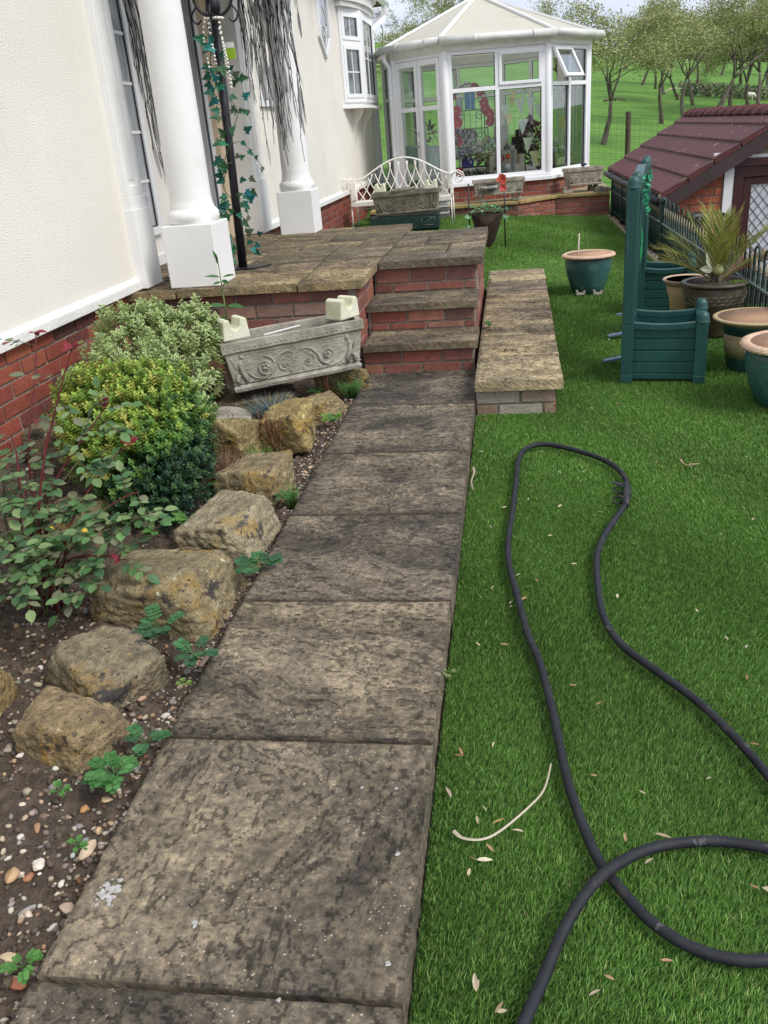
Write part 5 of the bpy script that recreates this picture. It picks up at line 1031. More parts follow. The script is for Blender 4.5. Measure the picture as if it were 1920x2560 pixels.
# ================================================================ POTS
def pot(name,c,prof,body,lab,rimprof,rimmat,inmat,inner,rope=False,rimr=None):
    t=thing(name,c,lab,'plant pot'); m=MB(c); m.lathe(prof,c,56); m.build('pot_body',body,t)
    m=MB(c); m.lathe(rimprof,c,56)
    if rope:
        r,z=rope; k=46
        for i in range(k):
            a=2*PI*i/k; b=a+2*PI/k*1.5; m.tube([c+Vector((r*math.cos(a),r*math.sin(a),z-.007)),c+Vector(((r+.005)*math.cos((a+b)/2),(r+.005)*math.sin((a+b)/2),z)),c+Vector((r*math.cos(b),r*math.sin(b),z+.007))],.0075,6)
    m.build('rim',rimmat,t); m=MB(c); m.lathe(inner,c,48); m.build('inside',inmat,t); return t
c=Vector((.625,7.33,-.07))
pot('plant_pot',c,[(.115,0),(.125,.01),(.155,.09),(.178,.18),(.186,.235),(.184,.268),(.178,.285)],'teal','empty teal glazed pot with a pink terracotta rim and a cane, alone on the lawn',[(.178,.285),(.205,.288),(.212,.298),(.208,.308),(.190,.314),(.176,.308),(.170,.29)],'terra','terrain',[(.172,.308),(.165,.27),(.150,.16),(.11,.13),(.001,.13)],rope=(.205,.296))
m=MB(c+Vector((-.09,-.02,.1))); m.tube([c+Vector((-.09,-.02,.13)),c+Vector((-.075,.0,.47))],.006,6); tag(m.build('cane','straw'),'short thin cane standing in the teal pot alone on the lawn','cane')
for (px_,py_,lab) in ((1450,738,'left of the two small stone pot feet leaning on the lone teal pot'),(1493,737,'right of the two small stone pot feet leaning on the lone teal pot')):
    p=gz(px_,py_,-.068); m=MB(p); m.prism([(-.03,0),(.035,0),(.045,.03),(.03,.035),(.015,.018),(-.01,.02),(-.022,.045),(-.036,.04)],p+Vector((0,-.012,0)),(1,.2,0),(0,0,1),(0,1,0),.028); tag(m.build('pot_foot','castwarm',bevel=.004),lab,'pot foot')
c=Vector((1.325,4.16,-.07))
pot('plant_pot',c,[(.15,0),(.162,.012),(.195,.10),(.222,.20),(.228,.27),(.222,.305),(.214,.325)],'teal','large teal glazed pot with pink rope rim cut by the right edge of the frame',[(.214,.325),(.244,.330),(.255,.344),(.250,.358),(.226,.368),(.210,.360),(.204,.34)],'terra','terrain',[(.206,.360),(.196,.31),(.17,.2),(.12,.18),(.001,.18)],rope=(.247,.342))
c=Vector((1.305,4.83,-.07))
t=pot('plant_pot',c,[(.125,0),(.132,.008),(.140,.085),(.142,.088)],'teal','cream and teal banded pot between the near planter and the cut off teal pot',[(.172,.29),(.212,.318),(.222,.326),(.220,.336),(.205,.340),(.192,.334)],'tan','terrain',[(.196,.336),(.165,.27),(.15,.2),(.11,.16),(.001,.16)])
m=MB(c); m.lathe([(.1415,.088),(.152,.15),(.162,.235)],c,56); 
for z in (.12,.15,.18,.21): m.lathe([(.1415+.0205*(z-.088)/.147+.001,z),(.1415+.0205*(z-.088)/.147+.002,z+.002),(.1415+.0205*(z-.088)/.147+.001,z+.004)],c,56)
m.build('cream_band','tan',t); m=MB(c); m.lathe([(.162,.235),(.176,.29),(.182,.296)],c,56); m.build('teal_band','teal',t)
m=MB(c)
def onpot(a,z,e=.003): r=.1415+.0205*(z-.088)/.147+e; return c+Vector((r*math.cos(a),r*math.sin(a),z))
for P in ([(-2.0,.10),(-1.95,.15),(-1.9,.20)],[(-2.05,.10),(-2.1,.16),(-2.18,.22)],[(-1.9,.10),(-1.8,.14),(-1.72,.17)],[(-1.72,.17),(-1.68,.19),(-1.75,.20)]): m.tube([onpot(a,z) for a,z in P],[.003,.003,.0015],5)
for k in range(8): a=-1.9+rnd(-.12,.12); m.leaf(onpot(a,.11+rnd(0,.02),.002),Vector((rnd(-1,1),-.1,rnd(0,1))),(0,-1,0),.03,.012,(.10,.09,.03),0)
m.build('painted_reeds','leaf',t)
# palm pot
c=Vector((1.255,5.62,-.07))
m=MB(c); t=thing('plant_pot',c,'wide brown glazed pot with an incised weave band and chipped rim holding the palm','plant pot')
m.lathe([(.12,0),(.125,.02),(.150,.10),(.185,.19),(.210,.26),(.215,.30),(.205,.335),(.20,.345)],c,56); m.build('pot_body','bronze',t)
m=MB(c); n=56
m.lathe([(.20,.345),(.232,.348),(.240,.356),(.236,.366),(.215,.372),(.198,.362),(.19,.34)],c,56); m.build('rim','bronze',t)
m=MB(c); m.lathe([(.196,.364),(.188,.33),(.001,.325)],c,40); m.build('compost','soil',t)
m=MB(c); 
for k in range(46):
    a0=-PI+.1+k*.066
    for r in range(3):
        z=.235+.024*r; s_=1 if (k//2+r)%2 else -1; q=[]
        for e in (-1,1): a=a0+e*.028; zz=z+s_*e*.011; rr=.190+.026*min(1,(zz-.2)/.09)+.0025; q.append(c+Vector((rr*math.cos(a),rr*math.sin(a),zz)))
        m.tube(q,.0018,4)
m.build('incised_weave','castwarm',t)
# chipped tan pot beside it, mostly hidden
c3_=Vector((1.135,5.86,-.07)); pot('plant_pot',c3_,[(.09,0),(.10,.02),(.12,.2),(.15,.31)],'tan','tan terracotta pot with a broken rim, mostly hidden behind the palm pot',[(.15,.31),(.168,.335),(.178,.345),(.168,.352),(.15,.345)],'terra','terrain',[(.155,.345),(.148,.325),(.001,.318)])
for o_ in bpy.data.objects:
    if o_.name.startswith('plant_pot') and o_.location.x>1.28: o_.scale=(1,1,.84)
    elif o_.name.startswith('plant_pot') and o_.location.x>1.2: o_.scale=(.86,.86,.92)
    elif o_.name.startswith('plant_pot') and o_.location.x>1.0: o_.scale=(.9,.9,.92)
# palm
base=c+Vector((.0,-.02,.302)); t=thing('potted_palm',base,'young palm with yellow green fan of fronds and a few brown ones','palm'); 
m=MB(base); 
for k in range(16): a=rnd(0,2*PI); m.tube([base+Vector((.03*math.cos(a),.03*math.sin(a),-.01)),base+Vector((.018*math.cos(a),.018*math.sin(a),.12))],[.014,.006],5)
m.build('stem','bark',t)
OL=[(.26,.29,.05),(.34,.36,.07),(.42,.40,.10),(.18,.22,.04)]; BRN=[(.28,.15,.07),(.36,.22,.12),(.24,.12,.06)]
def frond(a,lean,L,brown=False,stiff=.5,w_=.10):
    d=Vector((math.cos(a),math.sin(a),0)); P=[];n=22
    for k in range(n+1): f=k/n; ang=lean+stiff*f; P.append((P[-1] if P else base+Vector((0,0,.02)))+ (d*math.sin(ang)+Vector((0,0,1))*math.cos(ang))*(L/n))
    m=MB(base); cols=BRN if brown else OL; m.tube(P,[.0055*(1-.8*k/n) for k in range(n+1)],5,jit((.28,.27,.09) if not brown else (.3,.18,.08),.1))
    for k in range(5,n+1):
        f=k/n; dr=(P[k]-P[k-1]).normalized(); sd=dr.cross(Vector((0,0,1))); sd=sd.normalized() if sd.length>1e-3 else Vector((1,0,0)); ll=w_*1.55*(1.25-.75*f)*(.6 if k<8 else 1)
        for s_ in (-1,1):
            for h_ in (0,.5):
                p=P[k-1].lerp(P[k],h_); m.leaf(p,dr*.95+sd*s_*rnd(.42,.62)+Vector((0,0,rnd(-.02,.25))),dr.cross(sd*s_)+Vector((0,0,.2)),ll*rnd(.75,1.2)*1.25,.0052,jit(random.choice(cols if random.random()>.12 else BRN),.2),.3)
    return m.build('frond','leaf',t)
for a,l,L,b,s_ in ((PI+.05,.62,.50,0,.75),(PI+.35,.9,.46,0,.45),(PI-.4,.5,.45,0,.6),(.12,.62,.62,0,.35),(-.2,.8,.50,0,.6),(1.3,.15,.45,0,.35),(-1.6,.10,.46,0,.2),(2.2,.12,.50,0,.25),(.6,.2,.47,0,.2),(4.4,.35,.42,0,.5),(5.3,.42,.42,0,.5),(-.05,.95,.50,1,.55),(.25,1.05,.52,1,.3),(.5,.95,.45,1,.5),(3.0,.30,.5,0,.25),(2.6,1.0,.40,0,.2)): frond(a,l,L*.84,bool(b),s_)
m=MB(base); bush(m,base+Vector((.11,-.06,.015)),.06,260,[(.16,.30,.04),(.24,.42,.08)],.014,sq=(1.6,.8,.4)); bush(m,base+Vector((-.08,-.07,.01)),.05,90,[(.16,.28,.04)],.012,sq=(1.4,.8,.3)); tag(m.build('ground_moss_plant','leaf'),'bright green low plant growing round the foot of the palm','plant')
m=MB(base); q=base+Vector((-.03,-.03,.11)); m.ball(q+Vector((.03,0,0)),.035,12,(.50,.52,.22)); m.leaf(q,(-.4,-.1,1),(0,-1,0),.12,.05,(.66,.66,.50),.4); m.leaf(q,(-1,-.2,.2),(0,-1,.3),.08,.05,(.60,.60,.44),.4); tag(m.build('artificial_lily','leaf'),'pale cream and lime artificial flower tucked into the palm fronds','flower')
# ================================================================ RAILINGS
ro=Vector((1.44,8,-.07)); fx=1.445
t=thing('metal_railings',ro,'dark green hooped metal railings along the right side of the lawn','railings')
posts=[5.05,8.84,11.97,13.15]
for y in posts[1:]:
    m=MB(ro); m.bar((fx,y,-.15),(fx,y,.44),.05,.05,up=(1,0,0)); m.ball((fx,y,.465),.036,12); m.build('post','greend',t)
m=MB(ro)
for a,b in zip(posts,posts[1:]): 
    m.bar((fx,a,.262),(fx,b,.262),.034,.012); 
m.bar((fx,posts[0],.262),(fx,4.0,.262),.034,.012); m.build('top_rail','railtop',t)
m=MB(ro); m.bar((fx,4.0,.005),(fx,13.15,.005),.03,.012); m.build('bottom_rail','greend',t)
m=MB(ro); y=4.3; k=0; fins=[]
while y<13.1:
    if all(abs(y+.055-p)>.07 for p in posts[1:]):
        P=[Vector((fx,y,-.06)),Vector((fx,y,.43))]+[Vector((fx,y+.055-.055*math.cos(a),.43+.055*math.sin(a))) for a in np.linspace(.4,PI-.4,6)]+[Vector((fx,y+.11,.43)),Vector((fx,y+.11,-.06))]
        m.tube(P,.0065,6)
        m.tube([(fx,y+.165,-.06),(fx,y+.165,.34)],.006,6); fins.append(y+.165)
        m.tube([(fx,y+.055,-.06),(fx,y+.055,.34)],.006,6); fins.append(y+.055)
    y+=.22
m.build('bars','greend',t)
fm=MB(); fm.lathe([(.006,0),(.010,.010),(.006,.018),(.011,.026),(.006,.036),(.001,.075)],(0,0,0),8); f0=fm.build('spear_head','brass',t)
for i,yy in enumerate(fins):
    q=f0 if i==0 else f0.copy()
    if i: C.collection.objects.link(q); q.parent=t
    q.location=(fx-ro.x,yy-ro.y,.34-ro.z)
# ================================================================ OUTBUILDING
so_=Vector((2.6,9.2,-1.35)); GY=9.2; EX=1.52; RX=2.62; EZ=.515; RZ=1.17; FY=14.0
t=thing('outbuilding',so_,'low red brick outbuilding with a purple tiled roof beyond the railings','outbuilding')
sl_=(RZ-EZ)/(RX-EX)
def roofz(x): return EZ+sl_*(x-EX) if x<RX else RZ-sl_*(x-RX)
m=MB(so_); XL=EX+.12; XR=2*RX-XL
m.prism([(XL,-1.35),(2.15,-1.35),(2.15,.70),(3.05,.70),(3.05,-1.35),(XR,-1.35),(XR,roofz(XR)-.06),(RX,RZ-.06),(XL,roofz(XL)-.06)],(0,GY+.02,0),(1,0,0),(0,0,1),(0,1,0),.2)
m.box(XL+.02,XL+.15,GY+.22,FY-.1,-1.35,roofz(XL)-.08); m.box(XR-.15,XR-.02,GY+.22,FY-.1,-1.35,roofz(XL)-.08); m.prism([(XL+.15,-1.35),(XR-.15,-1.35),(XR-.15,.4),(RX,RZ-.1),(XL+.15,.4)],(0,FY-.2,0),(1,0,0),(0,0,1),(0,1,0),.1); m.build('wall_core','mortar',t)
BO=[(.46,.155,.080),(.42,.13,.07),(.50,.18,.095),(.38,.12,.07)]
for (a_,b_,z0,z1) in ((XL,2.055,-1.3,.90),(2.055,3.2,.842,1.14),(3.15,XR,-1.3,.90)):
    brickwall(so_,(a_,GY+.005),(1,0,0),(0,-1,0),b_-a_,z0,z1,'brick_gable',t,BO,cut=lambda x,z,a,e,b,tp_:z<roofz(a_+x)-.05)
brickwall(so_,(XL-.005,GY),(0,1,0),(-1,0,0),FY-GY-.1,-1.3,.50,'brick_side',t,BO[:2])
# tiles: five courses each side
m=MB(so_); nc=5
def course(x0,z0,x1,z1,sd):
    y0=GY-.14; n=120; vs=[]; 
    for (x,z,lift) in ((x0,z0,.040),(x1,z1,.012)):
        for i in range(n+1):
            y=y0+(FY-y0+.1)*i/n; w_=.007*(1 if i%4 in(0,1) else -.2); vs.append((x,y,z+lift+w_))
    b=len(vs); 
    for i in range(n+1): vs.append((x0,vs[i][1],z0-.002))
    fs=[(i,i+1,n+2+i,n+1+i) for i in range(n)]+[(b+i,b+i+1,i+1,i) for i in range(n)]
    m.add(vs,fs,jit((1,1,1),.10))
for k in range(nc):
    xa=EX-.06+(RX-EX+.06)*k/nc; xb=EX-.06+(RX-EX+.06)*(k+1.12)/nc if k<nc-1 else RX
    course(xa,EZ+sl_*(xa-EX),xb,EZ+sl_*(xb-EX),1); xa2,xb2=2*RX-xa,2*RX-xb; course(xa2,EZ+sl_*(xa-EX),xb2,EZ+sl_*(xb-EX),-1)
for k in range(nc):
    xa=EX-.06+(RX-EX+.06)*k/nc; xb=min(RX,EX-.06+(RX-EX+.06)*(k+1.05)/nc)
    for sgn in (1,-1):
        X=lambda q:q if sgn>0 else 2*RX-q
        m.add([(X(xa),GY-.14,EZ+sl_*(xa-EX)-.015),(X(xb),GY-.14,EZ+sl_*(xb-EX)-.015),(X(xb),GY-.14,EZ+sl_*(xb-EX)+.012),(X(xa),GY-.14,EZ+sl_*(xa-EX)+.045)],[(0,1,2,3)])
m.build('roof_tiles','tile',t)
m=MB(so_); n=9; yy=GY-.16
while yy<FY+.05:
    y2=min(yy+.42,FY+.12); P=[(RX+.13*math.cos(a),RZ-.02+.085*math.sin(a)) for a in np.linspace(0,PI,n)]; Q=[(RX+.118*math.cos(a),RZ-.03+.075*math.sin(a)) for a in np.linspace(0,PI,n)]
    m.add([(x,yy,z) for x,z in P]+[(x,y2,z) for x,z in Q]+[(x,yy,z-.02) for x,z in Q],[(i,i+1,n+i+1,n+i) for i in range(n-1)]+[(2*n+i,2*n+i+1,i+1,i) for i in range(n-1)],jit(W1,.08),True); yy+=.40
m.build('ridge_tiles','tile',t)
for sgn in (1,-1):
    X=lambda q:q if sgn>0 else 2*RX-q
    m=MB(so_); a=(X(EX-.08),EZ-.05); b=(X(RX),RZ-.0); p=[(a[0],a[1]-.155),(b[0],b[1]-.16),(b[0],b[1]-.015),(a[0],a[1]+.0)]; m.prism(p,(0,GY-.135,0),(1,0,0),(0,0,1),(0,1,0),.03)
    m.box(min(a[0],a[0]+sgn*.18),max(a[0],a[0]+sgn*.18),GY-.10,GY+.02,EZ-.21,EZ-.06); m.build('bargeboard','barge',t)
    m=MB(so_); m.prism([(a[0],a[1]+.002),(b[0],b[1]-.013),(b[0],b[1]+.012),(a[0],a[1]+.028)],(0,GY-.128,0),(1,0,0),(0,0,1),(0,1,0),.08); m.build('mortar_verge','cope',t)
    m=MB(so_); xe=X(EX-.02); m.box(xe-.04,xe+.04,GY-.1,FY+.05,EZ-.14,EZ-.03); m.tube([(X(EX-.09),GY-.12,EZ-.075),(X(EX-.09),FY+.1,EZ-.075)],.036,10); m.build('gutter','rubber',t)
# door
m=MB(so_); m.box(2.15,3.05,GY-.02,GY+.05,.60,.70);m.box(2.15,2.24,GY-.02,GY+.05,-1.35,.60);m.box(2.96,3.05,GY-.02,GY+.05,-1.35,.60); m.box(2.10,3.10,GY-.06,GY+.0,.70,.77); fr_=m.build('door_frame','doorw',t,bevel=.004)
m=MB(so_); m.box(2.06,2.148,GY-.012,GY+.02,-1.35,.70); m.box(1.95,2.15,GY-.010,GY+.02,.775,.835); m.box(2.15,3.3,GY-.010,GY+.02,.772,.80); m.build('painted_reveal','white',t)
m=MB(so_); m.box(2.245,2.32,GY+.0,GY+.04,-1.33,.595);m.box(2.88,2.955,GY,GY+.04,-1.33,.595);m.box(2.32,2.88,GY,GY+.04,.53,.595);m.box(2.32,2.88,GY,GY+.04,-.42,-.30);m.box(2.32,2.88,GY+.01,GY+.03,-1.33,-.42); dd=m.build('door','doorw',t,bevel=.004)
m=MB(so_); m.box(2.32,2.88,GY+.02,GY+.026,-.30,.53); m.build('pane',pmat('net_curtained_glass',[(.50,.52,.56),(.66,.68,.72)],5,3,.12,stretch=(4,1,.4),coat=.5),dd)
m=MB(so_); s_=.105
for k in range(-8,16):
    for q in (1,-1):
        P=[]
        for f in np.linspace(0,1,40):
            x=2.32+.56*f; z=-.30+k*s_+q*(x-2.32)*1.25
            if -.30<=z<=.53: P.append((x,GY+.017,z))
        if len(P)>1: m.tube([P[0],P[-1]],.0035,4)
m.build('lead_lattice','castdark',dd)
m=MB(so_); m.box(2.40,2.62,GY-.006,GY+.002,-.39,-.335); m.build('letterbox','chrome',dd)
# urn behind the railings
u_=Vector((1.78,8.55,-1.35)); t=thing('tall_urn',u_,'dark brown urn with a wide black rim seen through the railings','urn'); m=MB(u_); m.lathe([(.12,0),(.14,.05),(.12,.6),(.11,1.2),(.14,1.45),(.155,1.62),(.15,1.66)],u_,24); m.build('urn_body','bronze',t); m=MB(u_); m.lathe([(.15,1.66),(.185,1.675),(.19,1.69),(.175,1.70),(.15,1.69),(.14,1.6),(.001,1.6)],u_,24); m.build('rim','black',t)
# ================================================================ WIRE FENCE
wo=Vector((0,17,.2)); t=thing('wire_fence',wo,'wire mesh stock fence on wooden posts between the garden and the meadow','fence')
def wx(y=17): pass
m=MB(wo); x=-3.6
def wz(x): return fieldz(x,17)
xs_=np.arange(-3.6,7.0,.10)
for x in xs_: m.tube([(x,17,wz(x)-.02),(x,17,wz(x)+1.12)],.0016,3,cap=False)
for k in range(12): m.tube([(x,17,wz(x)+.02+.1*k) for x in np.arange(-3.6,7.05,.4)],.0018 if k<11 else .0035,3,cap=False)
m.build('wire_mesh','greend',t)
for x in (-2.20,-.1,2.1,4.3,6.4):
    m=MB(wo); m.tube([(x,17.05,wz(x)-.3),(x+.01,17.05,wz(x)+.5),(x,17.05,wz(x)+1.22)],[.055,.05,.048],8,sm=False); m.build('post','wood',t)
# ================================================================ TREES
LC=[(.22,.26,.075),(.30,.33,.11),(.38,.38,.16),(.15,.20,.05),(.46,.46,.25)]
def tree(seed,Ht,lean,spread,leafn,fork=.30,cols=LC,bare=False,tr=.10):
    random.seed(seed); t=thing('orchard_tree',(0,0,0),'x','tree'); m=MB(); lf=MB(); tips=[]
    def br(p,d,L,r,dep):
        n=7; P=[p]; 
        for k in range(n):
            d=(d+Vector((rnd(-1,1),rnd(-1,1),rnd(-.6,.8)))*(.13+.05*dep)+Vector((lean*.03,0,-.03*dep if dep>1 else .02))).normalized(); P.append(P[-1]+d*L/n)
        m.tube(P,[r*(1-.55*k/n) for k in range(n+1)],7 if dep<2 else (5 if dep<3 else 3),cap=dep<2)
        if dep>=2: tips.extend(P[2:])
        if dep>=4: return
        kids=[2,3,4,4][min(dep,3)]+ (1 if random.random()<.5 else 0)
        for k in range(kids):
            a=rnd(0,2*PI); s_=spread*rnd(.7,1.25)*(1.0 if dep else .9); u=d.orthogonal().normalized(); v=d.cross(u); nd=(d*math.cos(s_)+(u*math.cos(a)+v*math.sin(a))*math.sin(s_)).normalized()
            if dep>=1 and nd.z<-.1: nd.z*=-.5
            q=P[-1] if (k<2 or dep==0) else P[random.randint(3,n-1)]
            br(q,nd,L*rnd(.62,.85)*(1.25 if dep==0 else 1),r*.45*rnd(.85,1.15) if k else r*.5,dep+1)
    br(Vector((0,0,-.1)),Vector((lean,0,1)).normalized(),Ht*fork,tr,0)
    m.build('trunk','bark',t)
    for k in range(leafn):
        q=random.choice(tips)+Vector((random.gauss(0,.10),random.gauss(0,.10),random.gauss(0,.09)))
        lf.leaf(q,(rnd(-1,1),rnd(-1,1),rnd(-.3,1)),(rnd(-1,1),rnd(-1,1),rnd(0,1)),rnd(.032,.062),.038,jit(random.choice(cols),.25),.2,shape=((0,0),(.45,.5),(1,0)))
    if leafn: lf.build('crown','leaf',t)
    return t
T=[tree(11,4.0,.28,.62,7600,.26,tr=.07),tree(12,4.2,-.2,.70,6400,.28,tr=.07),tree(23,4.4,.15,.66,6800,.30,tr=.07),tree(34,4.0,.35,.60,6000,.27,tr=.075),tree(55,5.5,.05,.5,900,.25,[(.12,.09,.06),(.17,.13,.08)],tr=.09)]
random.seed(5)
spots=[ # px,py of the foot, distance, variant, scale, rotation, label
 (1505,352,25,0,1.00,0,'nearest orchard tree with a forked trunk right of the summerhouse'),
 (1655,303,34,1,1.02,1.0,'second nearest orchard tree, slim trunk above the left part of the tiled roof'),
 (1712,300,36,2,1.05,2.0,'orchard tree whose trunk stands directly behind the roof ridge end'),
 (1783,280,38,3,1.35,0.2,'tall orchard tree with a thick leaning trunk above the tiled roof'),
 (1604,232,58,1,1.15,3.0,None),(1638,242,55,2,1.0,4.0,None),(1660,253,50,0,1.0,2.5,None),(1696,266,46,3,.95,3.5,None),(1731,277,43,1,1.0,5.0,None),
 (1826,278,42,2,1.1,1.2,None),(1876,276,40,0,1.15,2.9,None),(1893,268,46,1,1.2,4.4,None),(1745,250,58,0,1.2,1.9,None),(1850,240,64,3,1.3,4.1,None),(1915,240,62,2,1.3,.7,None),(1800,235,75,0,1.35,.4,None),(1765,225,80,1,1.3,3.1,None),(1700,222,80,2,1.2,5.4,None),(1910,225,78,1,1.5,2.2,None),(1570,205,75,3,1.1,2.2,None),(1880,250,52,3,1.1,5.9,None)]
used=set()
def place(t,loc,rz,lab,s_,grp,v_=True):
    if id(t) not in used: used.add(id(t)); t.location=loc; t.rotation_euler=(0,0,rz); t.scale=(s_,)*3; o=t
    else: o=copytree(t,loc,rz)
    o.scale=(s_*1.30,s_*1.30,s_*1.12) if v_ else (s_,)*3
    o['label']=lab
    if grp:o['group']=grp
    elif 'group' in o: del o['group']
    return o
rows={'middle':[],'farther':[],'farthest':[]}
for q in spots:
    if not q[6]: rows['middle' if q[2]<51 else 'farther' if q[2]<70 else 'farthest'].append(q[:2])
ORD=['first','second','third','fourth','fifth','sixth','seventh','eighth','ninth','tenth']
def treelab(q):
    r='middle' if q[2]<51 else 'farther' if q[2]<70 else 'farthest'
    return '%s from the left in the %s row of pale green orchard trees up the meadow'%(ORD[sorted(rows[r]).index(q[:2])],r)
for q_ in spots:
    (px_,py_,Y,v,s_,rz,lab)=q_; lab=lab or treelab(q_)
    x=gy(px_,py_,Y).x; z=fieldz(x,Y)
    place(T[v],(x,Y,z),rz,lab or 'pale green orchard tree among the farther rows up the meadow slope',s_,'orchard trees on the meadow slope' if not lab else 'orchard trees on the meadow slope')
# crowns showing over the summerhouse roof and bare trees at the hill top left
for (px_,Y,s_,v,lab) in ((1150,32,1.02,2,'tree showing its pale twigs above the left side of the summerhouse roof'),(1030,44,.95,3,'small bare looking tree just left of the summerhouse roof'),(1400,40,1.1,1,'tree whose crown shows above the right side of the summerhouse roof')):
    x=gy(px_,250,Y).x; place(T[v],(x,Y,fieldz(x,Y)),rnd(0,6),lab,s_,'orchard trees on the meadow slope')
for (px_,Y,s_,lab) in ((958,104,1.05,'leafless brown tree on the hilltop beside the house corner, middle one'),(925,106,.95,'leafless brown tree on the hilltop beside the house corner, left one'),(995,103,.8,'leafless brown tree on the hilltop beside the house corner, right one'),(890,108,.9,'leafless brown tree on the hilltop half hidden by the house')):
    x=gy(px_,140,Y).x; place(T[4],(x,Y,fieldz(x,Y)),rnd(0,6),lab,s_,'bare trees on the hilltop',False)
# far wood behind the orchard (reads as one mass)
m=MB((10,118,6)); 
for k in range(9000):
    x=rnd(-2,62); y=rnd(112,124); h=rnd(0,1); hh=1.6+1.6*noise.noise(Vector((x*.12,0,0)))+1.2*noise.noise(Vector((x*.5,3,0)))
    p=Vector((x,y,fieldz(x,y)+h*hh)); m.leaf(p,(rnd(-1,1),rnd(-1,1),rnd(-.2,1)),(rnd(-1,1),-1,rnd(-.5,1)),rnd(.4,.8),.5,jit(random.choice([(.10,.13,.05),(.14,.15,.07),(.17,.14,.09)]),.2),.2,shape=((0,0),(.45,.5),(1,0)))
tag(m.build('far_hedgerow','leaf'),'low olive and brown hedge along the far edge of the meadow','hedge',kind='stuff')
m=MB((14,50,2)); 
for k in range(1600):
    x=gy(1700,255,50).x+rnd(0,8.5); y=50+rnd(-.8,.8); p=Vector((x,y,fieldz(x,y)+rnd(0,.55))); m.leaf(p,(rnd(-1,1),rnd(-1,1),rnd(-.2,1)),(rnd(-1,1),-1,.5),rnd(.12,.25),.12,jit(random.choice([(.07,.10,.04),(.16,.14,.09),(.10,.15,.05)]),.2),.2,shape=((0,0),(.45,.5),(1,0)))
tag(m.build('bramble_patch','leaf'),'low dark bramble patch across the meadow behind the orchard','brambles',kind='stuff')
for (px_,py_,Y,L,a,lab) in ((965,182,62,2.2,.0,'fallen dark branch on the hillside left of the summerhouse'),(1755,222,55,3.0,.1,'long pale fallen branch lying below the farther orchard trees'),(1537,244,42,1.0,-.3,'short dark fallen branch right of the nearest orchard tree'),(1680,236,52,1.0,.2,'small pale fallen branch between the middle orchard trunks')):
    p=gy(px_,py_,Y); p.z=fieldz(p.x,Y)+.08; m=MB(p); d=Vector((math.cos(a),.1,math.sin(a)*.4)); m.tube(spl([p-d*L/2,p+Vector((0,0,.12)),p+d*L/2+Vector((0,0,.05))],4),[.05]*5+[.03]*4,5); m.tube([p,p+d*L*.25+Vector((0,0,.3))],[.03,.01],4)
    tag(m.build('fallen_branch','straw' if 'pale' in lab else 'bark'),lab,'branch','fallen branches in the meadow')
# sheep: one continuous body
p=gy(1872,262,48); p.z=fieldz(p.x,48); p=Vector(p); t=thing('sheep',p,'white sheep grazing far off between the orchard trunks','sheep')
m=MB(p); body=[(-.45,.62),(-.40,.68),(-.2,.72),(.1,.70),(.35,.72),(.48,.70),(.62,.55),(.72,.38),(.80,.25)]; rr=[.05,.20,.27,.27,.24,.18,.11,.10,.05]
m.tube([p+Vector((a,0,b)) for a,b in body],rr,12); 
for x_,y_ in ((-.3,.1),(-.3,-.1),(.3,.1),(.3,-.1)): m.tube([p+Vector((x_,y_,.55)),p+Vector((x_-.02 if x_<0 else x_,y_,.28)),p+Vector((x_,y_,0))],[.07,.035,.035],7)
for s_ in (-1,1): m.leaf(p+Vector((.66,s_*.06,.47)),(0,s_,-.2),(0,0,1),.10,.05)
m.build('body','fabric',t)
t.scale=(.42,.42,.42)
for o in t.children: o.data.materials[0]=pmat('fleece',[(.62,.60,.54),(.74,.72,.67)],20,5,.95,.6,60)
# ================================================================ HOSE
D=1920/1659
hp=[(1085,2300),(1130,2212),(1175,2110),(1210,2025),(1255,1945),(1312,1882),(1400,1835),(1500,1818),(1600,1822),(1700,1850),(1800,1930),(1790,2040),(1659,2073),(1570,2070),(1480,2040),(1400,1985),(1342,1922),(1300,1870),(1262,1790),(1227,1690),(1205,1590),(1190,1520),(1165,1430),(1140,1370),(1118,1290),(1100,1220),(1098,1170),(1108,1100),(1115,1040),(1121,992),(1140,967),(1180,960),(1240,972),(1300,992),(1340,1018),(1357,1055),(1350,1090),(1310,1150),(1290,1200),(1292,1270),(1305,1335),(1340,1390),(1400,1437),(1500,1510),(1580,1585),(1659,1675),(1760,1800)]
R0=.0108
P=[]
for i,(a,b) in enumerate(hp):
    z=-.07+R0+.010
    if 3<=i<=7: z+=[.008,.020,.020,.010,.004][i-3]
    P.append(gz(a*D,b*D,z))
m=MB((.6,1.6,-.06)); m.tube(spl(P,9),R0,14); t=m.build('garden_hose','hose'); tag(t,'long black rubber hosepipe looping over the artificial lawn','hose')
a=gz(1353*D,1050*D,-.045); b=gz(1352*D,1088*D,-.045); d=(b-a).normalized(); m=MB((.6,1.6,-.06))
for k in range(7): q=a+d*(b-a).length*k/6; m.tube([q-d*.003,q+d*.003],.0155 if k%2 else .0138,14)
m.tube([a-d*.01,b+d*.01],.0135,14)
for q in (a.lerp(b,.15),a.lerp(b,.75)):
    m.tube(spl([q,q+Vector((-.022,0,.012)),q+Vector((-.045,.004,.0)),q+Vector((-.04,-.012,-.012)),q+Vector((-.015,-.01,-.010))],4),.0035,6)
m.bar(a+Vector((-.01,.015,.0)),a+Vector((-.05,.035,.002)),.016,.004); m.build('hose_coupling','rubber',t)
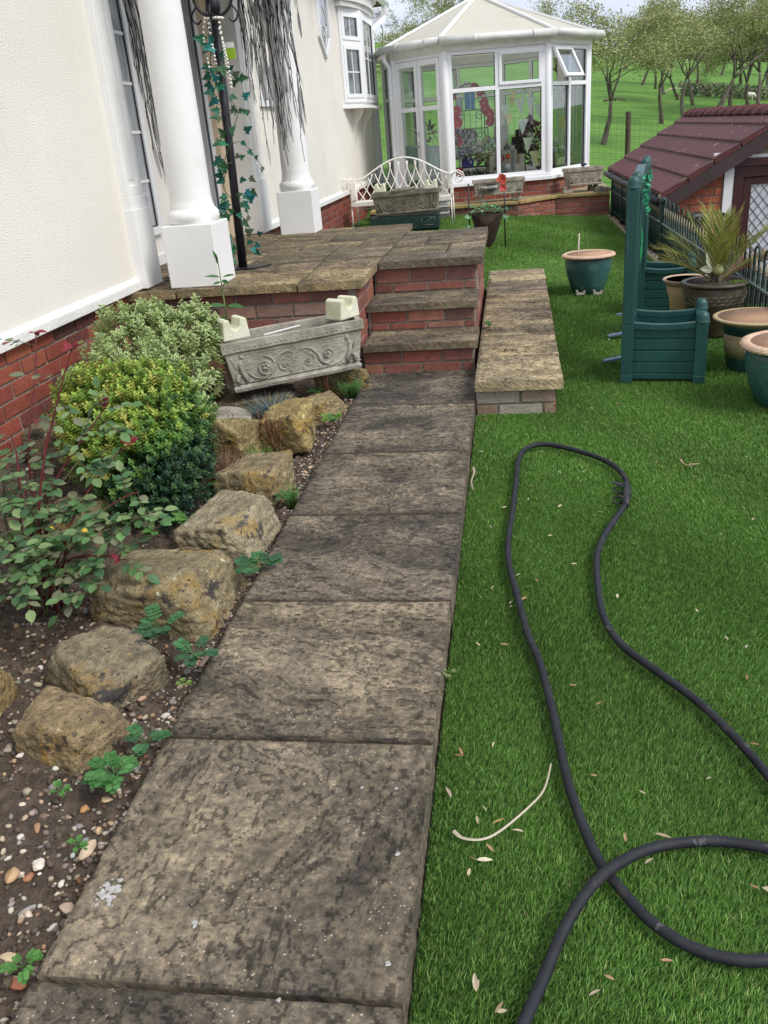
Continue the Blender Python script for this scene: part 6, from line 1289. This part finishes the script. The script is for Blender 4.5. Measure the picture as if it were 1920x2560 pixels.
# ================================================================ ROCKS
def rockobj(cx,cy,z0,w,d,h,yaw,seed,label,cols=None,cuts=6,dip=0,flat=.0):
    random.seed(seed); bm=bmesh.new(); bmesh.ops.create_icosphere(bm,subdivisions=5,radius=1)
    pl=[]
    for n,hh in (((1,0,0),.92),((-1,0,0),.92),((0,1,0),.92),((0,-1,0),.92),((0,0,1),.9),((0,0,-1),.9)):
        v=(Vector(n)+Vector((rnd(-.25,.25),rnd(-.25,.25),rnd(-.12,.22) if abs(n[2])<.5 else 0))).normalized(); pl.append((v,hh*rnd(.82,.98)))
    for k in range(cuts): v=Vector((rnd(-1,1),rnd(-1,1),rnd(-.2,1))).normalized(); pl.append((v,rnd(.98,1.18)))
    off=Vector((rnd(0,50),rnd(0,50),rnd(0,50)))
    for v in bm.verts:
        dv=v.co.normalized(); s_=sum(max(0,dv.dot(n)/hh)**34 for n,hh in pl)**(-1/34); q=dv*s_
        q+=dv*(.055*noise.fractal(q*1.7+off,1,2,2)+.045*noise.fractal(q*5+off,.8,2,6)+.028*noise.fractal(q*17+off,.6,2,4))
        v.co=Vector((q.x*w/2,q.y*d/2,q.z*h/2))
    for f in bm.faces: f.smooth=True
    me=bpy.data.meshes.new('rock'); bm.to_mesh(me); bm.free(); ca=me.color_attributes.new('Col','FLOAT_COLOR','POINT'); c=cols or (1,1,1); ca.data.foreach_set('color',np.tile(np.array([*c,1],dtype=np.float32),len(me.vertices)))
    me.materials.append(mt['rock']); o=bpy.data.objects.new('rock',me); C.collection.objects.link(o); o.location=(cx,cy,z0+h/2-.02); o.rotation_euler=(dip,0,R_(yaw)); return tag(o,label,'rock','sandstone rocks edging the garden bed')
rockobj(-1.085,2.21,-.06,.46,.38,.20,-16,1,'largest lichen spotted golden sandstone block in the row beside the path',(1.15,1.08,.9),5)
rockobj(-1.085,1.80,-.07,.33,.28,.17,-35,2,'dark grey and cream rock between the largest block and the nearest tan rock',(.98,.93,.86),7)
rockobj(-1.085,1.545,-.07,.25,.22,.16,-25,3,'small tan boulder with dark round lichen spots, in front of the dark rock',(1.15,1.0,.8),5)
rockobj(-1.43,1.60,-.07,.25,.34,.20,8,4,'mustard rock cut off by the left edge of the frame',(1.2,1.0,.65),5)
rockobj(-1.0,2.64,-.06,.29,.38,.21,-8,5,'smooth pale buff rock just behind the largest block',(1.35,1.32,1.25),5)
rockobj(-1.03,3.10,-.06,.29,.30,.19,-14,6,'flat topped golden rock in the middle of the row beside the path',(1.15,1.05,.85),6)
rockobj(-1.26,3.53,-.06,.22,.20,.24,-10,7,'upright blocky rock in front of the round stone disc',(1.2,1.1,.75),5)
rockobj(-1.04,3.66,-.06,.28,.30,.25,-5,8,'big rounded golden rock with an olive face beside the reddish stems',(1.3,1.15,.7),6)
rockobj(-.98,4.08,-.06,.22,.28,.16,-20,9,'sloping tan rock touching the path just before the steps',(1.3,1.2,.9),5)
rockobj(-1.34,4.22,-.06,.50,.26,.15,8,10,'low dark brown slab rock supporting the left half of the big trough',(.62,.58,.52),6)
rockobj(-.93,4.50,-.06,.36,.16,.20,6,11,'yellowish block of stone under the right half of the big trough',(.95,.88,.65),4)
rockobj(-1.92,3.42,-.02,.50,.42,.30,10,12,'big dull brown boulder against the brick base of the house wall',(.85,.8,.7),6)
rockobj(-1.66,2.75,-.05,.34,.26,.16,-10,13,'low mossy tan rock mostly hidden behind the rose bush',(.9,.85,.65),6)
rockobj(-1.62,4.35,-.05,.14,.14,.22,0,14,'narrow brown stone at the left end of the big trough',(.75,.7,.6),5)
random.seed(77)
# round disc
do=gz(549,1068,.03); do=Vector((-1.40,3.83,.055)); t=thing('stone_disc',do,'round flat grey stone stepping disc with a spiral carved in it, beside the box bush','stone disc'); t.rotation_euler=(R_(4),R_(6),0)
m=MB(); m.lathe([(.13,-.02),(.135,-.01),(.135,.004),(.128,.010),(.001,.010)],(0,0,0),40); m.build('disc','cast',t,bevel=.002); m=MB(); m.tube([((.02+.0035*a)*math.cos(a)-.02,(.02+.0035*a)*math.sin(a)-.01,.0105) for a in np.linspace(0,6*PI,70)],.0022,5); m.build('carved_spiral','castdark',t)
for k in range(7):
    p=Vector((-1.275+rnd(-.03,.03),3.93+rnd(-.03,.03),.03+rnd(0,.02))); m=MB(p); flint(m,p,rnd(.012,.018),jit((.48,.34,.20),.15)); tag(m.build('pebble','stone'),'tan flint in the little heap behind the round stone disc','pebble','heaped flints behind the stone disc')
for (px_,py_,r,lab) in ((863,995,.016,'white flint lying on the soil near the foot of the steps'),(776,1162,.017,'pale orange flint at the path edge beside the golden rocks, right one'),(762,1172,.015,'orange flint at the path edge beside the golden rocks, left one'),(727,1147,.009,'small white pebble between the golden rocks')): one_pebble(px_,py_,r,(.66,.50,.33) if 'orange' in lab else (.7,.66,.6),lab)
# ================================================================ SHRUBS
def shrub(name,lab,cat,ell,nsprig,fn,stemc=(.12,.09,.05),base=None):
    o=Vector(base); t=thing(name,o,lab,cat); L_=MB(o); S_=MB(o)
    for i in range(nsprig):
        (c,r)=random.choice(ell); c=Vector(c); v=Vector((random.gauss(0,1),random.gauss(0,1),random.gauss(0,1))).normalized(); 
        rr=rnd(.42,1.0)**.45; lump=1+.22*noise.noise(v*2.6+c*5)+.10*noise.noise(v*7+c*3); p=c+Vector((v.x*r[0],v.y*r[1],v.z*r[2]))*rr*lump
        if p.z<o.z-.02: continue
        fn(L_,S_,p,v,rr,c,r)
    for k in range(40):
        (c,r)=random.choice(ell); c=Vector(c); e=c+Vector((rnd(-.7,.7)*r[0],rnd(-.7,.7)*r[1],rnd(-.2,.7)*r[2])); S_.tube(spl([o+Vector((rnd(-.05,.05),rnd(-.05,.05),-.03)),o.lerp(e,.5)+Vector((rnd(-.04,.04),0,.03)),e],4),[.006]*5+[.003]*4,5,stemc)
    L_.build('foliage','leaf',t); S_.build('stems','leaf',t); return t
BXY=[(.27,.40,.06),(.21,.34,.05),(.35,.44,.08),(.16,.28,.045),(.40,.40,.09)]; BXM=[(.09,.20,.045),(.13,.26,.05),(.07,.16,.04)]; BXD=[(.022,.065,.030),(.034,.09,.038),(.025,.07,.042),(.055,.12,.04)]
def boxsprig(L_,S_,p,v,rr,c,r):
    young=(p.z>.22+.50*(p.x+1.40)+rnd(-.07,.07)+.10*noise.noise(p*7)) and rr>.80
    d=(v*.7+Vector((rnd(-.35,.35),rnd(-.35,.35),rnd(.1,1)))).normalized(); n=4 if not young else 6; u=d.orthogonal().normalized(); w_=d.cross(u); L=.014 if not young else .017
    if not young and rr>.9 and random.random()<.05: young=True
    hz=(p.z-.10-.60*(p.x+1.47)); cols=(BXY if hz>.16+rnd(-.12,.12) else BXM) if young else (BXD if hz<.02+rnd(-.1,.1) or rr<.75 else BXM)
    c0=random.choice(cols)
    for k in range(n):
        q=p+d*(.007*k); a=k*PI/2; s_=u*math.cos(a)+w_*math.sin(a)
        for e in (1,-1): L_.leaf(q,d*.65+s_*e,d-s_*e*.3,L*rnd(.85,1.15),L*.58,jit(c0,.15),.25,shape=((0,0),(.35,.5),(.75,.42),(1,0)))
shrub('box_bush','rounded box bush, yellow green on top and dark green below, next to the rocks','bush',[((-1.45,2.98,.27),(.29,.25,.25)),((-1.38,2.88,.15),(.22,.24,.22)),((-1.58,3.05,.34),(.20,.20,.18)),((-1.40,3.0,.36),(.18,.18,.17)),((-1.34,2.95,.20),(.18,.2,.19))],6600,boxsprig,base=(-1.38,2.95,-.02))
def varsprig(L_,S_,p,v,rr,c,r):
    d=(v*.5+Vector((rnd(-.3,.3),rnd(-.3,.3),rnd(.4,1)))).normalized(); u=d.orthogonal().normalized(); w_=d.cross(u)
    for k in range(4):
        q=p+d*(.012*k); a=k*PI/2+rnd(-.2,.2); s_=u*math.cos(a)+w_*math.sin(a); L=.034*(1-.08*k)
        for e in (1,-1):
            dd=d*.6+s_*e; nn=d-s_*e*.4; L_.leaf(q,dd,nn,L,L*.58,jit((.64,.70,.36),.10),.2); q2=q+nn.normalized()*.0014; L_.leaf(q2+dd.normalized()*L*.12,dd,nn,L*.70,L*.36,jit(random.choice([(.13,.27,.06),(.20,.34,.09),(.09,.20,.05)]),.15),.2)
shrub('variegated_bush','cream edged green bush against the brick base behind the box bush','bush',[((-1.80,3.75,.26),(.30,.36,.25)),((-1.62,3.78,.24),(.22,.36,.23)),((-1.85,3.95,.40),(.2,.22,.18)),((-1.60,4.08,.40),(.15,.16,.16)),((-1.78,4.05,.46),(.10,.1,.13)),((-1.52,3.55,.10),(.14,.2,.14))],1700,varsprig,base=(-1.72,3.8,-.02))
m=MB((-1.9,3.6,.2)); 
# rose bush
def rose():
    o=Vector((-1.47,2.16,-.03)); t=thing('rose_bush',o,'sprawling rose bush with red stems and blue green leaflets at the left of the bed','rose bush'); L_=MB(o); S_=MB(o)
    G=[(.08,.17,.065),(.11,.22,.08),(.15,.26,.10),(.06,.13,.06),(.20,.28,.12),(.20,.22,.13)]
    def spray(p,d,n,cols,s_=1):
        d=d.normalized(); e=p+d*.10*s_+Vector((0,0,-.012)); S_.tube([p,p.lerp(e,.5)+Vector((0,0,.006)),e],[.0014,.0012,.0008],4,(.14,.12,.06)); sd=d.cross(Vector((0,0,1))).normalized()
        for k in range(n):
            q=p.lerp(e,.35+.6*k/n)
            for q_ in (1,-1): L_.leaf(q,sd*q_+d*.45+Vector((0,0,rnd(-.25,.1))),Vector((rnd(-.3,.3),rnd(-.5,.1),1)),.036*s_*rnd(.8,1.15),.026*s_,jit(random.choice(cols),.15),.15)
        L_.leaf(e,d+Vector((0,0,-.2)),Vector((0,-.3,1)),.042*s_,.029*s_,jit(random.choice(cols),.15),.15)
    ends=[gy(180,870,2.3),gy(90,830,2.5),gy(30,1090,2.25),gy(120,1080,2.35),gy(60,1220,2.2),gy(270,1010,2.45),gy(325,1110,2.4),gy(200,1150,2.3),gy(345,1230,2.25),gy(370,1290,2.15),gy(300,1400,2.1),gy(230,1480,2.0),gy(110,1400,2.05),gy(20,1330,2.05),gy(180,1330,2.1),gy(60,1460,1.95),gy(140,1250,2.25),gy(0,1180,2.2),gy(10,1400,1.95),gy(250,1290,2.2),gy(85,1130,2.4)]
    for i,e in enumerate(ends):
        b=o+Vector((rnd(-.05,.05),rnd(-.05,.05),0)); c=spl([b,b.lerp(e,.4)+Vector((rnd(-.05,.03),0,.10)),b.lerp(e,.8)+Vector((0,0,.05)),e],6); red=i%2==0 or i<7
        S_.tube(c,[.0045*(1-.6*k/len(c)) for k in range(len(c))],6,(.16,.035,.035) if red else (.10,.12,.05))
        for k in range(5,len(c),1 if i>3 else 2):
            if e.z>.45 and k<9: continue
            if random.random()<.50: spray(c[k],Vector((rnd(-1,1),rnd(-1,.4),rnd(-.3,.4))),random.choice((2,3,3)),G if (i>1) else G[3:]+[(.22,.05,.05)],rnd(.85,1.1))
        if i in (0,1,5,6,10): 
            for k in range(4): L_.leaf(e,(rnd(-1,1),rnd(-1,1),rnd(-.3,1)),(0,-.5,1),.034,.018,jit((.24,.03,.04),.2),.3)
    # low fill
    for k in range(18):
        q=Vector((rnd(-1.72,-1.28),rnd(1.98,2.4),rnd(.02,.32))); spray(q,Vector((rnd(-1,1),rnd(-1,.3),rnd(-.2,.3))),3,G,rnd(.8,1.1))
    for (px_,py_) in ((137,1322),(70,1445),(220,1327)): q=gy(px_,py_,2.02); L_.leaf(q,(rnd(-1,1),-.3,.3),(0,-.6,1),.018,.014,(.60,.40,.03),.2)
    L_.build('leaves','leaf',t); S_.build('stems','leaf',t)
rose()
# laurel like sapling
o=gy(566,785,4.66); o.z=.30; t=thing('sapling',o,'single upright sapling with long green leaves in front of the porch brickwork','sapling'); L_=MB(o); S_=MB(o); top=gy(545,655,4.62); low=gy(572,860,4.66)
S_.tube([low,o.lerp(top,.2),top],[.006,.005,.003],7,(.20,.28,.10))
for (px_,py_,dx,dz,L,w_) in ((545,655,-.15,1,.07,.018),(545,662,.05,1,.055,.016),(552,693,-1,.25,.09,.024),(556,693,1,.25,.085,.024),(555,700,.6,-.3,.05,.03),(553,705,-.8,-.1,.05,.024),(566,765,-1,.2,.115,.04),(566,765,1,.05,.12,.038),(570,790,-1,-.5,.10,.045),(574,810,.6,-.8,.06,.03)):
    q=gy(px_,py_,4.63); L_.leaf(q,(dx,-.35,dz),(0,-.5,1),L,w_,jit((.06,.17,.05),.2),.3)
for k in range(14): q=low+Vector((rnd(-.05,.05),rnd(-.03,.03),rnd(-.14,.0))); L_.leaf(q,(rnd(-1,1),-.4,rnd(-.6,.5)),(0,-.5,1),rnd(.04,.07),.03,jit((.07,.18,.06),.2),.3)
L_.build('leaves','leaf',t); S_.build('stem','leaf',t)
# blue pinks, dry grass tuft, reddish twigs, grass tufts
def tuft(name,lab,cat,p,n,h,sp,cols,w_=.0025,curl=.4,low=0):
    p=Vector(p); m=MB(p)
    for k in range(n):
        a=rnd(0,2*PI); r=sp*rnd(0,.45); b=p+Vector((r*math.cos(a),r*math.sin(a),-.01)); L=h*rnd(.6,1.1); out_=rnd(.1,1)*sp/h
        P=[b,b+Vector((math.cos(a)*out_*.35,math.sin(a)*out_*.35,1)).normalized()*L*.5]; P.append(P[1]+Vector((math.cos(a)*(out_+curl),math.sin(a)*(out_+curl),.9)).normalized()*L*.5); m.tube(P,[w_,w_*.8,w_*.2],4,jit(random.choice(cols),.2))
    return tag(m.build(name,'leaf'),lab,cat)
tuft('pinks_plant','blue grey tufted pinks plant between the dark slab rock and the golden rocks','plant',(-1.19,3.92,.0),320,.15,.16,[(.10,.17,.17),(.14,.22,.21),(.07,.12,.12),(.30,.28,.24)],.0026)
tuft('dry_grass','clump of dry brown grass stems between the box bush and the rocks','dry grass',(-1.19,3.12,-.02),300,.17,.13,[(.20,.11,.07),(.26,.16,.10),(.14,.08,.05)],.0015,.1)
tuft('grass_tuft','bright green tuft of grass between two golden rocks','grass tuft',(-1.10,3.40,-.02),90,.09,.09,[(.12,.30,.05),(.18,.38,.07)],.002)
tuft('grass_tuft','thin green grass tuft at the path edge below the golden rocks','grass tuft',(-.86,2.95,-.03),60,.10,.05,[(.10,.24,.06),(.16,.30,.09)],.0018)
tuft('grass_tuft','green grass tuft beside the foot of the steps','grass tuft',(-.87,4.38,-.02),110,.12,.10,[(.08,.20,.05),(.13,.28,.08)],.0022)
tuft('grass_tuft','sparse dry grass tuft on the path joint at the bottom riser','grass tuft',(-.50,4.745,.0),36,.05,.13,[(.30,.26,.14),(.18,.22,.08)],.0015,.8)
def twigs(lab,p,n,h):
    p=Vector(p); m=MB(p)
    for k in range(n):
        b=p+Vector((rnd(-.03,.03),rnd(-.02,.02),-.01)); e=b+Vector((rnd(-.09,.05),rnd(-.03,.03),h*rnd(.6,1.1))); mid=b.lerp(e,.6)+Vector((rnd(-.01,.01),0,0)); m.tube([b,mid,e],[.003,.0025,.0012],5,(.22,.09,.05)); m.tube([mid,mid+Vector((rnd(-.05,.05),0,h*.35))],[.002,.001],4,(.22,.09,.05))
    return tag(m.build('bare_stems','leaf'),lab,'stems')
twigs('group of thin reddish bare stems rising in front of the big rounded golden rock',(-1.03,3.42,-.02),9,.24); twigs('three short tan bare stems by the right end of the big trough',(-.98,4.30,.0),4,.19)
# lobed weeds
def weed(px_,py_,s_,lab,n=9,cols=((.05,.15,.055),(.07,.19,.07),(.05,.13,.06)),z=.0,flat=.25):
    s_*=.78
    p=gz(px_,py_,z); m=MB(p)
    for k in range(n):
        a=rnd(0,2*PI); d=Vector((math.cos(a),math.sin(a),rnd(flat-.2,flat+.35))).normalized(); L=s_*rnd(.6,1.05); e=p+d*L; m.tube([p,p+d*L*.5+Vector((0,0,.01)),e],.0012,4,(.10,.20,.07)); c0=random.choice(cols); sd=d.cross(Vector((0,0,1))).normalized()
        for q in range(4):
            f=.45+.15*q; c=p.lerp(e,f)+Vector((0,0,.008*(1-abs(f-.6))))
            for u in (1,-1): m.leaf(c,sd*u+d*.5,(rnd(-.2,.2),-.2,1),L*.30*(1.1-.4*abs(f-.7)),L*.22,jit(c0,.15),.1,shape=((0,.15),(.3,.5),(.7,.5),(1,.1)))
        m.leaf(p.lerp(e,.8),d,(0,-.2,1),L*.38,L*.30,jit(c0,.15),.1,shape=((0,.2),(.4,.55),(.8,.4),(1,.05)))
    return tag(m.build('weed','leaf'),lab,'weed','weeds along the garden bed')
weed(645,1425,.10,'leafy green weed spilling on to the path right of the largest block',12,z=.02)
weed(400,1575,.10,'lobed green weed growing under the front of the largest block',12,z=.03)
weed(490,1640,.09,'upright green weed at the path edge behind the dark rock',11,z=.02)
weed(368,1860,.07,'flat lobed weed beside the tan boulder with dark spots',10)
weed(285,1940,.075,'small leaved cress weed with tiny flowers below the tan boulder',26,((.06,.18,.05),(.09,.24,.07)))
weed(150,1985,.035,'tiny seedling weed on the bare soil at the lower left',7,((.10,.26,.06),)); weed(60,2420,.045,'small green weed near the bottom left corner',9,((.10,.26,.06),)); weed(195,2120,.03,'tiny weed by the tan flint at the path edge',6,((.10,.26,.06),)); weed(470,1310,.09,'bright young green weed below the box bush',12,((.12,.28,.07),(.16,.32,.09)),.02,.5)
weed(385,1335,.06,'tiny bright weed on dark soil left of the largest block',8,((.12,.28,.07),)); weed(830,1055,.07,'round leaved green weed between the sloping tan rock and the path',12,((.09,.24,.05),(.18,.34,.06)),.0,.5)
weed(705,1245,.045,'small weed in the gap between the rocks and the path',8,((.08,.2,.06),)); weed(665,1310,.04,'tiny weed in the path gap beside the smooth buff rock',7,((.08,.2,.06),)); weed(790,985,.06,'green weed at the foot of the bare stems by the big trough',10,((.07,.18,.06),),.02,.4); weed(460,1715,.03,'tiny weed beside the pale end of the dark rock',6,((.2,.3,.06),))
weed(950,925,.07,'ivy like weed sprouting at the bottom riser of the steps',10,((.08,.26,.06),),.0,.5); weed(1150,918,.05,'dark green leaf clump at the right end of the bottom riser',8,((.01,.16,.10),),.0,.3)
weed(1226,705,.035,'small weed in the joint at the back of the side step',8,((.10,.28,.07),),.1,.9); weed(1224,818,.05,'small weed in the joint at the middle of the side step',9,((.10,.28,.07),),.1,.9); weed(1120,1690,.03,'pale moss sprig on the turf against the path edge',8,((.25,.30,.12),),-.06,.3)
# dark earthy debris on side step
for (px_,py_,s_,lab) in ((1333,757,.05,'dark debris patch on the far part of the side step'),(1348,789,.06,'brown leaf debris in the middle joint of the side step'),(1327,825,.045,'small brown leaf debris near the middle of the side step'),(1283,876,.08,'dark brown debris on the near part of the side step'),(1240,742,.08,'brown leaf debris in the inner corner of the side step'),(1235,825,.06,'brown leaf debris at the foot of the brick flank on the side step')):
    p=gz(px_,py_,.102); m=MB(p)
    for k in range(34): q=p+Vector((random.gauss(0,s_*.55),random.gauss(0,s_*.22),rnd(0,.004))); m.leaf(q,(rnd(-1,1),rnd(-1,1),rnd(-.1,.3)),(rnd(-.3,.3),0,1),rnd(.008,.022),.008,jit((.055,.035,.022),.3),.2)
    tag(m.build('leaf_debris','leaf'),lab,'debris','leaf debris on the side step')
# ================================================================ LITTER ON THE TURF
def litter(px_,py_,L,col,name='dry_leaf',lab=None,rot=None,z=-.060,grp='dry leaves scattered on the artificial lawn'):
    p=gz(px_,py_,z); a=rnd(0,PI) if rot is None else rot; m=MB(p); m.leaf(p,(math.cos(a),math.sin(a),rnd(-.05,.25)),(rnd(-.4,.4),rnd(-.4,.4),1),L,L*rnd(.22,.34),jit(col,.15),rnd(.1,.6)); return tag(m.build(name,'leaf'),lab or 'tiny dry tan leaf lying loose on the artificial lawn','dry leaf',grp)
TN=[(.55,.46,.30),(.62,.55,.40),(.42,.26,.13),(.50,.42,.30),(.35,.20,.10)]
LT=[(1190,2150),(1216,2028),(1157,1890),(1232,1868),(1612,2160) ,(1495,1940),(1765,1948),(1615,1985),(1900,1862),(1480,2230),(1898,2222),(1537,2450),(1472,2490),(1190,2480),(1240,2530),(1195,2060),(1442,1713),(1490,1762),(1490,1290),(1200,1615),(1388,1855),(1276,1518),(1273,1510),(1228,1472),(1230,1320),(1255,1270),(1320,1215),(1320,1250),(1394,1268),(1428,1410),(1455,1312),(1508,1280),(1370,1340),(1580,1360),(1760,1274),(1804,1338),(1543,1495),(1745,1530),(1820,1600),(1864,1620),(1866,1700),(1250,1610),(1455,1180),(1403,1183),(1450,1205),(1480,1140),(1660,1125),(1640,1158),(1870,1143),(1570,1065),(1880,1300),(1320,1085),(1190,1180),(1175,1235),(1210,1130),(1246,1033),(1218,1050),(1350,1130),(1457,1027),(1420,790),(1440,770),(1470,805),(1450,812),(1430,840),(1520,850),(1410,960),(1460,940),(1540,1010),(1482,1022),(1495,570),(1500,800),(1590,985),(1290,1440),(1346,1455),(1303,1500),(1340,1640),(1170,2190),(1235,2130),(1310,2080),(1565,2105),(1650,2400)]
for (a,b) in LT:
    if b<2600: Y=gz(a,b,-.06).y; litter(a,b,(.016+.012*random.random())*(1 if Y<4 else 1.35),random.choice(TN))
litter(1230,2060,.032,(.52,.33,.13),lab='orange brown curled leaf near the long dry stalk'); litter(1128,1995,.042,(.45,.36,.27),lab='long brown curled leaf on the turf close to the path, beside the long dry stalk',rot=1.9); litter(1190,2149,.034,(.66,.58,.42),lab='cream pointed leaf below the long dry stalk',rot=.1); litter(1635,2083,.036,(.45,.36,.25),lab='pale brown pointed leaf above the hose loop',rot=-.4); litter(1190,2480,.034,(.66,.58,.42),lab='upright cream leaf near the bottom of the lawn',rot=1.7); litter(1236,2533,.026,(.30,.22,.14),lab='dark brown leaf at the bottom edge of the lawn'); litter(1157,1890,.03,(.38,.20,.12),lab='reddish brown leaf on the turf near the second path slab',rot=1.9); litter(1904,2218,.04,(.62,.52,.36),lab='cream leaf inside the hose loop at the right edge',rot=-.5)
def stalk(P,lab,w_=.010,col=(.62,.55,.42),name='dry_stalk'):
    P=[gz(a*D,b*D,-.055) for a,b in P]; c=spl(P,7); m=MB(c[0]); n=len(c); vs=[]
    for i,q in enumerate(c):
        d=(c[min(i+1,n-1)]-c[max(i-1,0)]).normalized(); s_=d.cross(Vector((0,0,1)))*w_/2*(1-.45*i/n)*(1.2 if i<6 else 1); vs+=[q-s_,q+Vector((0,0,.0025)),q+s_,q-Vector((0,0,.0015))]
    fs=[(4*i+k,4*i+(k+1)%4,4*i+4+(k+1)%4,4*i+4+k) for i in range(n-1) for k in range(4)]+[(3,2,1,0),(4*n-4,4*n-3,4*n-2,4*n-1)]; m.add(vs,fs,col); return tag(m.build(name,'leaf'),lab,'dry stalk')
stalk([(980,1795),(1000,1810),(1040,1813),(1080,1795),(1140,1745),(1175,1705),(1190,1650)],'long curved cream dry stalk lying on the turf near the path',.0075)
stalk([(1022,1010),(1024,1020),(1018,1040),(1022,1058)],'short curved pale stalk on the turf beside the path',.010,(.50,.43,.32))
stalk([(1470,992),(1478,1002),(1495,1008)],'small forked dry stalk on the turf right of the hose coupling',.008,(.45,.33,.2)); stalk([(1488,1003),(1512,1002)],'tiny dry stalk touching the forked one right of the hose coupling',.006,(.45,.33,.2))
stalk([(372,1575),(385,1545),(400,1515),(420,1490),(440,1462)],'long grey brown dry leaf blade lying in the gap beside the path',.012,(.24,.19,.14))
stalk([(430,1440),(448,1418),(458,1398)],'curled brown leaf at the path edge under the green weed',.016,(.30,.21,.16))
stalk([(365,1165),(362,1140),(358,1120)],'thin pale dead stem standing at the foot of the box bush',.006,(.40,.33,.22))
for k in range(60):
    y=rnd(1.0,4.6); p=Vector((-.842-rnd(0,.035),y,-.03)); m=MB(p); m.leaf(p,(rnd(-1,1),rnd(-1,1),rnd(0,.5)),(rnd(-1,1),0,1),rnd(.010,.026),.010,jit(random.choice([(.20,.10,.05),(.34,.24,.15),(.14,.08,.05)]),.2),.3); tag(m.build('dead_leaf','leaf'),'small brown dead leaf caught in the gap between rocks and path','dead leaf','dead leaves in the gap beside the path')
